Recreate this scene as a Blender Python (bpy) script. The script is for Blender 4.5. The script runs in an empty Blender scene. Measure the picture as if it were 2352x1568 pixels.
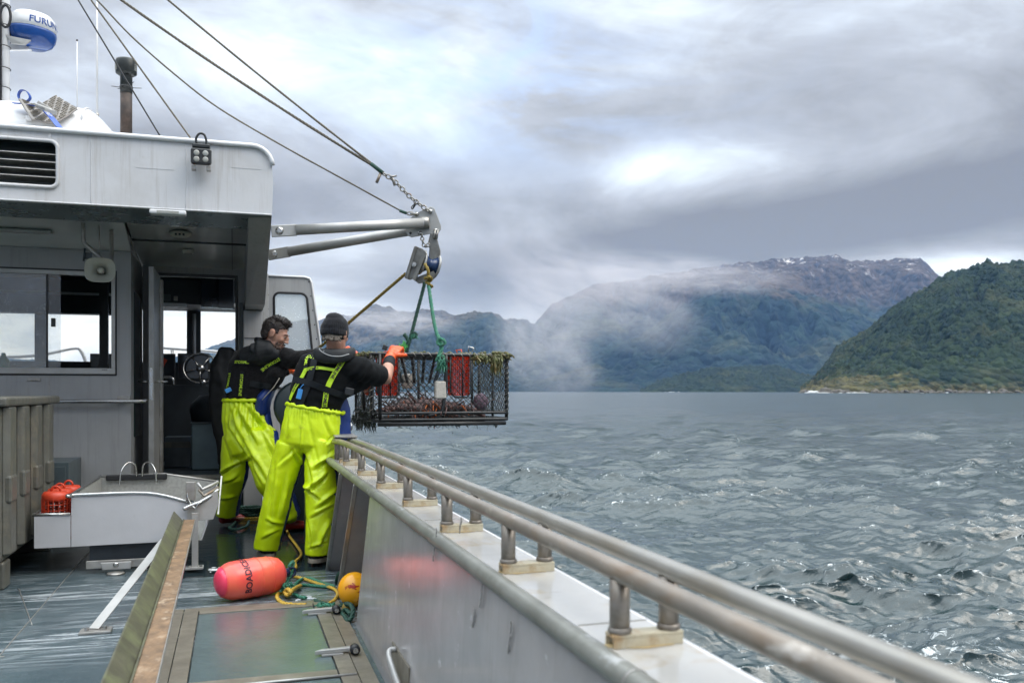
import bpy, bmesh, math, random
import numpy as np
from mathutils import Vector, Matrix, noise as mnoise
from mathutils.bvhtree import BVHTree
R = math.radians
V = Vector
random.seed(7)
rng = np.random.default_rng(5)
SC = bpy.context.scene
COL = SC.collection

# ---------------------------------------------------------------- camera, world, sun, exposure
F = 2050.0                      # focal length in units of a 2352-unit wide picture
CAMZ = 1.15                     # eye height above the working deck
YAW = R(17.3)                   # camera looks 17.3 degrees to starboard of the bow
CY, SY = math.cos(YAW), math.sin(YAW)
cam_d = bpy.data.cameras.new('camera')
cam = bpy.data.objects.new('camera', cam_d)
COL.objects.link(cam)
cam.location = (0, 0, CAMZ)
cam.rotation_euler = (R(90), 0, -YAW)
cam_d.sensor_width = 36
cam_d.lens = 36 * F / 2352
cam_d.shift_y = 114 / 2352
cam_d.clip_start = 0.05
cam_d.clip_end = 60000
cam_d.dof.use_dof = True
cam_d.dof.focus_distance = 6.6
cam_d.dof.aperture_fstop = 4.5
SC.camera = cam

def ray(u, v):
    a = (u - 1176) / F
    return V((a * CY + SY, -a * SY + CY, (898 - v) / F))
C0 = V((0, 0, CAMZ))
def PD(u, v, d): return C0 + ray(u, v) * d
def PX(u, v, x): r = ray(u, v); return C0 + r * (x / r.x)
def PY(u, v, y): r = ray(u, v); return C0 + r * (y / r.y)
def PZ(u, v, z): r = ray(u, v); return C0 + r * ((z - CAMZ) / r.z)

SUN_EL, SUN_AZ = R(48), R(120)      # azimuth clockwise from the bow
w = bpy.data.worlds.new('World'); SC.world = w; w.use_nodes = True
NT = w.node_tree; NT.nodes.clear()
class G:
    """tiny node-graph helper"""
    def __init__(s, nt): s.nt = nt
    def n(s, t, **k):
        x = s.nt.nodes.new(t)
        for a, b in k.items(): setattr(x, a, b)
        return x
    def val(s, sock, v):
        if hasattr(v, 'is_linked') or isinstance(v, bpy.types.NodeSocket): s.nt.links.new(v, sock)
        else: sock.default_value = v
    def m(s, op, a, b=None, c=None, clamp=False):
        x = s.n('ShaderNodeMath', operation=op); x.use_clamp = clamp
        s.val(x.inputs[0], a)
        if b is not None: s.val(x.inputs[1], b)
        if c is not None: s.val(x.inputs[2], c)
        return x.outputs[0]
    def vm(s, op, a, b=None):
        x = s.n('ShaderNodeVectorMath', operation=op)
        s.val(x.inputs[0], a)
        if b is not None: s.val(x.inputs[1], b)
        return x.outputs[0]
    def noise(s, vec, scale, detail=4, rough=.55, dist=0, out=0):
        x = s.n('ShaderNodeTexNoise'); s.nt.links.new(vec, x.inputs['Vector'])
        x.inputs['Scale'].default_value = scale; x.inputs['Detail'].default_value = detail
        x.inputs['Roughness'].default_value = rough; x.inputs['Distortion'].default_value = dist
        return x.outputs[out]
    def ramp(s, fac, stops, interp='LINEAR'):
        x = s.n('ShaderNodeValToRGB'); s.nt.links.new(fac, x.inputs[0]); cr = x.color_ramp
        cr.interpolation = interp
        while len(cr.elements) < len(stops): cr.elements.new(.5)
        for e, (p, c) in zip(cr.elements, stops):
            e.position = p; e.color = (c, c, c, 1) if isinstance(c, (int, float)) else (*c, 1)
        return x.outputs[0]
    def mix(s, fac, a, b, mode='MIX'):
        x = s.n('ShaderNodeMix', data_type='RGBA', blend_type=mode)
        s.val(x.inputs[0], fac)
        for i, c in ((6, a), (7, b)):
            if isinstance(c, (tuple, list)): c = (*c, 1) if len(c) == 3 else c
            s.val(x.inputs[i], c)
        return x.outputs[2]
    def sep(s, vec):
        x = s.n('ShaderNodeSeparateXYZ'); s.nt.links.new(vec, x.inputs[0]); return x.outputs
    def comb(s, a, b, c):
        x = s.n('ShaderNodeCombineXYZ')
        for i, q in enumerate((a, b, c)): s.val(x.inputs[i], q)
        return x.outputs[0]

g = G(NT)
sky = g.n('ShaderNodeTexSky', sky_type='NISHITA')
sky.sun_disc = False; sky.sun_elevation = SUN_EL; sky.sun_rotation = SUN_AZ
sky.air_density = 1.2; sky.dust_density = 1.5
tc = g.n('ShaderNodeTexCoord')
dx, dy, dz = g.sep(g.vm('NORMALIZE', tc.outputs['Generated']))
az = g.m('ARCTAN2', dx, dy); el = g.m('ARCSINE', dz)
dzp = g.m('ADD', g.m('MAXIMUM', dz, 0.0), .16)
pl = g.comb(g.m('DIVIDE', dx, dzp), g.m('DIVIDE', dy, dzp), 0.0)
st = g.comb(g.m('MULTIPLY', az, 1.0), 0.0, g.m('MULTIPLY', el, 2.6))
n1 = g.noise(pl, .60, 10, .60, .8)
n2 = g.noise(st, 2.6, 6, .5, .5)
n3 = g.noise(st, 6.0, 9, .62, .5)
t = g.m('ADD', g.m('MULTIPLY', n1, 1.45), g.m('MULTIPLY', n2, .75))
t = g.m('ADD', t, g.m('MULTIPLY', n3, .55))
t = g.m('ADD', t, -.92)
t = g.m('ADD', t, g.m('MULTIPLY', g.ramp(el, [(.42, 0), (1.0, 1)], 'EASE'), .55))      # an overcast sky is brightest overhead
# broad cloud masses: (u, v, half width, half height, tilt, strength)
for (u, v, sw, sh, tilt, k) in [
    (2150, 455, 560, 80, -.12, -.46), (1650, 545, 420, 60, -.05, -.36), (1560, 390, 260, 75, 0, .30),
    (640, 60, 330, 170, .2, .26), (960, 190, 240, 110, 0, .14), (430, 420, 260, 130, .2, -.22), (760, 580, 240, 42, 0, .20),
    (2210, 612, 120, 26, 0, .40), (1950, 345, 420, 60, 0, .14), (1450, 130, 260, 150, 0, .02), (2150, 150, 300, 150, 0, .06),
    (1150, 640, 420, 60, 0, -.28), (800, 470, 180, 70, 0, -.20), (1300, 480, 260, 45, .1, -.06), (300, 770, 560, 120, 0, .58)]:
    r_ = ray(u, v); A0 = math.atan2(r_.x, r_.y); E0 = math.asin(r_.z / r_.length)
    ca, sa = math.cos(tilt), math.sin(tilt)
    da = g.m('ADD', az, -A0); de = g.m('ADD', el, -E0)
    p_ = g.m('ADD', g.m('MULTIPLY', da, ca * F / sw), g.m('MULTIPLY', de, -sa * F / sw))
    q_ = g.m('ADD', g.m('MULTIPLY', da, sa * F / sh), g.m('MULTIPLY', de, ca * F / sh))
    e_ = g.m('EXPONENT', g.m('MULTIPLY', g.m('ADD', g.m('MULTIPLY', p_, p_), g.m('MULTIPLY', q_, q_)), -1.0))
    t = g.m('ADD', t, g.m('MULTIPLY', e_, k))
cl = g.ramp(t, [(.0, (1.5, 1.55, 1.7)), (.25, (2.1, 2.2, 2.42)), (.5, (3.15, 3.4, 3.85)), (.72, (4.9, 5.5, 6.3)), (.9, (7.2, 7.9, 8.6)), (1, (8.2, 8.8, 9.3))])
blue = g.m('MULTIPLY', g.ramp(g.noise(pl, .8, 6, .6, .4), [(.56, 0), (.68, 1)]), .0)
r_ = ray(1150, 165); A0 = math.atan2(r_.x, r_.y); E0 = math.asin(r_.z / r_.length)
da = g.m('MULTIPLY', g.m('ADD', az, -A0), F / 420); de = g.m('MULTIPLY', g.m('ADD', el, -E0), F / 170)
bm_ = g.m('EXPONENT', g.m('MULTIPLY', g.m('ADD', g.m('MULTIPLY', da, da), g.m('MULTIPLY', de, de)), -1.0))
blue = g.m('MULTIPLY', bm_, g.ramp(g.noise(st, 4.2, 6, .6, .9), [(.42, 0), (.62, 1)]))
lift = g.m('ADD', g.m('MULTIPLY', g.ramp(el, [(.40, 0), (1.15, 1)], 'EASE'), 1.5), 1.0)
cl = g.mix(1.0, cl, g.comb(lift, lift, lift), 'MULTIPLY')
skyb = g.mix(1.0, sky.outputs[0], (1.0, 1.0, 1.0), 'MULTIPLY')
cl = g.mix(g.m('MULTIPLY', blue, .85), cl, g.mix(.25, (4.0, 5.4, 8.4), skyb))
bg = g.n('ShaderNodeBackground'); NT.links.new(cl, bg.inputs[0]); bg.inputs[1].default_value = .15
wo = g.n('ShaderNodeOutputWorld'); NT.links.new(bg.outputs[0], wo.inputs[0])

sd = bpy.data.lights.new('sun', 'SUN'); sd.energy = 1.5; sd.angle = R(40); sd.color = (1, .93, .84)
so = bpy.data.objects.new('sun', sd); COL.objects.link(so)
sv = V((math.sin(SUN_AZ) * math.cos(SUN_EL), math.cos(SUN_AZ) * math.cos(SUN_EL), math.sin(SUN_EL)))
so.rotation_euler = sv.to_track_quat('Z', 'Y').to_euler(); so.location = sv * 30
SC.view_settings.view_transform = 'Standard'; SC.view_settings.look = 'None'
SC.view_settings.exposure = 0.30; SC.view_settings.gamma = 1.0; SC.view_settings.use_curve_mapping = False
SC.cycles.max_bounces = 8; SC.cycles.transparent_max_bounces = 12; SC.cycles.volume_bounces = 1
SC.cycles.use_denoising = True
SC.cycles.caustics_reflective = False; SC.cycles.caustics_refractive = False

# ---------------------------------------------------------------- materials
def mat(name, col, rough=.5, metal=0., var=.15, vs=6., bump=0., bs=60., col2=None, c2s=3., c2t=(.5, .7), spec=.5,
        coat=0., streak=None, rvar=0., col3=None, c3s=9., c3t=(.6, .75), aniso=(1, 1, 1), sheen=0., trans=0., scratch=0.):
    m = bpy.data.materials.new(name); m.use_nodes = True
    nt = m.node_tree; nt.nodes.clear(); g = G(nt)
    out = g.n('ShaderNodeOutputMaterial'); p = g.n('ShaderNodeBsdfPrincipled'); nt.links.new(p.outputs[0], out.inputs[0])
    tc = g.n('ShaderNodeTexCoord'); mp = g.n('ShaderNodeMapping'); nt.links.new(tc.outputs['Object'], mp.inputs[0])
    mp.inputs['Scale'].default_value = aniso; vec = mp.outputs[0]
    nz = g.noise(vec, vs, 5, .6)
    lo = tuple(c * (1 - var) for c in col); hi = tuple(min(1, c * (1 + var)) for c in col)
    c = g.mix(g.ramp(nz, [(.3, 0), (.7, 1)]), lo, hi)
    if col2: c = g.mix(g.ramp(g.noise(vec, c2s, 6, .65, .4), [(c2t[0], 0), (c2t[1], 1)]), c, col2)
    if col3: c = g.mix(g.ramp(g.noise(vec, c3s, 5, .6, .2), [(c3t[0], 0), (c3t[1], 1)]), c, col3)
    if streak:
        scol, amt = streak
        mp2 = g.n('ShaderNodeMapping'); nt.links.new(tc.outputs['Object'], mp2.inputs[0]); mp2.inputs['Scale'].default_value = (14, 14, .7)
        s = g.ramp(g.noise(mp2.outputs[0], 1.6, 5, .65), [(.52, 0), (.75, 1)])
        c = g.mix(g.m('MULTIPLY', s, amt), c, scol)
    nt.links.new(c, p.inputs['Base Color'])
    if rvar:
        rr = g.m('ADD', g.m('MULTIPLY', g.noise(vec, vs * 1.7, 5, .6), rvar * 2), rough - rvar, clamp=True)
        nt.links.new(rr, p.inputs['Roughness'])
    else: p.inputs['Roughness'].default_value = rough
    p.inputs['Metallic'].default_value = metal
    p.inputs['Specular IOR Level'].default_value = spec
    p.inputs['Coat Weight'].default_value = coat
    p.inputs['Coat Roughness'].default_value = .12
    if sheen: p.inputs['Sheen Weight'].default_value = sheen
    if trans: p.inputs['Transmission Weight'].default_value = trans
    if bump:
        b = g.n('ShaderNodeBump'); b.inputs['Distance'].default_value = bump; b.inputs['Strength'].default_value = 1
        h = g.m('ADD', g.noise(vec, bs, 4, .6), g.m('MULTIPLY', g.noise(vec, bs * .2, 3, .5), 1.5))
        nt.links.new(h, b.inputs['Height']); nt.links.new(b.outputs[0], p.inputs['Normal'])
    return m

def glass_mat(name, tint=(.9, .95, .95), rough=0.0, drops=0., refl=.0, alpha=.0):
    """thin window glass: mostly see-through, with a real mirror share and specks of spray"""
    m = bpy.data.materials.new(name); m.use_nodes = True
    nt = m.node_tree; nt.nodes.clear(); g = G(nt)
    out = g.n('ShaderNodeOutputMaterial'); tr = g.n('ShaderNodeBsdfTransparent'); tr.inputs[0].default_value = (*tint, 1)
    gl = g.n('ShaderNodeBsdfGlossy'); gl.inputs['Roughness'].default_value = .03
    fr = g.n('ShaderNodeFresnel'); fr.inputs[0].default_value = 1.45
    mx = g.n('ShaderNodeMixShader'); nt.links.new(g.m('ADD', fr.outputs[0], refl, clamp=True), mx.inputs[0])
    nt.links.new(tr.outputs[0], mx.inputs[1]); nt.links.new(gl.outputs[0], mx.inputs[2])
    res = mx.outputs[0]
    if drops:
        tc = g.n('ShaderNodeTexCoord'); vo = g.n('ShaderNodeTexVoronoi'); vo.inputs['Scale'].default_value = 55
        nt.links.new(tc.outputs['Object'], vo.inputs['Vector'])
        sp = g.ramp(vo.outputs['Distance'], [(.12, 1), (.24, 0)])
        sp = g.m('MULTIPLY', sp, g.ramp(g.noise(tc.outputs['Object'], 9, 3), [(.4, .1), (.65, 1)]))
        df = g.n('ShaderNodeBsdfPrincipled'); df.inputs['Base Color'].default_value = (.8, .84, .86, 1); df.inputs['Roughness'].default_value = .3
        m2 = g.n('ShaderNodeMixShader'); nt.links.new(g.m('ADD', g.m('MULTIPLY', sp, drops), alpha, clamp=True), m2.inputs[0])
        nt.links.new(res, m2.inputs[1]); nt.links.new(df.outputs[0], m2.inputs[2]); res = m2.outputs[0]
    nt.links.new(res, out.inputs[0])
    return m

MT = {}
MT['white'] = mat('white_boat_paint', (.60, .60, .61), .32, var=.05, vs=3, streak=((.36, .33, .29), .62), col2=(.52, .51, .50), c2s=2.2, c2t=(.5, .8), rvar=.06, bump=.0006, bs=30, col3=(.42, .36, .30), c3s=14, c3t=(.70, .8))
MT['white_clean'] = mat('white_gel_coat', (.70, .70, .70), .25, var=.05, vs=4, col2=(.5, .47, .42), c2s=4, c2t=(.6, .85), rvar=.05)
MT['grey'] = mat('grey_cabin_paint', (.36, .36, .36), .35, var=.08, vs=3, streak=((.19, .19, .18), .45), rvar=.06, bump=.0005, bs=80)
MT['grey_in'] = mat('grey_bulwark_paint', (.33, .315, .31), .17, var=.14, vs=3.5, streak=((.22, .21, .205), .35), col3=(.55, .55, .54), c3s=11, c3t=(.66, .74), rvar=.07, bump=.0006, bs=14)
MT['soffit'] = mat('polished_soffit_sheet', (.80, .81, .80), .10, metal=.45, var=.08, vs=2, bump=.004, bs=3.0, aniso=(1, 2, 1))
MT['alu'] = mat('weathered_aluminium', (.40, .385, .36), .38, metal=.65, var=.18, vs=14, col2=(.24, .22, .19), c2s=7, c2t=(.45, .75), rvar=.1, bump=.001, bs=80)
MT['alu_light'] = mat('scuffed_aluminium', (.41, .405, .39), .4, metal=.4, var=.12, vs=9, col2=(.36, .34, .30), c2s=5, c2t=(.52, .8), rvar=.1, bump=.0008, bs=70)
MT['rail'] = mat('stained_rail_tube', (.27, .235, .195), .36, metal=.35, var=.2, vs=16, col2=(.22, .14, .08), c2s=8, c2t=(.48, .72), col3=(.62, .58, .52), c3s=20, c3t=(.6, .75), rvar=.1, aniso=(1, .35, 1), bump=.0008, bs=60)
MT['rail_outer'] = mat('pale_rail_tube', (.36, .345, .31), .34, metal=.55, var=.15, vs=14, col2=(.30, .26, .20), c2s=8, c2t=(.5, .78), rvar=.1, aniso=(1, .35, 1))
MT['post'] = mat('stained_post_tube', (.22, .20, .175), .38, metal=.45, var=.3, vs=22, col2=(.16, .13, .10), c2s=14, c2t=(.45, .7), rvar=.1)
MT['foot'] = mat('rust_stained_foot', (.50, .45, .33), .45, var=.15, vs=20, col2=(.33, .19, .07), c2s=16, c2t=(.5, .7), bump=.001, bs=80)
MT['gunwale'] = mat('white_gunwale_paint', (.43, .42, .40), .13, var=.08, vs=3, col2=(.36, .27, .15), c2s=6, c2t=(.55, .80), col3=(.30, .29, .27), c3s=11, c3t=(.62, .8), rvar=.05, bump=.0004, bs=20)
MT['coaming'] = mat('grimy_coaming_tube', (.27, .27, .24), .36, metal=.4, var=.2, vs=12, col2=(.17, .17, .14), c2s=7, c2t=(.46, .7), col3=(.60, .60, .58), c3s=15, c3t=(.6, .72), aniso=(1, .5, 1), rvar=.1)
MT['steel'] = mat('bare_steel', (.45, .45, .44), .25, metal=.9, var=.1, vs=20, rvar=.08)
MT['galv'] = mat('galvanised_chain', (.30, .29, .27), .4, metal=.6, var=.2, vs=30, col2=(.20, .10, .05), c2s=30, c2t=(.55, .7))
MT['black'] = mat('black_plastic', (.018, .02, .022), .4, var=.2, vs=20)
MT['block'] = mat('dull_block_steel', (.17, .17, .16), .42, metal=.3, var=.25, vs=16, col2=(.09, .085, .075), c2s=12, c2t=(.5, .7))
MT['rubber'] = mat('black_rubber', (.012, .013, .015), .55, var=.2, vs=20)
MT['cable'] = mat('steel_wire_rope', (.13, .115, .09), .45, metal=.4, var=.3, vs=60, aniso=(1, 1, 1))
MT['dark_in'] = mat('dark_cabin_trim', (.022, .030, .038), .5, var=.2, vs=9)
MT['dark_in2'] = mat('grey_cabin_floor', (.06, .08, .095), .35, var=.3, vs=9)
MT['screen'] = mat('switched_off_screen', (.01, .014, .02), .08, var=.1, vs=3)
MT['head'] = mat('headliner', (.25, .26, .26), .5, var=.05)
MT['glass'] = glass_mat('window_glass', (.90, .91, .91), drops=.5, refl=.02, alpha=.02)
MT['glass_clean'] = glass_mat('clear_glass', (.96, .96, .96), refl=.0)
MT['glass_wet'] = glass_mat('wet_sprayed_glass', (.9, .94, .96), drops=.9, refl=.02, alpha=.5)
MT['green_glass'] = mat('dark_green_glass', (.012, .035, .035), .06, var=.1, vs=3)
MT['bin'] = mat('grey_fish_bin_plastic', (.105, .105, .09), .42, var=.2, vs=5, streak=((.05, .048, .04), .6), col2=(.17, .15, .11), c2s=9, c2t=(.5, .75), bump=.002, bs=60)
MT['tray'] = mat('welded_tray_aluminium', (.50, .50, .515), .42, metal=.15, var=.06, vs=4, col2=(.36, .35, .34), c2s=6, c2t=(.6, .85), rvar=.08, bump=.0005, bs=60)
MT['tray_in'] = mat('tray_inside', (.36, .36, .34), .5, metal=.2, var=.2, vs=50, bump=.001, bs=120)
MT['chute'] = mat('mossy_worn_channel', (.075, .072, .046), .5, metal=.15, var=.25, vs=12, col2=(.13, .14, .07), c2s=8, c2t=(.45, .7), streak=None, bump=.001, bs=70)
MT['chute_wood'] = mat('rust_brown_channel_floor', (.20, .125, .068), .55, metal=.05, var=.3, vs=16, col2=(.11, .07, .04), c2s=18, c2t=(.45, .68), col3=(.38, .29, .20), c3s=22, c3t=(.58, .75), bump=.002, bs=60, aniso=(1, .6, 1))
MT['hivis'] = mat('yellow_green_oilskin', (.56, .73, .003), .40, var=.07, vs=5, col2=(.42, .60, .006), c2s=5, c2t=(.55, .85), col3=(.16, .16, .025), c3s=7, c3t=(.60, .84), bump=.0015, bs=45)
MT['hivis2'] = mat('yellow_green_strap', (.50, .74, .02), .5, var=.08, vs=30)
MT['blue_oil'] = mat('blue_oilskin', (.012, .035, .17), .32, var=.2, vs=8, bump=.002, bs=30)
MT['fleece'] = mat('black_fleece', (.009, .009, .010), .95, var=.5, vs=60, sheen=.06, bump=.003, bs=160, col2=(.022, .020, .018), c2s=90, c2t=(.55, .75), spec=.2)
MT['tee'] = mat('black_wool_shirt', (.005, .006, .007), .95, var=.3, vs=50, sheen=.03, bump=.002, bs=140, spec=.2)
MT['vest'] = mat('dark_vest_cover', (.007, .009, .011), .65, var=.3, vs=20, bump=.002, bs=40)
MT['web'] = mat('black_webbing', (.008, .011, .014), .7, var=.2, vs=80, spec=.3)
MT['beanie'] = mat('black_knit', (.010, .011, .014), .95, var=.3, vs=60, sheen=.15, bump=.002, bs=120, spec=.2)
MT['skin'] = mat('weathered_skin', (.44, .24, .17), .5, var=.12, vs=14, col2=(.50, .20, .13), c2s=9, c2t=(.5, .8), bump=.0006, bs=120)
MT['hair'] = mat('dark_brown_hair', (.022, .015, .012), .55, var=.4, vs=80, bump=.004, bs=170)
MT['hair_grey'] = mat('grey_hair', (.15, .125, .10), .6, var=.4, vs=90, bump=.003, bs=150)
MT['stubble'] = mat('dark_stubble', (.085, .055, .042), .7, var=.4, vs=90)
MT['boot'] = mat('black_boot_rubber', (.012, .012, .013), .4, var=.2, vs=20)
MT['boot_red'] = mat('red_boot_rubber', (.26, .018, .012), .35, var=.15, vs=12)
MT['sole'] = mat('grey_boot_sole', (.25, .22, .18), .6, var=.15, vs=14)
MT['glove'] = mat('orange_rubber_glove', (.72, .085, .012), .35, var=.12, vs=18, col2=(.80, .22, .08), c2s=14, c2t=(.5, .8), bump=.0015, bs=60)
MT['buoy'] = mat('coral_pink_buoy', (.86, .085, .075), .28, var=.06, vs=5, col2=(.86, .19, .085), c2s=3, c2t=(.35, .75), col3=(.30, .07, .04), c3s=26, c3t=(.74, .82), bump=.0005, bs=40)
MT['buoy_end'] = mat('magenta_pink_buoy_cap', (.78, .05, .11), .3, var=.08, vs=7)
MT['buoy_y'] = mat('amber_buoy', (.82, .36, .012), .25, var=.08, vs=6, col2=(.36, .025, .008), c2s=16, c2t=(.58, .62))
MT['ink'] = mat('dark_ink', (.02, .012, .03), .5, var=.1)
MT['rope_y'] = mat('yellow_rope', (.50, .32, .035), .6, var=.25, vs=40, col2=(.26, .17, .04), c2s=18, c2t=(.55, .75))
MT['rope_o'] = mat('olive_gold_rope', (.24, .17, .03), .65, var=.3, vs=40)
MT['rope_g'] = mat('green_rope', (.025, .17, .105), .6, var=.3, vs=40, col2=(.10, .22, .13), c2s=18, c2t=(.5, .75))
MT['rope_dg'] = mat('dark_green_rope', (.012, .055, .038), .65, var=.3, vs=40, col2=(.03, .10, .06), c2s=18, c2t=(.55, .75))
MT['net'] = mat('black_net_twine', (.012, .018, .018), .45, var=.3, vs=30)
MT['cage'] = mat('black_cage_tube', (.012, .013, .014), .35, var=.3, vs=14, col2=(.06, .03, .015), c2s=9, c2t=(.66, .8), bump=.002, bs=60)
MT['cord'] = mat('pale_lashing_cord', (.42, .38, .33), .6, var=.2, vs=20)
MT['basket'] = mat('red_bait_basket', (.72, .05, .014), .35, var=.1, vs=12)
MT['basket_d'] = mat('dull_red_pot', (.50, .045, .015), .45, var=.2, vs=12)
MT['float'] = mat('weathered_white_float', (.46, .43, .38), .7, var=.15, vs=60, col2=(.22, .20, .16), c2s=70, c2t=(.55, .7), bump=.002, bs=120)
MT['weed'] = mat('olive_seaweed', (.085, .09, .028), .55, var=.5, vs=30, col2=(.17, .10, .03), c2s=20, c2t=(.5, .7))
MT['weed_d'] = mat('dark_slimy_weed', (.012, .018, .012), .4, var=.4, vs=30)
MT['weed_l'] = mat('bright_green_frayed_rope', (.10, .42, .10), .6, var=.3, vs=30)
MT['lob'] = mat('purple_brown_lobster_shell', (.085, .042, .038), .4, var=.4, vs=30, col2=(.26, .13, .10), c2s=40, c2t=(.5, .7), col3=(.34, .10, .04), c3s=25, c3t=(.68, .78), bump=.003, bs=140)
MT['lob_leg'] = mat('orange_lobster_leg', (.50, .12, .02), .4, var=.3, vs=30, col2=(.22, .05, .02), c2s=30, c2t=(.5, .7))
MT['urchin'] = mat('mauve_sea_urchin', (.16, .10, .13), .6, var=.4, vs=60, bump=.006, bs=90)
MT['blue_strap'] = mat('blue_ratchet_strap', (.012, .07, .36), .5, var=.15, vs=30)
MT['blue_dome'] = mat('blue_radome_base', (.010, .060, .25), .2, var=.06, vs=5)
MT['blue_tag'] = mat('blue_plastic_tag', (.05, .26, .62), .4, var=.1)
MT['matt'] = mat('grey_rubber_mat', (.27, .25, .23), .6, var=.15, vs=20)
MT['exh'] = mat('sooty_rusty_pipe', (.085, .060, .048), .6, metal=.3, var=.35, vs=20, col2=(.03, .03, .03), c2s=8, c2t=(.4, .7))
MT['soot'] = mat('black_exhaust_cap', (.018, .022, .022), .35, metal=.3, var=.3, vs=20)
MT['horn'] = mat('cream_horn_plastic', (.46, .46, .39), .45, var=.08, vs=8)
MT['lens'] = mat('frosted_lamp_lens', (.34, .34, .31), .15, var=.08, vs=30)
MT['blueroll'] = mat('dark_blue_roller', (.01, .03, .09), .25, var=.2, vs=8)
MT['green_bottle'] = mat('green_plastic', (.02, .25, .08), .3, var=.1)
MT['red_cloth'] = mat('red_cloth', (.55, .07, .03), .8, var=.1)
MT['white_cloth'] = mat('white_cloth', (.6, .6, .6), .8, var=.1, vs=20)
MT['drum'] = mat('scuffed_blue_grey_drum', (.16, .24, .28), .4, var=.15, vs=6)
MT['hauler'] = mat('dark_green_grey_paint', (.022, .036, .038), .35, var=.2, vs=6)
MT['bin_in'] = mat('blue_grey_tub', (.075, .10, .11), .35, var=.2, vs=8)
MT['foam'] = mat('sea_foam', (.55, .57, .58), .5, var=.1, vs=10)

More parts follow.
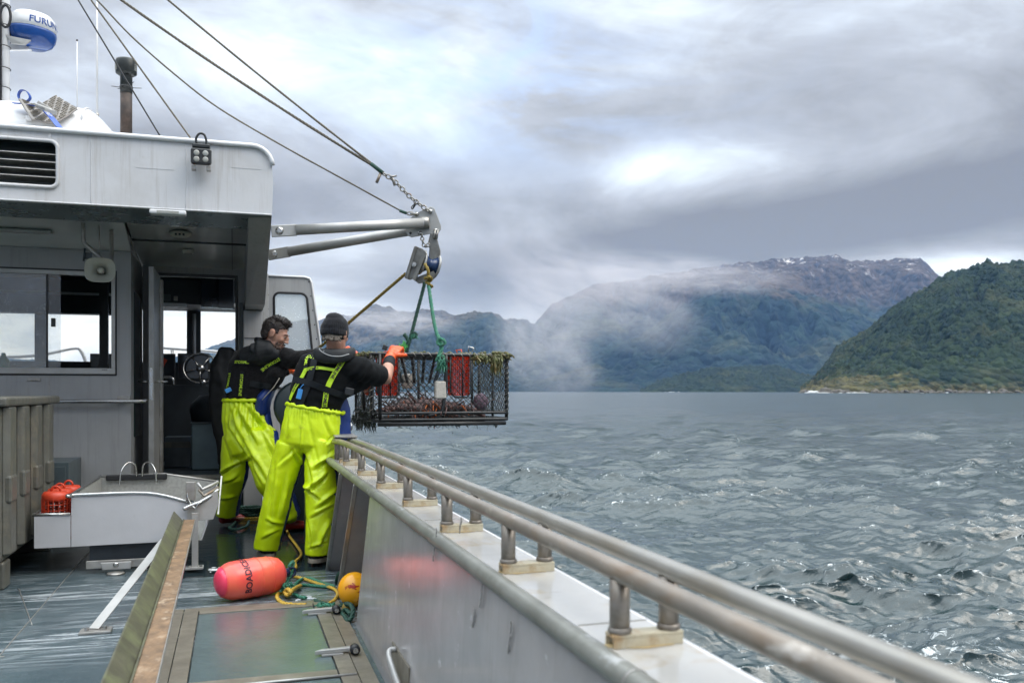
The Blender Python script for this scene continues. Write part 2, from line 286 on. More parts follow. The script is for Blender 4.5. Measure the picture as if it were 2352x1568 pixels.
# ---------------------------------------------------------------- mesh building
class MB:
    def __init__(s): s.v = []; s.f = []; s.smooth = set()
    def add(s, vs, fs, sm=False):
        o = len(s.v); s.v += [V(p) for p in vs]
        for f in fs:
            if sm: s.smooth.add(len(s.f))
            s.f.append(tuple(i + o for i in f))
        return s
    def box(s, c, size, rot=None):
        hx, hy, hz = [q / 2 for q in size]; M_ = rot or Matrix.Identity(3); c = V(c)
        vs = [c + M_ @ V((x * hx, y * hy, z * hz)) for x in (-1, 1) for y in (-1, 1) for z in (-1, 1)]
        return s.add(vs, [(0, 1, 3, 2), (4, 6, 7, 5), (0, 4, 5, 1), (2, 3, 7, 6), (0, 2, 6, 4), (1, 5, 7, 3)])
    def bb(s, x0, x1, y0, y1, z0, z1): return s.box(((x0 + x1) / 2, (y0 + y1) / 2, (z0 + z1) / 2), (abs(x1 - x0), abs(y1 - y0), abs(z1 - z0)))
    def bar(s, a, b, w, h, ref=(0, 0, 1)):
        a, b = V(a), V(b); t = (b - a).normalized(); X = V(ref) - t * V(ref).dot(t)
        X = X.normalized() if X.length > 1e-4 else t.orthogonal().normalized(); Y = t.cross(X)
        return s.box((a + b) / 2, (w, h, (b - a).length), Matrix((Y, X, t)).transposed())
    def tube(s, path, r, n=8, caps=True, sm=True, closed=False):
        P = [V(p) for p in path]; k = len(P)
        rr = r if isinstance(r, (list, tuple)) else [r] * k
        t0 = (P[1] - P[0]).normalized(); X = t0.orthogonal().normalized(); vs = []
        for i in range(k):
            if closed: t = (P[(i + 1) % k] - P[i - 1]).normalized()
            else: t = (P[min(i + 1, k - 1)] - P[max(i - 1, 0)]).normalized()
            X = (X - t * X.dot(t)); X = X.normalized() if X.length > 1e-6 else t.orthogonal().normalized()
            Y = t.cross(X)
            for j in range(n):
                a = 2 * math.pi * j / n; vs.append(P[i] + (X * math.cos(a) + Y * math.sin(a)) * rr[i])
        fs = []
        for i in range(k if closed else k - 1):
            i2 = (i + 1) % k
            for j in range(n): fs.append((i * n + j, i * n + (j + 1) % n, i2 * n + (j + 1) % n, i2 * n + j))
        s.add(vs, fs, sm)
        if caps and not closed: 
            o = len(s.v) - k * n
            s.f.append(tuple(o + j for j in range(n))[::-1]); s.f.append(tuple(o + (k - 1) * n + j for j in range(n)))
        return s
    def loft(s, secs, ref=(1, 0, 0), n=20, sm=True, round_ends=True):
        secs = [(V(c), a, b) for c, a, b in secs]; k = len(secs); rings = []
        def frame(t):
            X = V(ref) - t * V(ref).dot(t); X = X.normalized() if X.length > 1e-4 else t.orthogonal().normalized()
            return X, t.cross(X)
        for i, (c, a, b) in enumerate(secs):
            t = (secs[min(i + 1, k - 1)][0] - secs[max(i - 1, 0)][0]).normalized(); rings.append((c, a, b, t))
        if round_ends:
            c, a, b, t = rings[0]; m_ = min(a, b) * .5; rings.insert(0, (c - t * m_ * .8, a * .65, b * .65, t))
            c, a, b, t = rings[-1]; m_ = min(a, b) * .5; rings.append((c + t * m_ * .8, a * .65, b * .65, t))
        vs = []
        for c, a, b, t in rings:
            X, Y = frame(t)
            for j in range(n):
                q = 2 * math.pi * j / n; vs.append(c + X * math.cos(q) * a + Y * math.sin(q) * b)
        o = len(s.v); K = len(rings); fs = []
        for i in range(K - 1):
            for j in range(n): fs.append((i * n + j, i * n + (j + 1) % n, (i + 1) * n + (j + 1) % n, (i + 1) * n + j))
        s.add(vs, fs, sm)
        s.f.append(tuple(o + j for j in range(n))[::-1]); s.f.append(tuple(o + (K - 1) * n + j for j in range(n)))
        return s
    def lathe(s, prof, c=(0, 0, 0), axis=(0, 0, 1), n=20, sm=True, ref=None):
        ax = V(axis).normalized(); X = (V(ref) - ax * V(ref).dot(ax)).normalized() if ref else ax.orthogonal().normalized(); Y = ax.cross(X); c = V(c)
        vs = [c + ax * h + (X * math.cos(2 * math.pi * j / n) + Y * math.sin(2 * math.pi * j / n)) * r for r, h in prof for j in range(n)]
        k = len(prof); o = len(s.v)
        s.add(vs, [(i * n + j, i * n + (j + 1) % n, (i + 1) * n + (j + 1) % n, (i + 1) * n + j) for i in range(k - 1) for j in range(n)], sm)
        s.f.append(tuple(o + j for j in range(n))[::-1]); s.f.append(tuple(o + (k - 1) * n + j for j in range(n)))
        return s
    def ell(s, c, rx, ry, rz, rot=None, n=16, m=10):
        M_ = rot or Matrix.Identity(3); c = V(c); vs = [c + M_ @ V((0, 0, -rz))]
        for i in range(1, m):
            p = -math.pi / 2 + math.pi * i / m
            for j in range(n):
                q = 2 * math.pi * j / n; vs.append(c + M_ @ V((rx * math.cos(p) * math.cos(q), ry * math.cos(p) * math.sin(q), rz * math.sin(p))))
        vs.append(c + M_ @ V((0, 0, rz))); fs = []
        for j in range(n):
            fs.append((0, 1 + (j + 1) % n, 1 + j)); fs.append((len(vs) - 1, 1 + (m - 2) * n + j, 1 + (m - 2) * n + (j + 1) % n))
        for i in range(m - 2):
            for j in range(n): fs.append((1 + i * n + j, 1 + i * n + (j + 1) % n, 1 + (i + 1) * n + (j + 1) % n, 1 + (i + 1) * n + j))
        return s.add(vs, fs, True)
    def prism(s, poly, d):
        """poly: list of 3D points (planar), extruded by vector d"""
        P = [V(p) for p in poly]; d = V(d); n = len(P)
        s.add(P + [p + d for p in P], [tuple(range(n))[::-1], tuple(range(n, 2 * n))] + [(i, (i + 1) % n, n + (i + 1) % n, n + i) for i in range(n)])
        return s
    def quad(s, a, b, c, d): return s.add([a, b, c, d], [(0, 1, 2, 3)])

def origin(p):
    o = V((0, 0, 0))
    while p is not None: o += p.location; p = p.parent
    return o
def tag(o, label=None, cat=None, group=None, kind=None):
    if label: o['label'] = label
    if cat: o['category'] = cat
    if group: o['group'] = group
    if kind: o['kind'] = kind
    return o
def obj(name, mb, m, parent=None, bevel=0, base=None, kind=None, recalc=True, label=None):
    """links mesh data given in world coordinates, relative to its parent (or to a base point)"""
    if isinstance(mb, MB):
        me = bpy.data.meshes.new(name)
        o0 = origin(parent) if parent is not None else (V(base) if base is not None else V((0, 0, 0)))
        me.from_pydata([tuple(p - o0) for p in mb.v], [], mb.f)
        if mb.smooth:
            fl = [i in mb.smooth for i in range(len(mb.f))]; me.polygons.foreach_set('use_smooth', fl)
        if recalc:
            b = bmesh.new(); b.from_mesh(me); bmesh.ops.recalc_face_normals(b, faces=b.faces); b.to_mesh(me); b.free()
    else:
        me, o0 = mb, (V(base) if base is not None and parent is None else V((0, 0, 0)))
    o = bpy.data.objects.new(name, me); COL.objects.link(o)
    if parent is not None: o.parent = parent
    else: o.location = o0
    for mm in (m if isinstance(m, (list, tuple)) else [m]): me.materials.append(MT[mm] if isinstance(mm, str) else mm)
    if bevel:
        bv = o.modifiers.new('bevel', 'BEVEL'); bv.width = bevel; bv.segments = 2; bv.limit_method = 'ANGLE'; bv.angle_limit = R(40)
    if kind: o['kind'] = kind
    if label: o['label'] = label
    return o
def thing(name, label, cat, loc=(0, 0, 0), group=None):
    o = bpy.data.objects.new(name, None); COL.objects.link(o); o.location = loc; o.empty_display_size = .1
    return tag(o, label, cat, group)
def copy_tree(o, parent=None, loc=None, label=None):
    c = o.copy(); COL.objects.link(c); c.parent = parent
    if loc is not None: c.location = loc
    if label: c['label'] = label
    for ch in list(o.children): copy_tree(ch, c)
    return c

def smooth_path(P, k=6):
    """Catmull-Rom"""
    P = [V(p) for p in P]; Q = [P[0] * 2 - P[1]] + P + [P[-1] * 2 - P[-2]]; out = []
    for i in range(1, len(Q) - 2):
        for j in range(k):
            t = j / k; a, b, c, d = Q[i - 1], Q[i], Q[i + 1], Q[i + 2]
            out.append(.5 * ((2 * b) + (c - a) * t + (2 * a - 5 * b + 4 * c - d) * t * t + (3 * b - a - 3 * c + d) * t ** 3))
    out.append(P[-1]); return out
def resample(P, step):
    P = [V(p) for p in P]; L = [0]
    for a, b in zip(P, P[1:]): L.append(L[-1] + (b - a).length)
    n = max(2, int(L[-1] / step)); out = []; i = 0
    for k in range(n + 1):
        s = L[-1] * k / n
        while i < len(P) - 2 and L[i + 1] < s: i += 1
        out.append(P[i].lerp(P[i + 1], (s - L[i]) / max(1e-9, L[i + 1] - L[i])))
    return out
def rope(mb, path, r, n=5, pitch=None):
    """three-strand laid rope"""
    pitch = pitch or r * 7; P = resample(path, pitch / 7); X = (P[1] - P[0]).orthogonal().normalized(); fr = []
    for i in range(len(P)):
        t = (P[min(i + 1, len(P) - 1)] - P[max(i - 1, 0)]).normalized(); X = X - t * X.dot(t)
        X = X.normalized() if X.length > 1e-6 else t.orthogonal().normalized(); fr.append((X.copy(), t.cross(X)))
    for s_ in range(3):
        pts = [P[i] + (fr[i][0] * math.cos(2 * math.pi * (i / 7 + s_ / 3)) + fr[i][1] * math.sin(2 * math.pi * (i / 7 + s_ / 3))) * r * .5 for i in range(len(P))]
        mb.tube(pts, r * .56, n)
    return mb
def sag(a, b, s_, n=16, side=(0, 0, 0)):
    a, b = V(a), V(b)
    return [a.lerp(b, i / n) - V((0, 0, 1)) * s_ * 4 * (i / n) * (1 - i / n) + V(side) * 4 * (i / n) * (1 - i / n) for i in range(n + 1)]

def text_mesh(body, size, extrude=0.0, bold=.018):
    c = bpy.data.curves.new('lettering', 'FONT'); c.body = body; c.size = size; c.extrude = extrude; c.resolution_u = 3; c.offset = bold * size
    o = bpy.data.objects.new('tmp_text', c); COL.objects.link(o)
    dg = bpy.context.evaluated_depsgraph_get(); me = bpy.data.meshes.new_from_object(o.evaluated_get(dg))
    vs = [v.co.copy() for v in me.vertices]; fs = [tuple(p.vertices) for p in me.polygons]
    bpy.data.objects.remove(o); bpy.data.curves.remove(c); bpy.data.meshes.remove(me)
    x0 = min(v.x for v in vs); x1 = max(v.x for v in vs); y0 = min(v.y for v in vs); y1 = max(v.y for v in vs)
    return [V((v.x - x0, v.y - (y0 + y1) / 2, v.z)) for v in vs], fs, x1 - x0

def remesh(mb, voxel, smooth=4, fac=.5):
    me = bpy.data.meshes.new('tmp'); me.from_pydata([tuple(p) for p in mb.v], [], mb.f)
    b = bmesh.new(); b.from_mesh(me); bmesh.ops.recalc_face_normals(b, faces=b.faces); b.to_mesh(me); b.free()
    o = bpy.data.objects.new('tmp_remesh', me); COL.objects.link(o)
    rm = o.modifiers.new('r', 'REMESH'); rm.mode = 'VOXEL'; rm.voxel_size = voxel
    sm = o.modifiers.new('s', 'SMOOTH'); sm.factor = fac; sm.iterations = smooth
    dg = bpy.context.evaluated_depsgraph_get(); res = bpy.data.meshes.new_from_object(o.evaluated_get(dg))
    bpy.data.objects.remove(o); bpy.data.meshes.remove(me)
    res.polygons.foreach_set('use_smooth', [True] * len(res.polygons))
    return res
def displace(me, fn):
    """moves each vertex along its normal by fn(co, normal)"""
    ns = [v.normal.copy() for v in me.vertices]
    for v, n_ in zip(me.vertices, ns): v.co = v.co + n_ * fn(v.co, n_)
    me.update()
def place(name, me, m, parent, kind=None):
    o0 = origin(parent); me.transform(Matrix.Translation(-o0)); me.name = name
    return obj(name, me, m, parent, kind=kind)
def ridge(p): return 1 - abs(mnoise.noise(p)) * 2

# numpy perlin
_perm = rng.permutation(512); _perm = np.concatenate([_perm, _perm, _perm]); _gr = rng.uniform(0, 2 * np.pi, 512)
def pn(x, y, seed=0):
    xi = np.floor(x).astype(np.int64); yi = np.floor(y).astype(np.int64); xf = x - xi; yf = y - yi
    def gd(ix, iy, fx, fy):
        h = _perm[(_perm[(ix + seed * 57) & 511] + iy) & 511]; a = _gr[h]; return np.cos(a) * fx + np.sin(a) * fy
    u = xf ** 3 * (xf * (xf * 6 - 15) + 10); v = yf ** 3 * (yf * (yf * 6 - 15) + 10)
    a = gd(xi, yi, xf, yf); b = gd(xi + 1, yi, xf - 1, yf); c = gd(xi, yi + 1, xf, yf - 1); d = gd(xi + 1, yi + 1, xf - 1, yf - 1)
    return (a * (1 - u) + b * u) * (1 - v) + (c * (1 - u) + d * u) * v
def fbm(x, y, o=5, seed=0, rid=False, gain=.5):
    s = 0; a = 1; f = 1
    for k in range(o):
        q = pn(x * f + k * 13.1, y * f + k * 7.7, seed + k); s = s + a * ((1 - 2.2 * np.abs(q)) if rid else q); a *= gain; f *= 2.03
    return s
def grid_mesh(name, X, Y, Z, smooth=True):
    r, c = X.shape; me = bpy.data.meshes.new(name); n = r * c
    me.vertices.add(n); me.vertices.foreach_set('co', np.stack([X, Y, Z], -1).reshape(-1).astype(np.float32))
    i = np.arange(r - 1)[:, None] * c + np.arange(c - 1)[None, :]
    q = np.stack([i, i + 1, i + c + 1, i + c], -1).reshape(-1, 4); m = len(q)
    me.loops.add(m * 4); me.loops.foreach_set('vertex_index', q.reshape(-1).astype(np.int32))
    me.polygons.add(m); me.polygons.foreach_set('loop_start', np.arange(m, dtype=np.int32) * 4); me.polygons.foreach_set('loop_total', np.full(m, 4, np.int32))
    me.polygons.foreach_set('use_smooth', np.full(m, smooth)); me.update(calc_edges=True); return me
# ================================================================ sea, hills, haze
SEA = -1.0
def water_mat():
    m = bpy.data.materials.new('choppy_sea_water'); m.use_nodes = True; nt = m.node_tree; nt.nodes.clear(); g = G(nt)
    out = g.n('ShaderNodeOutputMaterial'); p = g.n('ShaderNodeBsdfPrincipled'); nt.links.new(p.outputs[0], out.inputs[0])
    tc = g.n('ShaderNodeTexCoord'); vec = tc.outputs['Object']
    c = g.mix(g.ramp(g.noise(vec, .05, 4), [(.35, 0), (.7, 1)]), (.008, .025, .028), (.015, .035, .037))
    at = g.n('ShaderNodeAttribute', attribute_name='foam')
    fo = g.m('MULTIPLY', at.outputs['Fac'], g.ramp(g.noise(vec, 9, 6, .7, 1.2), [(.55, 0), (.64, 1)]), clamp=True)
    c = g.mix(fo, c, (.72, .76, .76))
    nt.links.new(c, p.inputs['Base Color']); p.inputs['IOR'].default_value = 1.6
    far = g.n('ShaderNodeAttribute', attribute_name='fine_chop')     # slope of the wavelets too small for the mesh
    nt.links.new(g.m('ADD', g.m('MULTIPLY', fo, .4), g.m('ADD', g.m('MULTIPLY', far.outputs['Fac'], 1.0), .04), clamp=True), p.inputs['Roughness'])
    mp = g.n('ShaderNodeMapping'); nt.links.new(vec, mp.inputs[0]); mp.inputs['Rotation'].default_value = (0, 0, R(25)); mp.inputs['Scale'].default_value = (1, 2.2, 1)
    h = g.m('ADD', g.m('MULTIPLY', g.noise(mp.outputs[0], 7.5, 5, .6, .4), .085), g.m('MULTIPLY', g.noise(mp.outputs[0], 1.1, 4, .6, .3), .16))
    h = g.m('ADD', h, g.m('MULTIPLY', g.noise(mp.outputs[0], .22, 5, .6, .3), 2.8))
    b = g.n('ShaderNodeBump'); b.inputs['Distance'].default_value = .15; b.inputs['Strength'].default_value = 1.0
    nt.links.new(h, b.inputs['Height']); nt.links.new(b.outputs[0], p.inputs['Normal'])
    return m
def build_sea():
    H = CAMZ - SEA
    vs_ = np.concatenate([np.array([9000, 4500, 2600, 2100]), np.linspace(1750, 904, 860), 898 + 5.5 * np.exp(-np.linspace(.1, 2.2, 36)), np.array([898.35, 898.2])])
    d = H * F / (vs_ - 898)
    az = np.concatenate([np.linspace(-180, -34, 60)[:-1], np.linspace(-34, -16, 90)[:-1], np.linspace(-16, 50, 860), np.linspace(50, 180, 60)[1:]])
    A = np.radians(az)
    Dg, Ag = np.meshgrid(d, A, indexing='ij')
    cz = np.cos(np.clip(Ag - YAW, -R(55), R(55))); rad = Dg / cz
    X0 = rad * np.sin(Ag); Y0 = rad * np.cos(Ag)
    cell = np.gradient(d)[:, None]; cell = np.abs(cell)
    X = X0.copy(); Y = Y0.copy(); Z = np.zeros_like(X0); J = np.zeros_like(X0); LOST = np.zeros_like(X0)
    r2 = np.random.default_rng(11)
    lam = np.exp(r2.uniform(np.log(.12), np.log(7), 180)); wind = R(200)
    gust = np.clip(1.0 + .7 * fbm(X0 / 9, Y0 / 5, 3, 3), .70, 1.6)
    for L in lam:
        k = 2 * np.pi / L; th = wind + r2.normal(0, .55 if L < 3 else .38); ph = r2.uniform(0, 2 * np.pi)
        a = .0088 * L ** .98 if L < 1.5 else .0088 * 1.5 ** .98 * (1.5 / L) ** -.30
        att = np.clip((L / (cell * 1.7) - .6), 0, 1)
        kx, ky = k * np.sin(th), k * np.cos(th); q = kx * X0 + ky * Y0 + ph
        am = a * att * (gust if L < 4 else 1)
        Z += am * np.cos(q); X -= .70 * am * np.sin(q) * np.sin(th); Y -= .70 * am * np.sin(q) * np.cos(th); J += am * k * np.cos(q); LOST += (a * k * (1 - att)) ** 2 / 2
    Z += .05 * fbm(X0 / 7, Y0 / 7, 3, 9) * np.clip(9 / (cell * 2), 0, 1)
    me = grid_mesh('sea', X, Y, Z + SEA)
    # foam along the hull's wash and on a few steep crests
    wash = np.exp(-((X0 - (4.9 + .05 * Y0)) / .55) ** 2) * (Y0 < 7) * (Y0 > -2) * .6
    foam = np.clip(wash * 1.5 + np.clip((J - .62) * 2.2, 0, 1) * np.clip(30 / rad, 0, 1), 0, 1)
    ch_ = me.attributes.new('fine_chop', 'FLOAT', 'POINT'); ch_.data.foreach_set('value', np.clip(np.sqrt(LOST) * .5, 0, .17).reshape(-1).astype(np.float32))
    at = me.attributes.new('foam', 'FLOAT', 'POINT'); at.data.foreach_set('value', foam.reshape(-1).astype(np.float32))
    obj('sea', me, water_mat(), kind='structure')
build_sea()

def hill_mat(name, lo, hi, warm_lit, cliff=None, brown=None, snow=None, sc=.02, bumpd=6., cell=.08):
    m = bpy.data.materials.new(name); m.use_nodes = True; nt = m.node_tree; nt.nodes.clear(); g = G(nt)
    out = g.n('ShaderNodeOutputMaterial'); p = g.n('ShaderNodeBsdfPrincipled'); nt.links.new(p.outputs[0], out.inputs[0])
    tc = g.n('ShaderNodeTexCoord'); vec = tc.outputs['Object']; x, y, z = g.sep(vec)
    vo = g.n('ShaderNodeTexVoronoi'); vo.inputs['Scale'].default_value = cell; nt.links.new(vec, vo.inputs['Vector'])
    crown = g.sep(vo.outputs['Color'])[0]
    n = g.noise(vec, sc, 6, .65)
    c = g.mix(g.ramp(g.m('ADD', g.m('MULTIPLY', n, .70), g.m('MULTIPLY', crown, .42)), [(.40, 0), (.80, 1)]), lo, hi)
    c = g.mix(g.ramp(g.noise(vec, sc * .5, 5, .6, .5), [(.52, 0), (.70, .7)]), c, warm_lit)  # noise patches of warm tone put sunlit ridges into the colour
    if cliff:
        lvl, ccol = cliff
        zz = g.m('ADD', g.m('DIVIDE', z, lvl), g.m('MULTIPLY', g.m('ADD', g.noise(vec, sc * .55, 6, .7), -.47), -5.0))
        c = g.mix(g.ramp(zz, [(.0, .8), (.35, 0)]), c, g.mix(g.ramp(g.noise(vec, sc * 3, 5, .7), [(.4, 0), (.6, 1)]), ccol, tuple(q * .35 for q in ccol)))
    if brown:
        zz = g.m('ADD', g.m('DIVIDE', z, brown[0]), g.m('MULTIPLY', g.m('ADD', g.noise(vec, sc * .35, 5, .65), -.5), 1.3))
        c = g.mix(g.ramp(zz, [(.82, 0), (.98, 1)]), c, g.mix(g.ramp(g.noise(vec, sc * 1.5, 5, .7), [(.4, 0), (.65, 1)]), brown[1], tuple(q * .5 for q in brown[1])))
    if snow:
        mp = g.n('ShaderNodeMapping'); nt.links.new(vec, mp.inputs[0]); mp.inputs['Scale'].default_value = (1, 1, .35)
        sz = g.m('MULTIPLY', g.ramp(g.m('DIVIDE', z, snow * 1.6), [(.62, 0), (.80, 1)]), g.ramp(g.noise(mp.outputs[0], sc * 1.7, 7, .75), [(.57, 0), (.64, 1)]))
        c = g.mix(sz, c, (.78, .78, .80))
    nt.links.new(c, p.inputs['Base Color']); p.inputs['Roughness'].default_value = .9; p.inputs['Specular IOR Level'].default_value = .15
    b = g.n('ShaderNodeBump'); b.inputs['Distance'].default_value = bumpd; b.inputs['Strength'].default_value = 1
    h = g.m('ADD', g.m('MULTIPLY', vo.outputs['Distance'], -1.5), g.noise(vec, sc * 2.5, 5, .7))
    nt.links.new(h, b.inputs['Height']); nt.links.new(b.outputs[0], p.inputs['Normal'])
    return m
def terrain(name, sil, d0, d1, m, nu=500, ns=150, spur=.35, sf=9., seed=0, lump=0., ls=12., power=.95, u0=None, u1=None, fine=.06, back=.35):
    us = np.array([a for a, b in sil], float); vv = np.array([b for a, b in sil], float)
    u = np.linspace(u0 or us[0], u1 or us[-1], nu); s = np.concatenate([np.linspace(-.02, 1, ns), np.linspace(1, 1 + back, 14)[1:]])
    v = np.interp(u, us, vv)
    U, S = np.meshgrid(u, s); a = (U - 1176) / F; D = d0 + S * (d1 - d0)
    Hs = np.interp(U, us, vv); Hs = (898 - Hs) / F * d1 + CAMZ
    X = D * (a * CY + SY); Y = D * (-a * SY + CY)
    Sc = np.clip(S, 0, 1)
    sx = a * sf + .25 * fbm(a * 3 + 7, Sc * 2.2, 3, seed + 4)
    sp = np.clip(fbm(sx + .35 * Sc, Sc * 1.3 + 3, 5, seed, rid=True, gain=.5), -.6, 1.25)
    env = np.clip(Sc * (1.0 - Sc) * 4, 0, 1)
    H = Hs * Sc ** power * (1 + spur * (sp - 1.1) * env)
    H += Hs * fine * fbm(X / (d1 * .02), Y / (d1 * .02), 5, seed + 2) * np.clip(Sc * 6, 0, 1)
    if lump: H += lump * (np.abs(fbm(X / ls, Y / ls, 3, seed + 8, gain=.6)) * 2.2 + fbm(X / (ls * 4), Y / (ls * 4), 2, seed + 6)) * np.clip(Sc * 8, 0, 1)
    H = np.where(S > 1, H * np.clip(1 - (S - 1) / back * .8, .1, 1), H)
    H = np.where(S < 0, -8, H)
    me = grid_mesh(name, X, Y, H + SEA)
    o = obj(name, me, m, kind='structure'); return o
NEAR = hill_mat('near_forest', (.004, .015, .012), (.026, .044, .020), (.060, .064, .028), cliff=(34, (.13, .115, .05)), sc=.02, bumpd=7, cell=.085)
LOW = hill_mat('low_forest', (.004, .012, .009), (.018, .032, .016), (.045, .050, .02), sc=.02, bumpd=7, cell=.05)
MID = hill_mat('mountain_forest', (.003, .013, .020), (.016, .036, .034), (.065, .070, .04), brown=(600, (.075, .055, .045)), snow=680, sc=.006, bumpd=22, cell=.022)
FAR = hill_mat('far_forest', (.008, .020, .022), (.030, .044, .034), (.07, .068, .04), brown=(420, (.09, .075, .05)), sc=.005, bumpd=22, cell=.02)
terrain('hill', [(1838, 899), (1860, 880), (1890, 850), (1921, 803), (1960, 776), (1997, 753), (2048, 707), (2098, 672), (2149, 647), (2204, 621), (2265, 606), (2331, 609), (2380, 596), (2500, 580), (2800, 600), (3200, 640), (3600, 780), (3900, 895)],
        1050, 1650, NEAR, nu=760, ns=210, spur=.26, sf=16, seed=2, lump=5.5, ls=15, power=.72, fine=.03, u1=3300)
terrain('hill', [(1470, 899), (1520, 876), (1580, 858), (1650, 845), (1720, 843), (1780, 842), (1830, 858), (1880, 866), (1960, 880), (2100, 899)], 2300, 2700, LOW, nu=360, ns=50, spur=.3, sf=30, seed=5, lump=7, ls=22, power=.6)
terrain('mountain', [(1130, 897), (1180, 890), (1250, 868), (1330, 832), (1400, 802), (1470, 765), (1540, 722), (1600, 690), (1650, 672), (1700, 655), (1760, 652), (1830, 668), (1900, 690), (1980, 722), (2080, 770), (2200, 830), (2400, 890)],
        3300, 4300, MID, nu=480, ns=150, spur=.75, sf=9, seed=12, lump=5, ls=40, power=.9)
terrain('mountain', [(1150, 850), (1190, 790), (1265, 700), (1366, 655), (1440, 645), (1517, 634), (1593, 621), (1669, 609), (1745, 604), (1775, 592), (1846, 594), (1911, 589), (1952, 600), (1997, 602), (2060, 596), (2113, 593), (2134, 611), (2156, 637), (2190, 670), (2260, 730), (2400, 800), (2600, 870)],
        4000, 6000, MID, nu=620, ns=190, spur=.8, sf=8, seed=21, lump=6, ls=60, power=.85, fine=.028)
terrain('hill', [(760, 860), (849, 793), (900, 775), (955, 757), (1000, 742), (1033, 730), (1080, 717), (1130, 717), (1161, 733), (1205, 737), (1260, 760), (1330, 810), (1400, 870)], 4000, 5200, FAR, nu=360, ns=120, spur=.7, sf=10, seed=31, lump=6, ls=50, power=.85)
terrain('hill', [(-900, 860), (-500, 800), (-200, 805), (0, 822), (100, 828), (240, 836), (360, 830), (470, 802), (540, 776), (650, 745), (736, 731), (799, 726), (830, 715), (864, 702), (911, 712), (933, 715), (980, 708), (1017, 717), (1049, 726), (1120, 745), (1250, 800), (1400, 880)],
        5200, 7200, FAR, nu=520, ns=110, spur=.5, sf=8, seed=41, lump=6, ls=60, power=.85)
Rm0 = lambda d: Matrix.Rotation(R(d), 3, 'Y')
# shoreline rocks and surf at the foot of the near hill
sf_ = MB()
rr_ = random.Random(4)
for k in range(46):
    u = rr_.choice([rr_.gauss(1872, 14), rr_.gauss(1872, 14), rr_.gauss(1960, 25), rr_.uniform(2100, 2380), rr_.gauss(1545, 10)])
    dd = 1030 if u > 1830 else 2280
    p = PD(u, 898, dd + rr_.uniform(-6, 6)); p.z = SEA + .2; near = abs(u - 1872) < 16
    s = rr_.uniform(.6, 2.2)
    sf_.ell(p, s * rr_.uniform(1, 3.5), s, rr_.uniform(.2, .8) * (3.2 if near and rr_.random() < .5 else 1), n=8, m=5)
rk_ = MB()
for k in range(420):
    u = rr_.uniform(1838, 2440); p = PD(u, 898, 1052 + rr_.uniform(-14, 8)); p.z = SEA - .4; s = abs(rr_.gauss(0, 2.2)) + .8
    rk_.ell(p, s * rr_.uniform(.8, 1.8), s, s * rr_.uniform(.5, 1.1), Rm0(rr_.uniform(-40, 40)), n=6, m=4)
MT['rock'] = mat('shore_rock', (.075, .065, .05), .8, var=.5, vs=.3)
rk_.smooth = set(); obj('shore_rocks', rk_, 'rock', kind='stuff')
obj('surf', sf_, 'foam', kind='stuff')

hz = bpy.data.materials.new('haze'); hz.use_nodes = True; nt = hz.node_tree; nt.nodes.clear()
vo = nt.nodes.new('ShaderNodeVolumePrincipled'); ou = nt.nodes.new('ShaderNodeOutputMaterial')
vo.inputs['Color'].default_value = (.25, .46, .85, 1); vo.inputs['Density'].default_value = .000047; vo.inputs['Anisotropy'].default_value = .2; vo.inputs['Absorption Color'].default_value = (1, 1, 1, 1)
nt.links.new(vo.outputs[0], ou.inputs['Volume'])
hb = MB(); hb.bb(-11000, 11000, -9000, 13500, SEA - 9.5, 960); obj('haze', hb, hz, kind='stuff')

# low cloud dragging over the mountain's left shoulder
mm_ = bpy.data.materials.new('mist'); mm_.use_nodes = True; nt = mm_.node_tree; nt.nodes.clear(); g = G(nt)
vo = g.n('ShaderNodeVolumePrincipled'); ou = g.n('ShaderNodeOutputMaterial'); nt.links.new(vo.outputs[0], ou.inputs['Volume'])
tc = g.n('ShaderNodeTexCoord'); vec = tc.outputs['Object']
vo.inputs['Color'].default_value = (.86, .83, .86, 1); vo.inputs['Anisotropy'].default_value = .1
ln = g.n('ShaderNodeVectorMath', operation='LENGTH'); nt.links.new(vec, ln.inputs[0])
fall = g.ramp(ln.outputs['Value'], [(.30, 1), (.98, 0)], 'EASE')
nn = g.noise(vec, 2.4, 8, .66, 1.0)
den = g.m('MULTIPLY', g.m('MULTIPLY', fall, g.ramp(nn, [(.40, .0), (.62, 1)])), .0036)
nt.links.new(den, vo.inputs['Density'])
for i, (u, v, d, sx, sy, sz, rot, label) in enumerate([(1350, 670, 3500, 560, 320, 230, .35, None), (1250, 790, 3200, 300, 260, 230, .9, None), (1540, 630, 3900, 640, 330, 105, .08, None), (900, 735, 4700, 460, 300, 90, .1, None)]):
    e = MB(); e.ell((0, 0, 0), 1, 1, 1, n=20, m=12)
    o = obj('mist', e, mm_, kind='stuff'); o.location = PD(u, v, d); o.scale = (sx, sy, sz); o.rotation_euler = (0, rot, -YAW)
mm_.cycles.volume_step_rate = 1.0
SC.cycles.volume_step_rate = 1.0; SC.cycles.volume_max_steps = 96
# ================================================================ the boat: deck, hatch, bulwark, rails
WL = 9.2        # door wall plane
WA = 8.2        # aft cabin wall plane
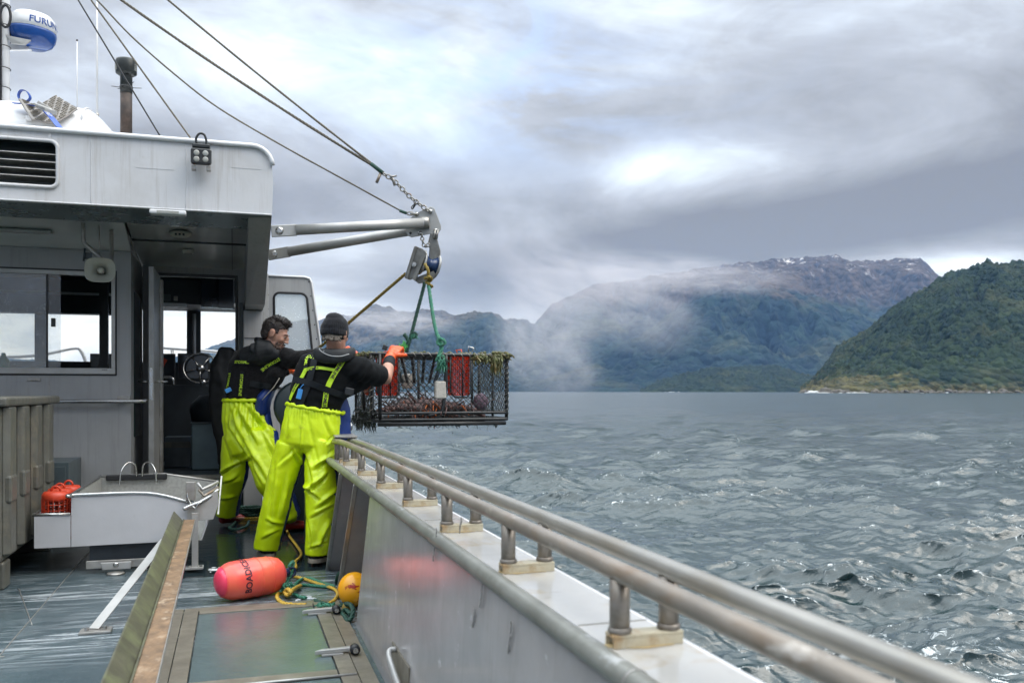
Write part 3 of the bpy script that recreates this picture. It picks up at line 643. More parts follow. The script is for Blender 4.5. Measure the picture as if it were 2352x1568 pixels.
# ---- deck
def deck_mat():
    m = bpy.data.materials.new('wet_grey_deck'); m.use_nodes = True; nt = m.node_tree; nt.nodes.clear(); g = G(nt)
    out = g.n('ShaderNodeOutputMaterial'); p = g.n('ShaderNodeBsdfPrincipled'); nt.links.new(p.outputs[0], out.inputs[0])
    tc = g.n('ShaderNodeTexCoord'); vec = tc.outputs['Object']
    c = g.mix(g.ramp(g.noise(vec, 2.2, 6, .65), [(.3, 0), (.7, 1)]), (.036, .062, .075), (.085, .118, .13))
    mp = g.n('ShaderNodeMapping'); nt.links.new(vec, mp.inputs[0]); mp.inputs['Scale'].default_value = (.9, 7, 1); mp.inputs['Rotation'].default_value = (0, 0, R(-12))
    foam = g.m('MULTIPLY', g.ramp(g.noise(mp.outputs[0], 1.7, 8, .72, 1.4), [(.47, 0), (.60, 1)]), g.ramp(g.noise(vec, .9, 3), [(.33, 0), (.55, 1)]))
    y = g.sep(vec)[1]
    foam = g.m('MULTIPLY', foam, g.ramp(g.m('MULTIPLY', y, .1), [(.40, 0), (.46, 1), (.56, 1), (.60, .25)]))
    c = g.mix(g.m('MULTIPLY', foam, .75), c, (.50, .53, .55))
    sp = g.ramp(g.noise(vec, 90, 2, .7), [(.60, 0), (.72, .5)]); c = g.mix(sp, c, (.34, .36, .37))
    nt.links.new(c, p.inputs['Base Color'])
    nt.links.new(g.m('ADD', g.m('MULTIPLY', g.noise(vec, 3, 5, .6), .38), g.m('ADD', g.m('MULTIPLY', foam, .3), -.06), clamp=True), p.inputs['Roughness'])
    p.inputs['Specular IOR Level'].default_value = .5; p.inputs['Metallic'].default_value = .1
    b = g.n('ShaderNodeBump'); b.inputs['Distance'].default_value = .0016
    nt.links.new(g.m('ADD', g.noise(vec, 160, 3, .6), g.m('MULTIPLY', g.noise(vec, 9, 4), 2.2)), b.inputs['Height']); nt.links.new(b.outputs[0], p.inputs['Normal'])
    return m
MT['deck'] = deck_mat()
MT['deck_well'] = mat('flooded_dark_deck', (.018, .030, .036), .07, metal=.1, var=.4, vs=4, spec=.7, bump=.002, bs=9, aniso=(1, 2.4, 1), rvar=.04)
b = MB(); b.bb(-4.5, .78, -2.5, 5.84, -.06, 0)
b.bb(-4.5, -.34, 5.84, WA + .3, -.06, 0)
obj('deck', b, 'deck', kind='structure')
b = MB(); b.bb(-.34, .78, 5.84, 14, -.10, -.022); obj('deck', b, 'deck_well', kind='structure')
# weld seams on the deck
sm_ = MB()
for (x0, y0, x1, y1) in [(-1.2, 5.83, -.95, 4.9), (-1.0, 8.0, -.96, 2.4), (-4, 4.35, -.95, 4.35)]:
    sm_.tube(resample([(x0, y0, .001), (x1, y1, .001)], .08), .0025, 5)
obj('deck_weld', sm_, 'alu', kind='structure')

# ---- hatch
ht = thing('deck_hatch', 'flat aluminium deck hatch with a wet plate reflecting the pink buoy', 'hatch', (.12, 4.25, 0))
MT['hatch'] = mat('wet_hatch_plate', (.115, .155, .16), .15, metal=.25, var=.1, vs=5, rvar=.08, bump=.0008, bs=160, spec=.7)
MT['hframe'] = mat('worn_hatch_frame', (.19, .17, .135), .4, metal=.25, var=.25, vs=12, col2=(.16, .14, .11), c2s=9, c2t=(.48, .7), rvar=.12, bump=.0008, bs=60)
b = MB(); b.bb(-.17, .40, 3.70, 4.82, .004, .012); obj('plate', b, 'hatch', ht, bevel=.002)
for (x0, x1, y0, y1) in [(-.245, -.176, 2.2, 4.90), (.406, .475, 2.2, 4.90), (-.170, .400, 4.826, 4.90), (-.170, .400, 3.60, 3.694)]:
    b = MB(); b.bb(x0, x1, y0, y1, .002, .016); obj('frame', b, 'hframe', ht, bevel=.002)
for (x0, x1, y0, y1) in [(-.325, -.250, 2.2, 4.98), (.480, .545, 2.2, 4.98), (-.245, .475, 4.905, 4.98)]:
    b = MB(); b.bb(x0, x1, y0, y1, .001, .010); obj('rim', b, 'hframe', ht, bevel=.002)
b = MB(); b.tube([(-.16, 3.60, .018), (.47, 3.60, .018)], .006, 6); obj('lift_bar', b, 'alu_light', ht)
b = MB(); b.bb(-.17, .40, 2.2, 3.59, .004, .012); obj('plate', b, 'hatch', ht)
for y in (4.66, 3.92):
    l = thing('hatch_latch', ('far' if y > 4.3 else 'near') + ' aluminium lever latch bolted on the right edge of the deck hatch', 'latch', (.47, y, .016), 'latches of the deck hatch')
    b = MB(); b.prism([(.33, y - .012, .018), (.36, y + .012, .018), (.50, y + .016, .022), (.50, y - .016, .022)], (0, 0, .018)); obj('lever', b, 'alu_light', l, bevel=.003)
    b = MB(); b.bb(.36, .45, y - .03, y + .005, .014, .02); obj('keeper', b, 'alu_light', l)
    b = MB(); b.lathe([(.001, 0), (.022, 0), (.022, .03), (.001, .03)], (.50, y - .012, .034), (0, -1, 0), 16); obj('bush', b, 'black', l)
    b = MB(); b.lathe([(.001, 0), (.012, 0), (.012, .012), (.001, .012)], (.50, y - .045, .034), (0, -1, 0), 6, sm=False); obj('bolt', b, 'steel', l)

# ---- bulwark
def lean(x, z): return x + .055 * z      # inner plate leans outboard
bw = thing('bulwark', 'grey painted starboard bulwark with a rounded coaming and white top', 'bulwark', (.65, 3, 0))
b = MB()
ys = [-1.5, 4.0]
b.prism([(.57, -1.5, 0), (.57, 4.40, 0), (.607, 4.18, .665), (.607, -1.5, .665)], (.012, 0, 0)); obj('inner_plate', b, 'grey_in', bw)
b = MB(); b.prism([(.735, -1.5, -.1), (.735, 11, -.1), (.765, 11, .66), (.765, -1.5, .66)], (.012, 0, 0)); obj('hull_plate', b, 'grey_in', bw)
b = MB(); b.prism([(.79, -1.5, -1.7), (.79, 12, -1.7), (.79, 12, .69), (.79, -1.5, .69)], (.01, 0, 0)); obj('hull_side', b, 'white', bw)
b = MB(); b.bb(.63, .787, -1.5, 9.0, .672, .694); 
obj('gunwale_top', b, 'gunwale', bw, bevel=.004)
b = MB(); b.tube([(.612, y, .684) for y in np.arange(-1.5, 9.1, .5)], .023, 14); obj('coaming', b, 'coaming', bw)
for y in (1.3, 3.98, 5.9):
    b = MB(); b.tube([(.612, y - .004, .684), (.612, y + .004, .684)], .0245, 14); obj('weld_ring', b, 'alu', bw)
for y in (.95, 1.62, 3.1):
    b = MB(); b.bb(.64, .786, y, y + .003, .694, .6955); obj('seam', b, 'alu', bw)
for (yb, yt) in [(5.2, 4.66), (5.85, 5.32), (6.9, 6.5)]:
    b = MB(); b.prism([(.572, yb, -.02), (.600, yt, .665), (.604, yt + .012, .665), (.576, yb + .012, -.02)], (.15, 0, 0)); obj('stiffener', b, 'grey_in', bw)
    b = MB(); b.bar((.572, yb, -.02), (.602, yt, .665), .012, .024, (1, 0, 0)); obj('stiffener_flange', b, 'alu', bw, bevel=.003)
for (u, v) in [(824, 1225), (812, 1278), (838, 1185)]:
    p = PX(u, v, .735); b = MB(); b.tube([p + V((0, 0, 0)), p + V((-.05, -.05, .0))], .016, 10); b.tube([p + V((-.045, -.045, 0)), p + V((-.055, -.055, 0))], .021, 10); obj('pipe_stub', b, 'alu_light', bw)
# recess with a grab handle low on the inner plate
p0 = PX(925, 1545, .585)
b = MB(); b.box((.577, p0.y, p0.z), (.006, .34, .14)); obj('pocket', b, 'hframe', bw)
h_ = MB(); q = PX(905, 1520, .555)
h_.tube(smooth_path([(.572, q.y + .06, q.z + .03), (.545, q.y + .05, q.z + .025), (.545, q.y - .02, q.z - .01), (.545, q.y - .30, q.z - .055), (.572, q.y - .32, q.z - .06)], 4), .011, 10)
gh = obj('grab_handle', h_, 'alu_light', bw)
# debris strakes: a few drips standing proud on the inner plate
b = MB()
for (u, v0, v1) in [(1060, 1190, 1225), (1003, 1215, 1290), (1110, 1325, 1395), (975, 1400, 1440), (1090, 1400, 1440), (975, 1500, 1568), (1175, 1430, 1500)]:
    for k in range(int((v1 - v0) / 5)):
        p = PX(u - (k * 5) * .12 + random.uniform(-1, 1), v0 + k * 5, .597); b.ell(p, .002, .0025 + random.random() * .003, .006, n=5, m=4)
MT['drip'] = mat('dried_drip', (.22, .21, .20), .5, var=.5, vs=60)
obj('dried_drip', b, 'drip', bw, kind='stuff')

# ---- guard rails
gr = thing('guard_rail', 'low double-tube guard rail on short posts along the starboard gunwale', 'rail', (.71, 3, .69))
RZ = .826
def rail_path(x): return [(x, y, RZ) for y in np.arange(-.6, 5.4, .4)] + [(x, 5.5, RZ), (x - .005, 5.85, RZ - .004), (x - .02, 6.05, RZ - .012)]
b = MB(); b.tube(rail_path(.66), .0185, 14); obj('rail', b, 'rail', gr, label='rust-stained inner rail tube')
b = MB(); b.tube(rail_path(.757), .0185, 14); obj('rail', b, 'rail_outer', gr, label='pale outer rail tube')
proto = []
yy = [2.15 + .68 * k for k in range(-3, 6)] + [5.75]
for i, y in enumerate(yy):
    if i == 0:
        for x in (.66, .757):
            b = MB(); b.lathe([(.0185, .703), (.0185, RZ - .012)], (x, y, 0), (0, 0, 1), 14); b.lathe([(.0180, .7175), (.0212, .7185), (.0222, .722), (.0212, .727), (.0180, .729)], (x, y, 0), (0, 0, 1), 12)
            po = obj('post', b, 'post', gr); proto.append((po, x))
        b = MB()
        b.bb(.640, .777, y - .02, y + .02, .711, .718); b.bb(.640, .777, y - .02, y - .015, .694, .711); b.bb(.640, .777, y + .015, y + .02, .694, .711)
        fo = obj('post_foot', b, 'foot', gr, bevel=.0015); proto.append((fo, 0)); y00 = y
    else:
        for po, x in proto:
            c = po.copy(); COL.objects.link(c); c.parent = gr; c.location = po.location + V((0, y - y00, 0))
# rusty wash of each foot on the gunwale: thin puddle stains (dirt with a shape of its own)
MT['stain'] = mat('rust_wash', (.50, .38, .20), .2, var=.3, vs=20)
for y in yy[2:]:
    b = MB(); n = 16; c = V((.70, y, .6952))
    vs = [c] + [c + V((math.cos(a) * .075 * random.uniform(.8, 1.0), math.sin(a) * .030 * random.uniform(.8, 1.2), 0)) for a in [2 * math.pi * k / n for k in range(n)]]
    b.add(vs, [(0, 1 + k, 1 + (k + 1) % n) for k in range(n)]); obj('rust_stain', b, 'stain', bw)
# capping plate and roller at the forward end of the rails
rc = thing('rail_roller', 'stubby steel roller and cap plate at the forward end of the guard rail', 'roller', (.70, 6.1, .69))
b = MB(); b.prism([(.635, 5.98, .842), (.775, 5.90, .842), (.80, 6.35, .842), (.66, 6.45, .842)], (0, 0, .012)); obj('cap_plate', b, 'alu', rc, bevel=.003)
for (x, y) in [(.655, 6.03), (.76, 6.0), (.68, 6.36)]:
    b = MB(); b.tube([(x, y, .694), (x, y, .842)], .017, 10); obj('post', b, 'post', rc)
b = MB(); b.lathe([(.012, 0), (.03, .005), (.03, .02), (.024, .03), (.024, .14), (.03, .15), (.03, .16), (.012, .165)], (.64, 6.36, .90), (1, .25, 0), 16); obj('drum', b, 'steel', rc)

# ---- long open channel towards the sorting tray, its leg and its brace
ch = thing('chute', 'long rust-brown channel with a mossy side sloping from the tray to the camera', 'channel', (-.28, 4, .3))
a0, a1 = V((-.312, 6.10, .325)), V((-.265, .9, .325))
b = MB(); b.prism([a0 + V((0, 0, -.006)), a1 + V((0, 0, -.006)), a1 + V((.070, 0, -.006)), a0 + V((.072, 0, -.006))], (0, 0, .006)); obj('channel_floor', b, 'chute_wood', ch)
b = MB(); b.prism([a0 + V((-.002, 0, -.004)), a1 + V((-.002, 0, -.004)), a1 + V((-.052, 0, .052)), a0 + V((-.052, 0, .055))], (-.005, 0, .002)); obj('side_flange', b, 'chute', ch)
b = MB(); b.bar(a0 + V((.004, 0, .004)), a1 + V((.004, 0, .004)), .006, .006); obj('joint_bead', b, 'chute', ch)
b = MB(); b.bar(a0 + V((.074, 0, -.003)), a1 + V((.072, 0, -.003)), .004, .014); obj('edge_strip', b, 'alu', ch)
b = MB(); b.bb(-.262, -.222, 6.14, 6.17, 0, .36); obj('leg', b, 'alu_light', ch, bevel=.002)
b = MB(); b.bb(-.30, -.19, 6.10, 6.20, .001, .012); obj('foot_plate', b, 'alu_light', ch)
for x in (-.285, -.205):
    b = MB(); b.lathe([(.001, 0), (.010, 0), (.010, .01), (.001, .01)], (x, 6.13, .012), n=6, sm=False); obj('bolt', b, 'steel', ch)
f0 = V((-.64, 4.67, .015)); f1 = V((-.365, 5.30, .33))
b = MB(); b.bar(f0, f1, .05, .006, (0, 0, 1)); obj('brace', b, 'alu_light', ch, bevel=.001)
b = MB(); b.bar(f0 + V((.01, .022, .0)), f1 + V((.01, .022, 0)), .018, .006, (0, 1, 0)); obj('brace_edge', b, 'alu_light', ch)
b = MB(); b.bb(-.70, -.56, 4.62, 4.71, .001, .012); obj('foot_plate', b, 'alu', ch, bevel=.002)
for x in (-.67, -.59):
    b = MB(); b.lathe([(.001, 0), (.011, 0), (.011, .014), (.001, .014)], (x, 4.655, .012), n=6, sm=False); obj('bolt', b, 'steel', ch)

# ---- sorting tray
TX0, TX1, TY0, TY1, TZ0, TZ1 = -.98, -.30, 6.2, 7.5, .17, .494
tr = thing('sorting_tray', 'large welded aluminium sorting tray with a tapering lip beside the channel', 'tray', (-.6, 6.9, 0))
th = .008
b = MB(); b.prism([(TX0, TY0, TZ0), (-.42, TY0, TZ0 + .005), (-.28, TY0, .33), (-.12, TY0, .36), (-.12, TY0, .43), (-.28, TY0, .425), (-.52, TY0, .49), (TX0, TY0, TZ1)], (0, th, 0)); obj('front_wall', b, 'tray', tr)
b = MB(); b.bb(TX0, TX0 + th, TY0 + th, TY1, TZ0, TZ1); obj('side_wall', b, 'tray_in', tr)
b = MB(); b.prism([(TX0 + .01, TY1, TZ0), (-.2, TY1, TZ0), (-.12, TY1, .42), (-.5, TY1, .5), (TX0 + .01, TY1, TZ1)], (0, th, 0)); obj('back_wall', b, 'tray_in', tr)
b = MB(); b.bb(TX0 + th, -.2, TY0 + th, TY1, TZ0, TZ0 + .008); obj('tray_floor', b, 'tray_in', tr)
b = MB(); b.prism([(-.21, TY0 + .01, TZ0), (-.21, TY1, TZ0), (-.13, TY1, .44), (-.13, TY0 + .01, .40)], (th, 0, 0)); obj('side_wall', b, 'tray', tr)
b = MB(); b.tube(smooth_path([(TX0, TY1, TZ1), (TX0, TY0 + .05, TZ1), (TX0 + .02, TY0 + .005, TZ1), (-.54, TY0 + .004, .492), (-.30, TY0 + .004, .43), (-.24, TY0 + .004, .418)], 5), .0125, 10); obj('rim_tube', b, 'steel', tr)
b = MB(); b.tube([(TX0, TY1 + .004, TZ1), (-.52, TY1 + .004, .50), (-.12, TY1 + .004, .43)], .009, 8); obj('rim_tube', b, 'alu_light', tr)
b = MB(); b.bb(-.94, -.50, TY1 - .03, TY1 - .005, .46, .505); obj('rubber_strip', b, 'rubber', tr, bevel=.008)
b = MB(); b.bb(-.965, -.955, 6.9, 6.96, .25, .40); obj('rubber_strip', b, 'rubber', tr)
for sx in (-1, 1):
    b = MB(); cx = -.70
    b.tube(smooth_path([(cx + sx * .02, TY1 - .03, .49), (cx + sx * .03, TY1 - .05, .58), (cx + sx * .08, TY1 - .08, .60), (cx + sx * .12, TY1 - .12, .54), (cx + sx * .13, TY1 - .14, .44)], 5), .0065, 8)
    obj('wire_hook', b, 'steel', tr)
# end lip with prongs (pot tipping fork)
b = MB(); b.prism([(-.29, TY0 - .01, .30), (-.13, TY0 - .01, .31), (-.10, TY0 - .01, .40), (-.10, TY0 - .01, .50), (-.29, TY0 - .01, .40)], (0, -.006, 0)); obj('lip_plate', b, 'alu_light', tr)
b = MB(); b.tube(smooth_path([(-.315, TY0 - .05, .385), (-.27, TY0 - .04, .405), (-.20, TY0 - .02, .43), (-.13, TY0 + .0, .47), (-.10, TY0 + .02, .50)], 4), .014, 10); obj('lip_tube', b, 'steel', tr)
for (dx_, dz_, m_) in [(0, 0, 'alu_light'), (.01, -.045, 'rail'), (.03, -.09, 'rail')]:
    b = MB(); b.tube([(-.23 + dx_, TY0 + .05, .545 + dz_), (-.20 + dx_, TY0 + .04, .50 + dz_), (-.10, TY0 + .08, .545 + dz_ * .8)], .0105, 8); obj('prong', b, m_, tr)
b = MB(); b.prism([(-.105, TY0 - .01, .34), (-.095, TY0 - .01, .34), (-.075, TY0 + .12, .58), (-.085, TY0 + .12, .58)], (0, .01, 0)); obj('prong_plate', b, 'alu_light', tr)
b = MB(); b.tube(smooth_path([(-.285, TY0 - .02, .50), (-.29, TY0 - .03, .47), (-.27, TY0 - .04, .42), (-.24, TY0 - .05, .39), (-.22, TY0 - .05, .42), (-.20, TY0 - .04, .43)], 4), .006, 7); obj('wire_loop', b, 'steel', tr)
b = MB(); b.bb(-.30, -.24, TY0 - .03, TY0 + .0, .44, .56); obj('upright', b, 'alu', tr, bevel=.004)
# small side trough
b = MB(); b.bb(-1.19, TX0 - .004, 6.2, 6.208, TZ0, .375); b.bb(-1.19, -1.182, 6.208, 6.95, TZ0, .375); b.bb(-1.182, TX0 - .004, 6.942, 6.95, TZ0, .375); b.bb(-1.182, TX0 - .004, 6.208, 6.942, TZ0, TZ0 + .008); obj('side_trough', b, 'tray', tr)
b = MB(); b.tube([(-1.195, 6.95, .378), (-1.195, 6.2, .378), (TX0 - .006, 6.198, .378)], .010, 8); obj('trough_rim', b, 'steel', tr)
# base under the tray
bs_ = thing('tray_base', 'low dark steel base with a latch plate under the sorting tray', 'base', (-.7, 6.4, 0))
b = MB(); b.bb(-.88, -.42, 6.24, 6.9, .05, .165); obj('box', b, 'dark_in', bs_)
b = MB(); b.bb(-.89, -.40, 6.16, 6.18, .03, .08); obj('front_bar', b, 'alu', bs_, bevel=.003)
b = MB(); b.prism([(-.80, 6.12, .075), (-.62, 6.12, .075), (-.625, 6.12, .028), (-.79, 6.12, .028)], (0, -.012, 0)); obj('latch_plate', b, 'alu_light', bs_, bevel=.004)
b = MB(); b.ell((-.71, 6.105, .058), .018, .008, .016, n=10, m=6); obj('latch_knob', b, 'steel', bs_)
b = MB(); b.lathe([(.001, 0), (.055, 0), (.05, .01), (.001, .014)], (-.71, 6.10, .001), n=16); obj('latch_foot', b, 'alu', bs_)

# perforated red bait pots in the side trough
def pot(c, r, h, label, tilt=0):
    t = thing('bait_pot', label, 'bait pot', c, 'red bait pots in the side trough'); c = V(c); n = 16; k = 7
    b = MB(); b.lathe([(r * .9, 0), (r, h * .08), (r, h * .1), (r * .9, .012), (r * .85, .006)], c, n=n)
    for j in range(n):
        a = 2 * math.pi * j / n; d = V((math.cos(a), math.sin(a), 0))
        b.bar(c + d * r * .98 + V((0, 0, h * .08)), c + d * r * 1.02 + V((0, 0, h * .86)), r * .16, .003, tuple(d.cross(V((0, 0, 1)))))
    for i in range(k + 1):
        z = h * (.1 + .76 * i / k); b.tube([c + V((math.cos(2 * math.pi * j / n) * r, math.sin(2 * math.pi * j / n) * r, z)) for j in range(n)], r * .05, 4, closed=True, caps=False)
    obj('mesh_wall', b, 'basket_d', t)
    b = MB(); b.lathe([(r * 1.02, h * .82), (r * 1.08, h * .86), (r * 1.08, h * .93), (r * .9, h * .99), (.002, h)], c, n=n); l = obj('lid', b, 'basket_d', t)
    b = MB(); b.tube([c + V((math.cos(a) * r * .35, 0, h + math.sin(a) * r * .4)) for a in np.linspace(0, math.pi, 8)], r * .09, 6); obj('lid_loop', b, 'basket_d', l)
pot((-1.085, 6.295, TZ0 + .01), .076, .335, 'nearest of the red perforated bait pots in the tray side trough')
pot((-1.09, 6.47, TZ0 + .01), .076, .335, 'middle red bait pot in the trough, half hidden by the nearest one')
pot((-1.07, 6.66, TZ0 + .01), .076, .335, 'rearmost red bait pot in the trough, against the tray wall')

# ---- big ribbed fish bin and the tub in front of it
fb = thing('fish_bin', 'tall ribbed grey insulated fish bin at the left edge against the cabin', 'bin', (-1.9, 6.6, 0))
bx = -1.28; y0, y1 = 5.75, 7.3
b = MB(); b.bb(-2.9, bx, y0, y1, .16, 1.06); obj('shell', b, 'bin', fb, bevel=.02)
b = MB(); b.bb(-2.93, bx + .045, y0 - .03, y1 + .03, 1.062, 1.115); obj('top_rim', b, 'bin', fb, bevel=.012)
for k, y in enumerate([5.80, 6.16, 6.55, 6.95]):
    b = MB(); b.prism([(bx + .001, y, .2), (bx + .001, y, 1.058), (bx + .04, y + .03, 1.058), (bx + .04, y + .03, .2)], (0, .14, 0)); obj('rib', b, 'bin', fb, bevel=.008)
    b = MB(); b.bb(bx + .002, bx + .048, y + .01, y + .16, .50, .66); obj('band_block', b, 'bin', fb, bevel=.014)
for y in (y0 + .05, y1 - .2):
    b = MB(); b.bb(-2.8, bx + .01, y, y + .16, 0.002, .158); obj('foot', b, 'bin', fb, bevel=.01)
tb = thing('tub', 'blue-grey steel tub with an open rim in front of the ribbed fish bin', 'tub', (-1.7, 5.3, 0))
b = MB(); b.prism([(-1.29, 5.0, .22), (-1.29, 5.66, .30), (-1.27, 5.66, .84), (-1.27, 5.0, .80)], (-.012, 0, 0)); obj('side_wall', b, 'bin_in', tb)
b = MB(); b.bb(-2.4, -1.30, 5.655, 5.665, .25, .83); obj('back_wall', b, 'bin_in', tb)
b = MB(); b.bb(-2.4, -1.30, 4.99, 5.0, .22, .80); obj('front_wall', b, 'bin_in', tb)
b = MB(); b.tube([(-1.275, 4.99, .803), (-1.275, 5.66, .845)], .012, 8); obj('rim', b, 'alu', tb)
b = MB(); b.bb(-2.35, -1.33, 5.05, 5.6, .001, .215); obj('pedestal', b, 'bin', tb, bevel=.02)
b = MB(); b.tube([(-1.42, 5.6, .80), (-1.42, 5.6, 1.0)], .018, 8); b.tube([(-1.42, 5.6, 1.0), (-1.33, 5.6, 1.0)], .012, 8); obj('handle_post', b, 'alu', tb)
rg = MB(); rg.ell((-1.40, 5.5, .83), .07, .05, .04, n=10, m=6); me = remesh(rg, .01, 1); displace(me, lambda c, n: .012 * mnoise.noise(c * 30))
r_ = obj('rag', me, 'white_cloth'); tag(r_, 'crumpled white rag draped on the rim of the steel tub', 'rag')
tx = thing('junction_box', 'small grey steel locker on the cabin wall behind the fish bin', 'box', (-1.3, 7.8, .4))
b = MB(); b.bb(-1.62, -1.22, 7.6, 8.19, .28, .60); obj('shell', b, 'bin_in', tx, bevel=.004)
b = MB(); b.bb(-1.60, -1.24, 7.585, 7.599, .32, .57); obj('door', b, 'bin_in', tx, bevel=.004)
# ================================================================ wheelhouse
wh = thing('wheelhouse', 'grey wheelhouse with a deep white roof fascia and an open aft door', 'wheelhouse', (-1.5, 9, 0))
def rrect(x0, x1, z0, z1, r, n=5):
    pts = []
    for cx, cz, a0 in ((x1 - r, z1 - r, 0), (x0 + r, z1 - r, 90), (x0 + r, z0 + r, 180), (x1 - r, z0 + r, 270)):
        for k in range(n + 1):
            a = R(a0 + 90 * k / n); pts.append((cx + r * math.cos(a), cz + r * math.sin(a)))
    return pts
def panel_hole(outer, hole, y, th, name, m, parent, plane='y', bevel=0):
    """plate with a hole: outer rectangle (x0,x1,z0,z1), hole polygon"""
    bm = bmesh.new(); x0, x1, z0, z1 = outer if len(outer) == 4 else (0, 0, 0, 0)
    op = [(x0, z0), (x1, z0), (x1, z1), (x0, z1)]
    vo = [bm.verts.new((x, y, z)) for x, z in op]; vh = [bm.verts.new((x, y, z)) for x, z in hole]
    es = [bm.edges.new((vo[i], vo[(i + 1) % 4])) for i in range(4)] + [bm.edges.new((vh[i], vh[(i + 1) % len(vh)])) for i in range(len(vh))]
    bmesh.ops.triangle_fill(bm, edges=es, use_beauty=True)
    r_ = bmesh.ops.extrude_face_region(bm, geom=bm.faces[:]); bmesh.ops.translate(bm, verts=[e for e in r_['geom'] if isinstance(e, bmesh.types.BMVert)], vec=(0, th, 0))
    bmesh.ops.recalc_face_normals(bm, faces=bm.faces)
    b = MB(); b.v = [v.co.copy() for v in bm.verts]; bm.verts.index_update(); b.f = [tuple(v.index for v in f.verts) for f in bm.faces]; bm.free()
    return obj(name, b, m, parent)
CX = -.836; FX = .267        # cabin corner and outer side
# window opening in the aft wall: measured at the wall plane
wl = PY(0, 635, WA); wr = PY(258, 840, WA)
WZ0, WZ1 = PY(200, 845, WA).z, PY(200, 633, WA).z
WX1 = PY(256, 700, WA).x; WX0 = -2.75
panel_hole((-3.9, CX, 0.0, 2.33), [(WX0, WZ0), (WX1, WZ0), (WX1, WZ1), (WX0, WZ1)], WA, .03, 'aft_wall', 'grey', wh)
b = MB(); b.bb(CX - .006, CX, WA + .031, WL, 0, 2.33); obj('recess_wall', b, 'grey', wh)
b = MB(); b.bb(CX + .001, CX + .006, WA + .22, WL - .25, .75, 2.02); obj('recess_panel', b, 'green_glass', wh, bevel=.002)
DX0, DX1, DZ0, DZ1 = -.70, .012, .335, 2.255
panel_hole((CX + .002, FX, .0, 2.50), [(DX0, DZ0), (DX1, DZ0), (DX1, DZ1), (DX0, DZ1)], WL, .04, 'door_wall', 'grey', wh)
for q in [(DX0 - .03, DX0, DZ0, DZ1 + .03), (DX1, DX1 + .022, DZ0, DZ1 + .03), (DX0, DX1, DZ1, DZ1 + .03)]:
    b = MB(); b.bb(q[0], q[1], WL - .018, WL - .002, q[2], q[3]); obj('door_frame', b, 'alu_light' if q[1] < -.5 else 'black', wh, bevel=.002)
b = MB(); b.bb(DX0, DX1, WL - .05, WL - .003, DZ0 - .03, DZ0); obj('door_sill', b, 'alu', wh)
# window frame, seal, sashes
for q in [(WX0, WX1 + .03, WZ1, WZ1 + .035), (WX0, WX1 + .03, WZ0 - .05, WZ0), (WX1, WX1 + .03, WZ0, WZ1)]:
    b = MB(); b.bb(q[0], q[1], WA - .014, WA - .002, q[2], q[3]); obj('window_frame', b, 'alu_light', wh, bevel=.003)
for q in [(WX0, WX1 + .042, WZ1 + .037, WZ1 + .048), (WX0, WX1 + .042, WZ0 - .063, WZ0 - .052), (WX1 + .032, WX1 + .042, WZ0 - .052, WZ1 + .037)]:
    b = MB(); b.bb(q[0], q[1], WA - .008, WA - .002, q[2], q[3]); obj('window_seal', b, 'rubber', wh)
sx = PY(108, 700, WA).x; sx2 = PY(139, 700, WA).x
b = MB(); b.bb(WX0, sx2, WA + .006, WA + .010, WZ0, WZ1); o = obj('window_pane', b, 'glass', wh, label='sliding pane with dried spray')
b = MB(); b.bb(sx - .008, sx + .008, WA - .001, WA + .005, WZ0, WZ1); obj('sash_bar', b, 'black', wh)
b = MB(); b.bb(WX0, sx - .008, WA + .016, WA + .019, WZ0, WZ1); obj('window_pane', b, 'glass', wh)
b = MB(); b.bb(PY(118, 0, WA).x, PY(128, 0, WA).x, WA - .02, WA + .004, PY(0, 748, WA).z, PY(0, 728, WA).z); obj('window_catch', b, 'black', wh, bevel=.003)
for u in (236, 240, 244):
    b = MB(); b.lathe([(.001, 0), (.004, 0), (.004, .003), (.001, .003)], PY(u, 849, WA - .015), (0, -1, 0), 8); obj('screw', b, 'black', wh)
b = MB(); p = PY(78, 871, WA - .002); b.box(p + V((0, -.006, 0)), (.10, .012, .03)); b.box(p + V((0, -.015, 0)), (.05, .012, .018)); obj('wall_bracket', b, 'alu', wh, bevel=.003)
b = MB(); p = PY(113, 880, WA); b.bb(p.x - .004, p.x + .003, WA - .003, WA - .001, p.z + .05 - .4, p.z + .05); obj('wall_seam', b, 'alu', wh)
b = MB(); p0, p1 = PY(40, 925, WA - .08), PY(318, 918, WA - .08); p1.z = p0.z = 1.065
b.tube([p0, p1, p1 + V((.04, .02, 0)), p1 + V((.05, .08, 0))], .017, 10); hr = obj('handrail', b, 'steel', wh)
b = MB(); b.bb(CX - .10, CX - .002, WA - .06, WA - .02, 1.07, 1.11); obj('handrail_bracket', b, 'alu', hr)
# seam where wall meets soffit
b = MB(); b.bb(-3.9, CX, WA - .012, WA - .002, 2.315, 2.33); obj('wall_trim', b, 'grey', wh)

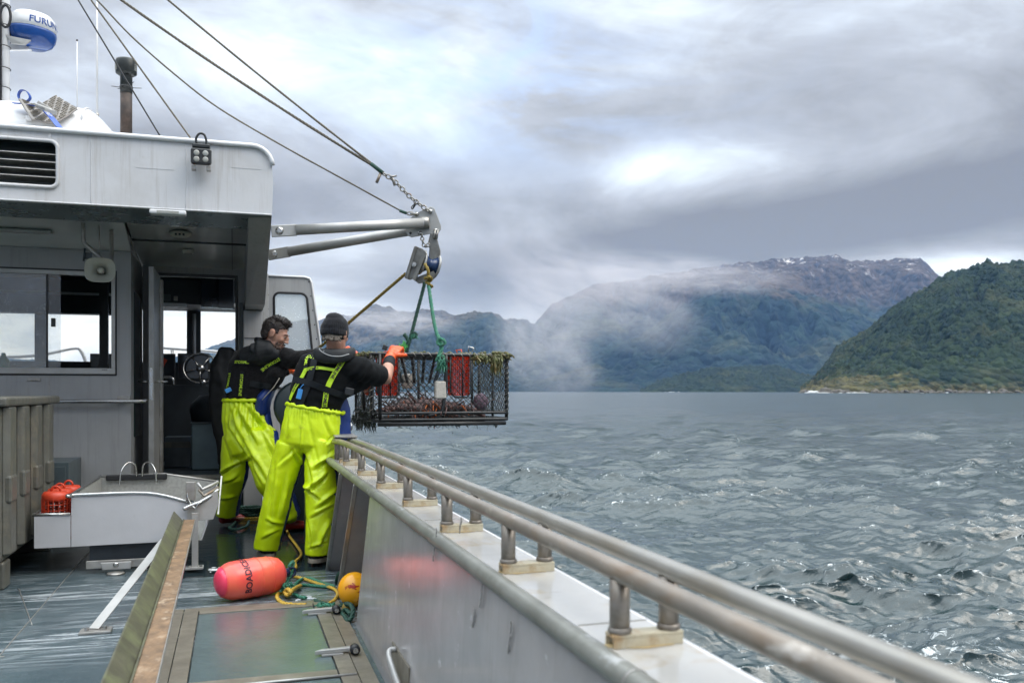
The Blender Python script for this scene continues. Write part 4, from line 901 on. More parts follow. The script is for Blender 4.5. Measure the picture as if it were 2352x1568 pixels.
# roof: fascia with a rounded outboard corner, louvre opening, underside lip, soffit
FY = 6.8; RZ0, RZ1 = 2.44, 2.935
VX1 = PY(133, 380, FY).x; vz0, vz1 = PY(60, 427, FY).z, PY(60, 320, FY).z
def fascia():
    bm = bmesh.new(); op = [(-3.9, RZ0), (FX, RZ0), (FX + .008, RZ0 + .24), (FX, RZ1 - .13)]
    for k in range(1, 7): a = R(90 * k / 6); op.append((FX - .13 + .13 * math.cos(a), RZ1 - .13 + .13 * math.sin(a)))
    op.append((-3.9, RZ1)); hole = rrect(-3.2, VX1, vz0, vz1, .05)
    vo = [bm.verts.new((x, FY, z)) for x, z in op]; vh = [bm.verts.new((x, FY, z)) for x, z in hole]
    es = [bm.edges.new((L[i], L[(i + 1) % len(L)])) for L in (vo, vh) for i in range(len(L))]
    bmesh.ops.triangle_fill(bm, edges=es, use_beauty=True)
    r_ = bmesh.ops.extrude_face_region(bm, geom=bm.faces[:]); bmesh.ops.translate(bm, verts=[e for e in r_['geom'] if isinstance(e, bmesh.types.BMVert)], vec=(0, .02, 0))
    bmesh.ops.recalc_face_normals(bm, faces=bm.faces); bm.verts.index_update()
    b = MB(); b.v = [v.co.copy() for v in bm.verts]; b.f = [tuple(v.index for v in f.verts) for f in bm.faces]; bm.free(); return b
obj('roof_fascia', fascia(), 'white', wh)
b = MB(); P = [(-3.9, FY - .008, RZ1 + .008), (FX - .14, FY - .008, RZ1 + .008)]
for k in range(1, 7): a = R(90 - 90 * k / 6 * .95); P.append((FX - .14 + .145 * math.cos(a), FY - .008, RZ1 - .137 + .145 * math.sin(a)))
b.tube(P, .018, 10); obj('roof_edge_tube', b, 'white_clean', wh)
for x in (-.95, -.33):
    b = MB(); b.tube(resample([(x, FY - .001, RZ0 + .01), (x, FY - .001, RZ1 - .02)], .04), .003, 5); obj('weld_seam', b, 'white', wh)
for (u0, u1, v0, v1) in [(312, 400, 350, 385), (545, 590, 600, 601), (530, 600, 360, 385)]:
    if u0 == 545: continue
    p, q = PY(u0, v1, FY - .002), PY(u1, v0, FY - .002); b = MB(); b.bb(p.x, q.x, FY - .0018, FY - .0003, p.z, q.z); obj('doubler_plate', b, 'white', wh)
b = MB(); b.tube(resample([(-3.9, FY - .006, RZ0 + .006), (FX - .01, FY - .006, RZ0 + .006)], .05), .006, 6); obj('lower_edge_bead', b, 'white', wh)
# louvre
lv = MB(); pr = rrect(-3.2, VX1, vz0, vz1, .05); lv.tube([(x, FY - .004, z) for x, z in pr], .014, 8, closed=True, caps=False); obj('louvre_rim', lv, 'white', wh)
b = MB(); b.bb(-3.3, VX1 + .1, FY + .16, FY + .17, vz0 - .05, vz1 + .05); b.bb(-3.3, VX1 + .06, FY + .02, FY + .16, vz0 - .03, vz0 - .02); b.bb(-3.3, VX1 + .06, FY + .02, FY + .16, vz1 + .01, vz1 + .02); b.bb(VX1 + .01, VX1 + .02, FY + .02, FY + .16, vz0 - .02, vz1 + .01)
obj('louvre_box', b, 'hauler', wh)
for v in (352, 370, 388, 405):
    z = PY(60, v, FY).z; b = MB(); b.box((VX1 / 2 - 1.6, FY + .06, z), (3.2 + VX1 + .02, .085, .006), Matrix.Rotation(R(-12), 3, 'X')); obj('louvre_slat', b, 'alu', wh)
b = MB(); b.prism([(VX1 - .06, FY - .001, RZ1 - .01), (VX1 - .04, FY - .001, RZ1 - .01), (VX1 - .045, FY - .001, RZ1 - .055), (VX1 - .058, FY - .001, RZ1 - .055)], (0, -.006, 0)); obj('lifting_lug', b, 'white', wh)
# underside lip and soffit plates
MT['lip'] = mat('dark_roof_underside', (.11, .14, .155), .28, var=.1, vs=4, rvar=.05)  # one dark blue-grey tone for the underside of the roof lip
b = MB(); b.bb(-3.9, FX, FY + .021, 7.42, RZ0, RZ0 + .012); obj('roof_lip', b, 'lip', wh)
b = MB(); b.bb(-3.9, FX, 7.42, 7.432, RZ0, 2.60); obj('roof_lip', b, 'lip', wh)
b = MB(); b.prism([(-3.9, 7.433, 2.56), (CX, 7.433, 2.56), (CX, WA, 2.332), (-3.9, WA, 2.332)], (0, .004, .01)); obj('soffit', b, 'soffit', wh)
b = MB(); b.prism([(CX + .003, 7.433, 2.56), (-.02, 7.433, 2.56), (-.02, WL, 2.35), (CX + .003, WL, 2.35)], (0, .004, .01)); obj('soffit', b, 'soffit', wh)
b = MB(); b.prism([(-.012, 7.433, 2.56), (.13, 7.433, 2.56), (.13, WL, 2.35), (-.012, WL, 2.35)], (0, .004, .01)); obj('soffit', b, 'soffit', wh)
for x in (-.016,):
    b = MB(); b.bar((x, 7.44, 2.553), (x, WL - .01, 2.343), .008, .008); obj('soffit_joint', b, 'black', wh)
b = MB(); b.bar((CX - .02, 7.44, 2.54), (CX - .01, WL - .1, 2.33), .018, .018); obj('soffit_rail', b, 'alu', wh)
b = MB(); b.bb(CX, FX - .02, WL - .4, WL - .395, 2.30, 2.46); 
b = MB(); b.bb(CX + .004, .13, 8.25, 8.256, 2.435, 2.452); obj('soffit_joint', b, 'black', wh)
# recessed rectangular panel on the aft soffit at left
b = MB(); p = PY(40, 566, 7.9); b.bb(-2.5, p.x + .25, 7.84, 7.92, 2.40, 2.425); obj('soffit_box', b, 'grey', wh, bevel=.01)
# roof deck and coach top hump
b = MB(); b.bb(-3.9, FX - .02, FY + .021, 12.0, RZ1 - .05, RZ1 - .02); obj('roof_deck', b, 'white', wh)
b = MB(); b.bb(FX - .02, FX - .01, 7.45, 12, 2.45, RZ1 - .05); obj('roof_side', b, 'white', wh)
# side wing bracket under the roof corner
b = MB(); b.prism([(FX - .004, FY + .05, RZ0 - .002), (FX - .004, 8.95, RZ0 - .002), (FX - .004, 8.95, 1.98), (FX - .004, 8.55, 1.90), (FX - .004, 8.35, 1.93), (FX - .004, FY + .28, 2.30)], (-.008, 0, 0)); 
obj('side_wing', b, 'grey', wh)
w0 = PY(622, 497, FY + .03)
b = MB(); b.prism([(.262, FY + .03, RZ0 - .003), (.262, FY + .16, RZ0 - .003), (.262, 8.5, 1.93), (.262, 8.3, 1.93)], (-.20, 0, 0)); 
def wing():
    # boxed wing: outboard skin slopes aft-to-forward and down to the pillar head
    b = MB(); A = PY(625, 500, FY + .03); Bp = PY(603, 650, 8.4); Cq = PY(575, 655, 8.6); D = PY(552, 533, 7.45)
    b.add([(FX, FY + .03, RZ0 - .003), (FX, 8.35, 1.93), (FX - .165, 8.35, 1.93), (FX - .165, FY + .63, RZ0 - .003), (FX - .165, FY + .10, RZ0 - .003),
           (FX, WL - .01, 1.93), (FX - .165, WL - .01, 1.93), (FX, WL - .01, RZ0 - .003), (FX - .165, WL - .01, RZ0 - .003)],
          [(0, 1, 2, 4), (1, 5, 6, 2), (0, 7, 5, 1), (4, 2, 6, 8), (0, 4, 8, 7)])
    return b
for o in list(wh.children):
    if o.name.startswith('side_wing'): bpy.data.objects.remove(o)
obj('side_wing', wing(), 'grey', wh, bevel=.004)
b = MB(); b.bb(.085, .262, 8.9, WL - .02, .0, 1.925); obj('pillar', b, 'grey', wh, bevel=.008)
b = MB(); b.bb(.05, .085, 8.98, WL - .003, .0, 2.0); obj('pillar_trim', b, 'hauler', wh, bevel=.003)
b = MB(); b.bb(.09, .258, 8.893, 8.899, 1.655, 1.66); obj('pillar_joint', b, 'black', wh)
b = MB(); b.bb(FX + .001, FX + .055, 9.05, 9.12, .3, 2.30); obj('door_post', b, 'alu_light', wh, bevel=.003)
b = MB(); b.lathe([(.001, 0), (.012, 0), (.010, .008), (.001, .01)], (FX + .035, 9.048, 1.62), (0, -1, 0), 10); obj('bolt', b, 'black', wh)
# wheelhouse side, front and floor
b = MB(); b.bb(FX - .03, FX - .02, 9.25, 11.6, .0, 1.60); obj('side_wall', b, 'grey', wh)
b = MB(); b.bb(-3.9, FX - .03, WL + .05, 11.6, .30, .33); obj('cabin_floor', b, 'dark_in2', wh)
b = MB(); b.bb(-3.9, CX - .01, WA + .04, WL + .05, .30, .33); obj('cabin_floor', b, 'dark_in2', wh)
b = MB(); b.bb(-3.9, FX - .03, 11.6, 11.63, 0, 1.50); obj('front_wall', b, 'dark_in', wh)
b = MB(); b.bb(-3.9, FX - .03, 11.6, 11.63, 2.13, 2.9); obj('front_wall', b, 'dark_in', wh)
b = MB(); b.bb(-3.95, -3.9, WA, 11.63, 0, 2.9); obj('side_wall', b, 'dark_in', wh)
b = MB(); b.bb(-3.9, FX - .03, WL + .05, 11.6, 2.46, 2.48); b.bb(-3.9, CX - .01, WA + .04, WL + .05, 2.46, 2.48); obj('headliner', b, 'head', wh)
# windscreen pillars (positions on the screen plane)
for (u0, u1) in [(80, 106), (429, 461), (541, 600), (340, 366)]:
    x0, x1 = PY(u0, 760, 11.6).x, PY(u1, 760, 11.6).x; b = MB(); b.bb(x0, x1, 11.58, 11.64, 1.50, 2.13); obj('windscreen_pillar', b, 'dark_in', wh, bevel=.004)
b = MB(); b.bb(-3.9, FX - .03, 11.612, 11.616, 1.50, 2.13); obj('windscreen', b, 'glass_clean', wh)
b = MB(); p = PY(446, 760, 11.5); b.tube([(p.x, 11.5, 1.55), (p.x, 11.5, 2.09)], .022, 10); obj('grab_post', b, 'white_clean', wh)
# overhead console with radios and pale strip lights
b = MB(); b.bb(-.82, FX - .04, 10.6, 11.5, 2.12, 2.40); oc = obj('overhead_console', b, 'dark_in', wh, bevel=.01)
b = MB(); b.bb(-.17, .0, 10.4, 10.59, 2.07, 2.42); b.box((-.23, 10.5, 2.24), (.24, .16, .32)); obj('overhead_monitor', b, 'screen', wh, bevel=.006)
for (u0, u1, v0, v1, m_) in [(376, 392, 676, 690, 'bin_in'), (399, 408, 680, 690, 'alu'), (530, 539, 681, 692, 'bin_in'), (366, 372, 679, 688, 'alu')]:
    p, q = PY(u0, v1, 10.58), PY(u1, v0, 10.58); b = MB(); b.bb(p.x, q.x, 10.575, 10.599, p.z, q.z); obj('radio_face', b, m_, oc, bevel=.003)
for (u0, u1) in [(362, 428), (498, 541)]:
    p, q = PY(u0, 702, 10.58), PY(u1, 697, 10.58); b = MB(); b.bb(p.x, q.x, 10.56, 10.574, p.z - .008, q.z); obj('console_trim', b, 'white_clean', oc)
for u, v in [(448, 646), (448, 655)]:
    b = MB(); p = PY(u, v, 10.0); b.ell((p.x, 10.0, 2.44), .09, .05, .015, n=14, m=6); obj('headliner_lamp', b, 'lens', wh)
# helm: dash, screens, wheel
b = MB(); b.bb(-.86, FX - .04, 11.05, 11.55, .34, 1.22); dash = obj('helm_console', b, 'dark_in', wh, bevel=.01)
for (u0, u1, v0, v1) in [(367, 403, 812, 872), (408, 481, 812, 872)]:
    p, q = PY(u0, v1, 11.0), PY(u1, v0, 11.0); b = MB(); b.bb(p.x, q.x, 10.99, 11.04, p.z, q.z); mo = obj('helm_screen', b, 'black', wh, bevel=.006)
    b = MB(); b.bb(p.x + .015, q.x - .015, 10.984, 10.989, p.z + .02, q.z - .02); obj('display', b, 'screen', mo)
hc = PY(460, 845, 10.75); hr_ = .182
b = MB(); b.tube([hc + V((math.cos(a) * hr_, .05 * math.sin(a), math.sin(a) * hr_ * .93)) for a in np.linspace(0, 2 * math.pi, 33)[:-1]], .0095, 8, closed=True, caps=False); sw = obj('steering_wheel', b, 'steel', wh)
for k in range(5):
    a = R(90 + 35 + 72 * k); b = MB(); b.tube([hc + V((0, -.03, 0)), hc + V((math.cos(a) * hr_, .05 * math.sin(a), math.sin(a) * hr_ * .93))], .007, 6); obj('spoke', b, 'steel', sw)
b = MB(); b.lathe([(.001, -.02), (.03, -.02), (.045, 0), (.045, .02), (.02, .25), (.001, .25)], hc + V((0, -.03, 0)), (0, 1, -.2), 14); obj('hub', b, 'steel', sw)
b = MB(); p = PY(466, 878, 10.7); b.ell(p, .035, .03, .035, n=10, m=8); obj('throttle_knob', b, 'steel', wh)
b = MB(); p0, p1, p2 = PY(362, 868, 10.3), PY(385, 867, 10.3), PY(399, 885, 10.3); b.tube(smooth_path([p0, p1, (p1 + p2) / 2 + V((.02, 0, .03)), p2], 4), .016, 8); obj('grab_rail', b, 'steel', wh)
# helm chair (dark, seen from behind) and a jacket-dark backrest
hs = thing('helm_chair', 'dark upholstered helm chair seen through the open cabin door', 'chair', (-.2, 10.1, .33))
b = MB(); b.loft([((-.20, 10.0, .80), .22, .20), ((-.20, 10.0, .95), .25, .24), ((-.20, 10.0, 1.02), .23, .22)], n=16); obj('seat', b, 'dark_in', hs)
b = MB(); b.loft([((-.02, 9.75, .95), .05, .20), ((.0, 9.72, 1.35), .05, .22), ((-.01, 9.72, 1.55), .05, .16)], ref=(0, 1, 0), n=14); obj('backrest', b, 'dark_in', hs)
b = MB(); b.lathe([(.04, .34), (.04, .8)], (-.2, 10.0, 0)); obj('pedestal', b, 'alu', hs)
# jacket hanging in the doorway beside the chair
jk = MB(); c = PY(512, 850, 9.05)
jk.loft([(PY(520, 806, 9.05), .07, .05), (PY(513, 850, 9.05), .12, .08), (PY(516, 920, 9.05), .13, .08), (PY(520, 1000, 9.05), .10, .07), (PY(522, 1062, 9.05), .08, .06)], ref=(1, 0, 0), n=18)
me = remesh(jk, .016, 4); displace(me, lambda c, n: .022 * ridge(V((c.x * 9, c.y * 5, c.z * 2.5))) + .01 * mnoise.noise(c * 14))
j = obj('jacket', me, 'vest'); tag(j, 'black work jacket hanging in the doorway edge left of the bare-headed man', 'jacket')
# stainless bin and low shelf inside the door
sb = thing('waste_bin', 'square blue-grey bin standing on the cabin floor inside the door', 'bin', (-.24, 9.9, .33))
p, q = PY(440, 1064, 9.8), PY(504, 972, 9.8)
b = MB(); b.bb(p.x, q.x, 9.8, 10.1, .335, q.z); obj('shell', b, 'drum', sb, bevel=.01)
b = MB(); b.bb(p.x - .012, q.x + .012, 9.785, 10.11, q.z, q.z + .015); obj('lid', b, 'bin_in', sb, bevel=.003)
st_ = thing('cabin_step', 'grey step with a pale edge on the floor inside the cabin door', 'step', (-.5, 10.3, .33))
p, q = PY(378, 1028, 10.2), PY(438, 1003, 10.2)
b = MB(); b.bb(p.x, q.x, 10.2, 10.5, .335, q.z); obj('tread', b, 'dark_in2', st_, bevel=.004)
b = MB(); b.bb(p.x, q.x, 10.185, 10.199, p.z, p.z + .06); obj('edge_strip', b, 'bin', st_)
# cloths hanging behind the door leaf
p = PY(366, 812, 9.25); b = MB(); b.add([(p.x - .05, 9.28, p.z + .02), (p.x + .07, 9.27, p.z - .06), (p.x + .03, 9.28, p.z - .14), (p.x - .05, 9.30, p.z - .18)], [(0, 1, 2, 3)]); 
me_ = MB(); me_.prism(b.v, (0, .012, 0)); o = obj('cloth', me_, 'red_cloth'); tag(o, 'orange-red cloth hanging just inside the cabin door jamb', 'cloth')
me_ = MB(); me_.loft([((p.x - .03, 9.29, p.z - .17), .03, .02), ((p.x - .01, 9.29, p.z - .28), .04, .03), ((p.x - .03, 9.29, p.z - .42), .03, .02), ((p.x - .02, 9.29, p.z - .50), .015, .012)], n=12)
mm = remesh(me_, .008, 2); displace(mm, lambda c, n: .012 * ridge(V((c.x * 30, c.y * 30, c.z * 6)))); o = obj('cloth', mm, 'white_cloth'); tag(o, 'pale crumpled cloth hanging below the orange-red cloth', 'cloth')
# interior items seen through the side window
b = MB(); p, q = PY(228, 845, 10.3), PY(248, 640, 10.3); b.bb(p.x, q.x, 10.3, 10.36, .34, 2.45); obj('interior_post', b, 'black', wh)
b = MB(); b.bb(-3.8, PY(262, 700, 11.3).x, 11.3, 11.5, PY(0, 716, 11.3).z, 2.44); obj('overhead_locker', b, 'dark_in', wh, bevel=.01)
b = MB(); p = PY(120, 668, 11.2); b.bb(-3.8, PY(262, 0, 11.2).x, 11.2, 11.21, PY(0, 672, 11.2).z, PY(0, 666, 11.2).z); obj('light_strip', b, 'white_clean', wh)
b = MB(); p = PY(240, 825, 11.0); b.bb(p.x - .15, p.x + .2, 11.0, 11.2, 1.2, PY(240, 812, 11.0).z); obj('instrument_box', b, 'screen', wh, bevel=.006)
b = MB(); p = PY(8, 848, 8.6); b.lathe([(.001, 0), (.05, 0), (.05, .09), (.02, .13), (.015, .16), (.001, .16)], V((p.x, 8.6, PY(8, 853, 8.6).z)), n=14); o = obj('bottle', b, 'green_bottle'); tag(o, 'green plastic bottle standing behind the left cabin window', 'bottle')
p = PY(8, 853, 8.6); b = MB(); b.bb(-3.8, WX1 + .1, 8.45, 8.75, p.z - .03, p.z - .002); obj('window_shelf', b, 'grey', wh)
# open door leaf, edge towards us
dl = thing('cabin_door', 'open grey cabin door seen edge-on with a lever handle', 'door', (-.735, 8.9, .3))
b = MB(); x0 = PY(341, 700, 8.45).x; b.bb(x0, x0 + .045, 8.45, 9.15, .30, 2.245); obj('leaf', b, 'alu_light', dl, bevel=.003)
b = MB(); b.bb(x0 + .047, x0 + .075, 9.02, 9.14, .34, 2.2); obj('edge_trim', b, 'alu', dl)
b = MB(); z = PY(346, 876, 8.45).z; b.bb(x0 + .010, x0 + .035, 8.446, 8.4495, z - .16, z + .12); obj('lock_plate', b, 'steel', dl)
b = MB(); b.tube([(x0 - .09, 8.50, z), (x0 - .03, 8.50, z), (x0 - .001, 8.50, z)], .009, 8); b.tube([(x0 + .046, 8.50, z), (x0 + .09, 8.50, z), (x0 + .15, 8.53, z)], .009, 8); obj('lever', b, 'steel', dl)
# side screen panel with a wet window, outboard of the wheelhouse
sp_ = thing('side_screen', 'white side screen with a rounded spray-covered window beside the wheelhouse', 'screen panel', (.55, 9.6, 0))
y = 9.6; z1 = PY(660, 635, y).z; xL = PY(606, 700, y).x; xR1, xR0 = PY(716, 640, y).x, PY(738, 830, y).x + .04
g0, g1 = PY(629, 800, y), PY(704, 674, y)
def screen():
    bm = bmesh.new(); zb = .1; xb = xR1 + (xR0 - xR1) * 2.2
    op = [(xL, zb), (xb, zb), (xR1, z1 - .06), (xR1 - .02, z1 - .015), (xR1 - .07, z1), (xL, z1)]
    hl = rrect(g0.x, g1.x, 1.18, g1.z, .06); hl = [(x + .065 * (g1.z - z) / (g1.z - 1.5) * (x > (g0.x + g1.x) / 2) + .02 * (g1.z - z) * (x <= (g0.x + g1.x) / 2), z) for x, z in hl]
    vo = [bm.verts.new((x, y, z)) for x, z in op]; vh = [bm.verts.new((x, y, z)) for x, z in hl]
    es = [bm.edges.new((L[i], L[(i + 1) % len(L)])) for L in (vo, vh) for i in range(len(L))]
    bmesh.ops.triangle_fill(bm, edges=es, use_beauty=True)
    r_ = bmesh.ops.extrude_face_region(bm, geom=bm.faces[:]); bmesh.ops.translate(bm, verts=[e for e in r_['geom'] if isinstance(e, bmesh.types.BMVert)], vec=(0, .03, 0))
    bm.verts.index_update(); b = MB(); b.v = [v.co.copy() for v in bm.verts]; b.f = [tuple(v.index for v in f.verts) for f in bm.faces]; bm.free(); return b, op, hl
sc_, op, hl = screen(); obj('panel', sc_, 'grey', sp_)
b = MB(); b.tube([(x, y - .004, z) for x, z in (op[1], op[2], op[3], op[4], op[5])], .012, 8); obj('edge_tube', b, 'white_clean', sp_)
b = MB(); b.tube([(x, y - .002, z) for x, z in hl], .012, 8, closed=True, caps=False); obj('window_seal', b, 'rubber', sp_)
b = MB(); b.prism([(x, y + .012, z) for x, z in hl], (0, .006, 0)); obj('window_pane', b, 'glass_wet', sp_)
rv = None
for k in range(8):
    for (x, z) in ((xL + .045, 1.25 + k * .15), (xR1 - .035 + (xR0 - xR1) * (z1 - 1.25 - k * .15) / 1.05, 1.25 + k * .15)):
        if rv is None: b = MB(); b.lathe([(.001, 0), (.007, 0), (.005, .004), (.001, .005)], (x, y, z), (0, -1, 0), 8); rv = obj('rivet', b, 'black', sp_); rv0 = (x, z)
        else: c = rv.copy(); COL.objects.link(c); c.parent = sp_; c.location = rv.location + V((x - rv0[0], 0, z - rv0[1]))
bw_r = thing('bow_rail', 'white tube rail round the foredeck seen through the cabin windows', 'rail', (-1.5, 12.6, 1.4))
def br(pts, y):
    return smooth_path([PY(u, v, y) for u, v in pts], 5)
b = MB(); b.tube(br([(-60, 822), (0, 820), (60, 818), (110, 812), (170, 800), (186, 806), (198, 835), (205, 870)], 12.6), .022, 8); obj('rail', b, 'white_clean', bw_r)
b = MB(); b.tube(br([(362, 798), (420, 802), (500, 808), (600, 818)], 12.6), .022, 8); obj('rail', b, 'white_clean', bw_r)
for u in (395, 530):
    b = MB(); b.tube([PY(u, 802, 12.6), PY(u + 8, 880, 12.6)], .02, 8); obj('post', b, 'white_clean', bw_r)
b = MB(); b.bb(-3.9, .3, 11.7, 14.5, .0, .85); obj('foredeck', b, 'white', kind='structure')

# ---- hauler and dark gear forward between the men
hu = thing('pot_hauler', 'dark green-grey hauler housing with bolts between the two men', 'hauler', (.5, 7.6, 0))
b = MB(); cc = V((.53, 7.75, 1.02))
b.lathe([(.001, 0), (.20, 0), (.22, .02), (.22, .07), (.20, .09), (.001, .09)], cc, (0.1, -1, 0), 26); obj('disc', b, 'hauler', hu)
b = MB(); b.bb(.38, .66, 7.76, 7.98, -.02, 1.0); obj('column', b, 'hauler', hu, bevel=.02)
for k in range(5):
    a = R(72 * k + 20); b = MB(); b.lathe([(.001, 0), (.016, 0), (.014, .014), (.001, .016)], cc + V((math.cos(a) * .12, -.095, math.sin(a) * .12)), (0, -1, 0), 6, sm=False); obj('bolt', b, 'black', hu)
b = MB(); b.bb(.36, .44, 6.9, 6.95, -.02, .62); 
b = MB(); b.bb(.52, .60, 6.75, 7.1, -.02, .42); o = obj('deck_locker', b, 'hauler', bevel=.01); tag(o, 'narrow dark locker on the deck against the bulwark behind the capped man', 'locker')
cbx = MB()
for k in range(9):
    pts = [(.60 + .03 * math.cos(k + t), 7.15 + .02 * math.sin(3 * t), .05 + k * .05 + .02 * math.sin(t)) for t in np.linspace(0, 6, 20)]
    cbx.tube(smooth_path([(.47 + random.uniform(-.02, .02), 7.2, .1 + .05 * k), (.52, 7.15, .12 + .05 * k + random.uniform(-.02, .02)), (.56, 7.12, .08 + .05 * k)], 4), .012, 6)
# ================================================================ roof gear, davit, wires
# coach-roof hump
hp = thing('roof_canister', 'white moulded hump on the wheelhouse roof under the blue strap', 'canopy', (-1.6, 8.2, 2.92))
def hump():
    b = MB(); secs = []
    for (u, v) in [(-200, 236), (-100, 238), (0, 241), (60, 243), (120, 250), (190, 257), (215, 260)]:
        p = PY(u, v, 7.9); secs.append((V((p.x, 8.1, 2.60)), p.z - 2.60))
    return secs
secs = hump(); b = MB(); n = 20; rings = []
for c, h in secs:
    rings.append([V((c.x, c.y + math.cos(a) * .85, 2.90 + (h - .30) * max(0, math.sin(a)) ** .55)) for a in np.linspace(math.pi, 0, n)])
xe = PY(330, 308, 7.6).x; xs = secs[-1][0].x; hl_ = secs[-1][1] - .30
for k in range(1, 10):
    f = k / 9; rings.append([V((xs + (xe - xs) * f, 8.1 + math.cos(a) * .85 * (1 - .35 * f), 2.90 + hl_ * (1 - f ** 1.25) * max(0, math.sin(a)) ** .55 + .002)) for a in np.linspace(math.pi, 0, n)])
b.add([p for r_ in rings for p in r_], [(i * n + j, i * n + j + 1, (i + 1) * n + j + 1, (i + 1) * n + j) for i in range(len(rings) - 1) for j in range(n - 1)], True)
obj('shell', b, 'white_clean', hp)
b = MB(); i_ = 6; b.tube([p + V((0, 0, .004)) for p in rings[i_]][2:12], .008, 6); obj('seam', b, 'white', hp)
b = MB(); p = PY(78, 268, 7.2); b.loft([(p + V((-.06, .06, 0)), .02, .02), (p + V((0, .06, .01)), .04, .02), (p + V((.06, .06, -.01)), .02, .02)], ref=(0, 1, 0), n=12); obj('cleat_pad', b, 'white_clean', hp)
# rubber mat with rows of raised ribs, strapped down
mt_ = thing('rubber_mat', 'curled grey ribbed rubber mat strapped over the roof hump', 'mat', PY(115, 258, 7.3))
A_, B_, C_, D_ = PY(44, 240, 7.25), PY(128, 234, 7.5), PY(178, 264, 7.3), PY(75, 290, 7.1)
b = MB(); nu_, nv_ = 16, 13; pts = []
for j in range(nv_ + 1):
    for i in range(nu_ + 1):
        s, t_ = i / nu_, j / nv_; p = A_ * (1 - s) * (1 - t_) + B_ * s * (1 - t_) + C_ * s * t_ + D_ * (1 - s) * t_
        pts.append(p + V((0, 0, .030 * math.cos(s * 5.2 + .6) + .02)))
b.add(pts, [(j * (nu_ + 1) + i, j * (nu_ + 1) + i + 1, (j + 1) * (nu_ + 1) + i + 1, (j + 1) * (nu_ + 1) + i) for j in range(nv_) for i in range(nu_)], True)
o = obj('sheet', b, 'matt', mt_); so_ = o.modifiers.new('solid', 'SOLIDIFY'); so_.thickness = .012
rb = MB()
for j in range(nv_):
    for i in range(1, nu_):
        if (i + j) % 4 == 0: continue
        k = j * (nu_ + 1) + i; rb.tube([pts[k] * .5 + pts[k + nu_ + 1] * .5 + V((0, -.004, .004)), pts[k + 1] * .5 + pts[k + nu_ + 2] * .5 + V((0, -.004, .004))], .0035, 4)
obj('raised_rib', rb, 'hframe', mt_, kind='stuff')
rs = thing('ratchet_strap', 'blue ratchet strap looped over the grey rubber mat on the roof', 'strap', PY(100, 250, 7.2))
def ribbon(P, w, side, th=.004):
    b = MB(); s = V(side).normalized() * w / 2; n = len(P); vs = []
    for i, p in enumerate(P):
        t = (P[min(i + 1, n - 1)] - P[max(i - 1, 0)]).normalized(); nn_ = t.cross(s).normalized() * th
        vs += [p - s, p + s, p + s + nn_, p - s + nn_]
    fs = [(0, 1, 2, 3), tuple(4 * (n - 1) + k for k in (3, 2, 1, 0))]
    for i in range(n - 1):
        for k in range(4): fs.append((4 * i + k, 4 * i + (k + 1) % 4, 4 * i + 4 + (k + 1) % 4, 4 * i + 4 + k))
    b.add(vs, fs); return b
P = smooth_path([PY(92, 240, 7.2), PY(104, 255, 7.12), PY(122, 275, 7.0), PY(137, 294, 6.86)], 4)
obj('webbing', ribbon(P, .045, (1, 0, -.2)), 'blue_strap', rs)
tv, tf, tw = text_mesh('FAST', .04); L_ = (P[-1] - P[4]); ux = L_.normalized(); uy = V((1, 0, -.2)).normalized()
b = MB(); b.add([P[5] + ux * v.x + uy * v.y + V((0, -.012, .004)) for v in tv], tf); obj('lettering', b, 'white_cloth', rs, recalc=False)
P = smooth_path([PY(30, 238, 7.3), PY(55, 238, 7.3), PY(70, 226, 7.3), PY(62, 210, 7.3), PY(48, 208, 7.3), PY(42, 222, 7.3), PY(52, 236, 7.28), PY(70, 243, 7.25), PY(95, 246, 7.2)], 5)
obj('strap_loop', ribbon(P, .04, (.2, 1, .1)), 'blue_strap', rs)
b = MB(); p = PY(100, 248, 7.12); b.box(p, (.10, .03, .05), Matrix.Rotation(R(30), 3, 'Y')); b.box(p + V((.05, -.02, -.03)), (.08, .02, .03), Matrix.Rotation(R(10), 3, 'Y')); b.tube([p + V((-.06, -.02, .02)), p + V((.06, -.02, -.02))], .01, 8); obj('ratchet', b, 'alu_light', rs, bevel=.003)

# mast at the left edge with a cable loom
MX = PD(8, 100, 7.0)
ms = thing('mast', 'white mast tube with black cables at the left edge of the roof', 'mast', (MX.x, MX.y, 2.9))
p0 = PD(10, 240, 7.05)
b = MB(); b.tube([(MX.x + .0, MX.y, 2.9), (MX.x, MX.y, 5.4)], .045, 18); obj('tube', b, 'white_clean', ms)
b = MB(); b.tube([(MX.x - .03, MX.y - .055, 2.95), (MX.x - .03, MX.y - .055, 3.6), (MX.x - .025, MX.y - .05, 4.3), (MX.x - .03, MX.y - .05, 5.3)], .014, 8); obj('cable', b, 'rubber', ms)
b = MB(); b.tube([(MX.x - .005, MX.y - .06, 2.95), (MX.x - .008, MX.y - .06, 4.0), (MX.x - .005, MX.y - .055, 5.3)], .009, 8); obj('cable', b, 'rubber', ms)
p = PD(14, 40, 6.9); b = MB(); b.tube([p + V((math.cos(a) * .035, -.02, math.sin(a) * .085)) for a in np.linspace(0, 2 * math.pi, 20)[:-1]], .010, 8, closed=True, caps=False); obj('cable_loop', b, 'rubber', ms)
for v in (15, 62, 110, 160, 205):
    p = PD(8, v, 7.0); b = MB(); b.tube([V((MX.x, MX.y, p.z)) + V((math.cos(a) * .052, math.sin(a) * .062 - .01, 0)) for a in np.linspace(0, 2 * math.pi, 14)[:-1]], .004, 5, closed=True, caps=False); obj('cable_tie', b, 'black', ms)
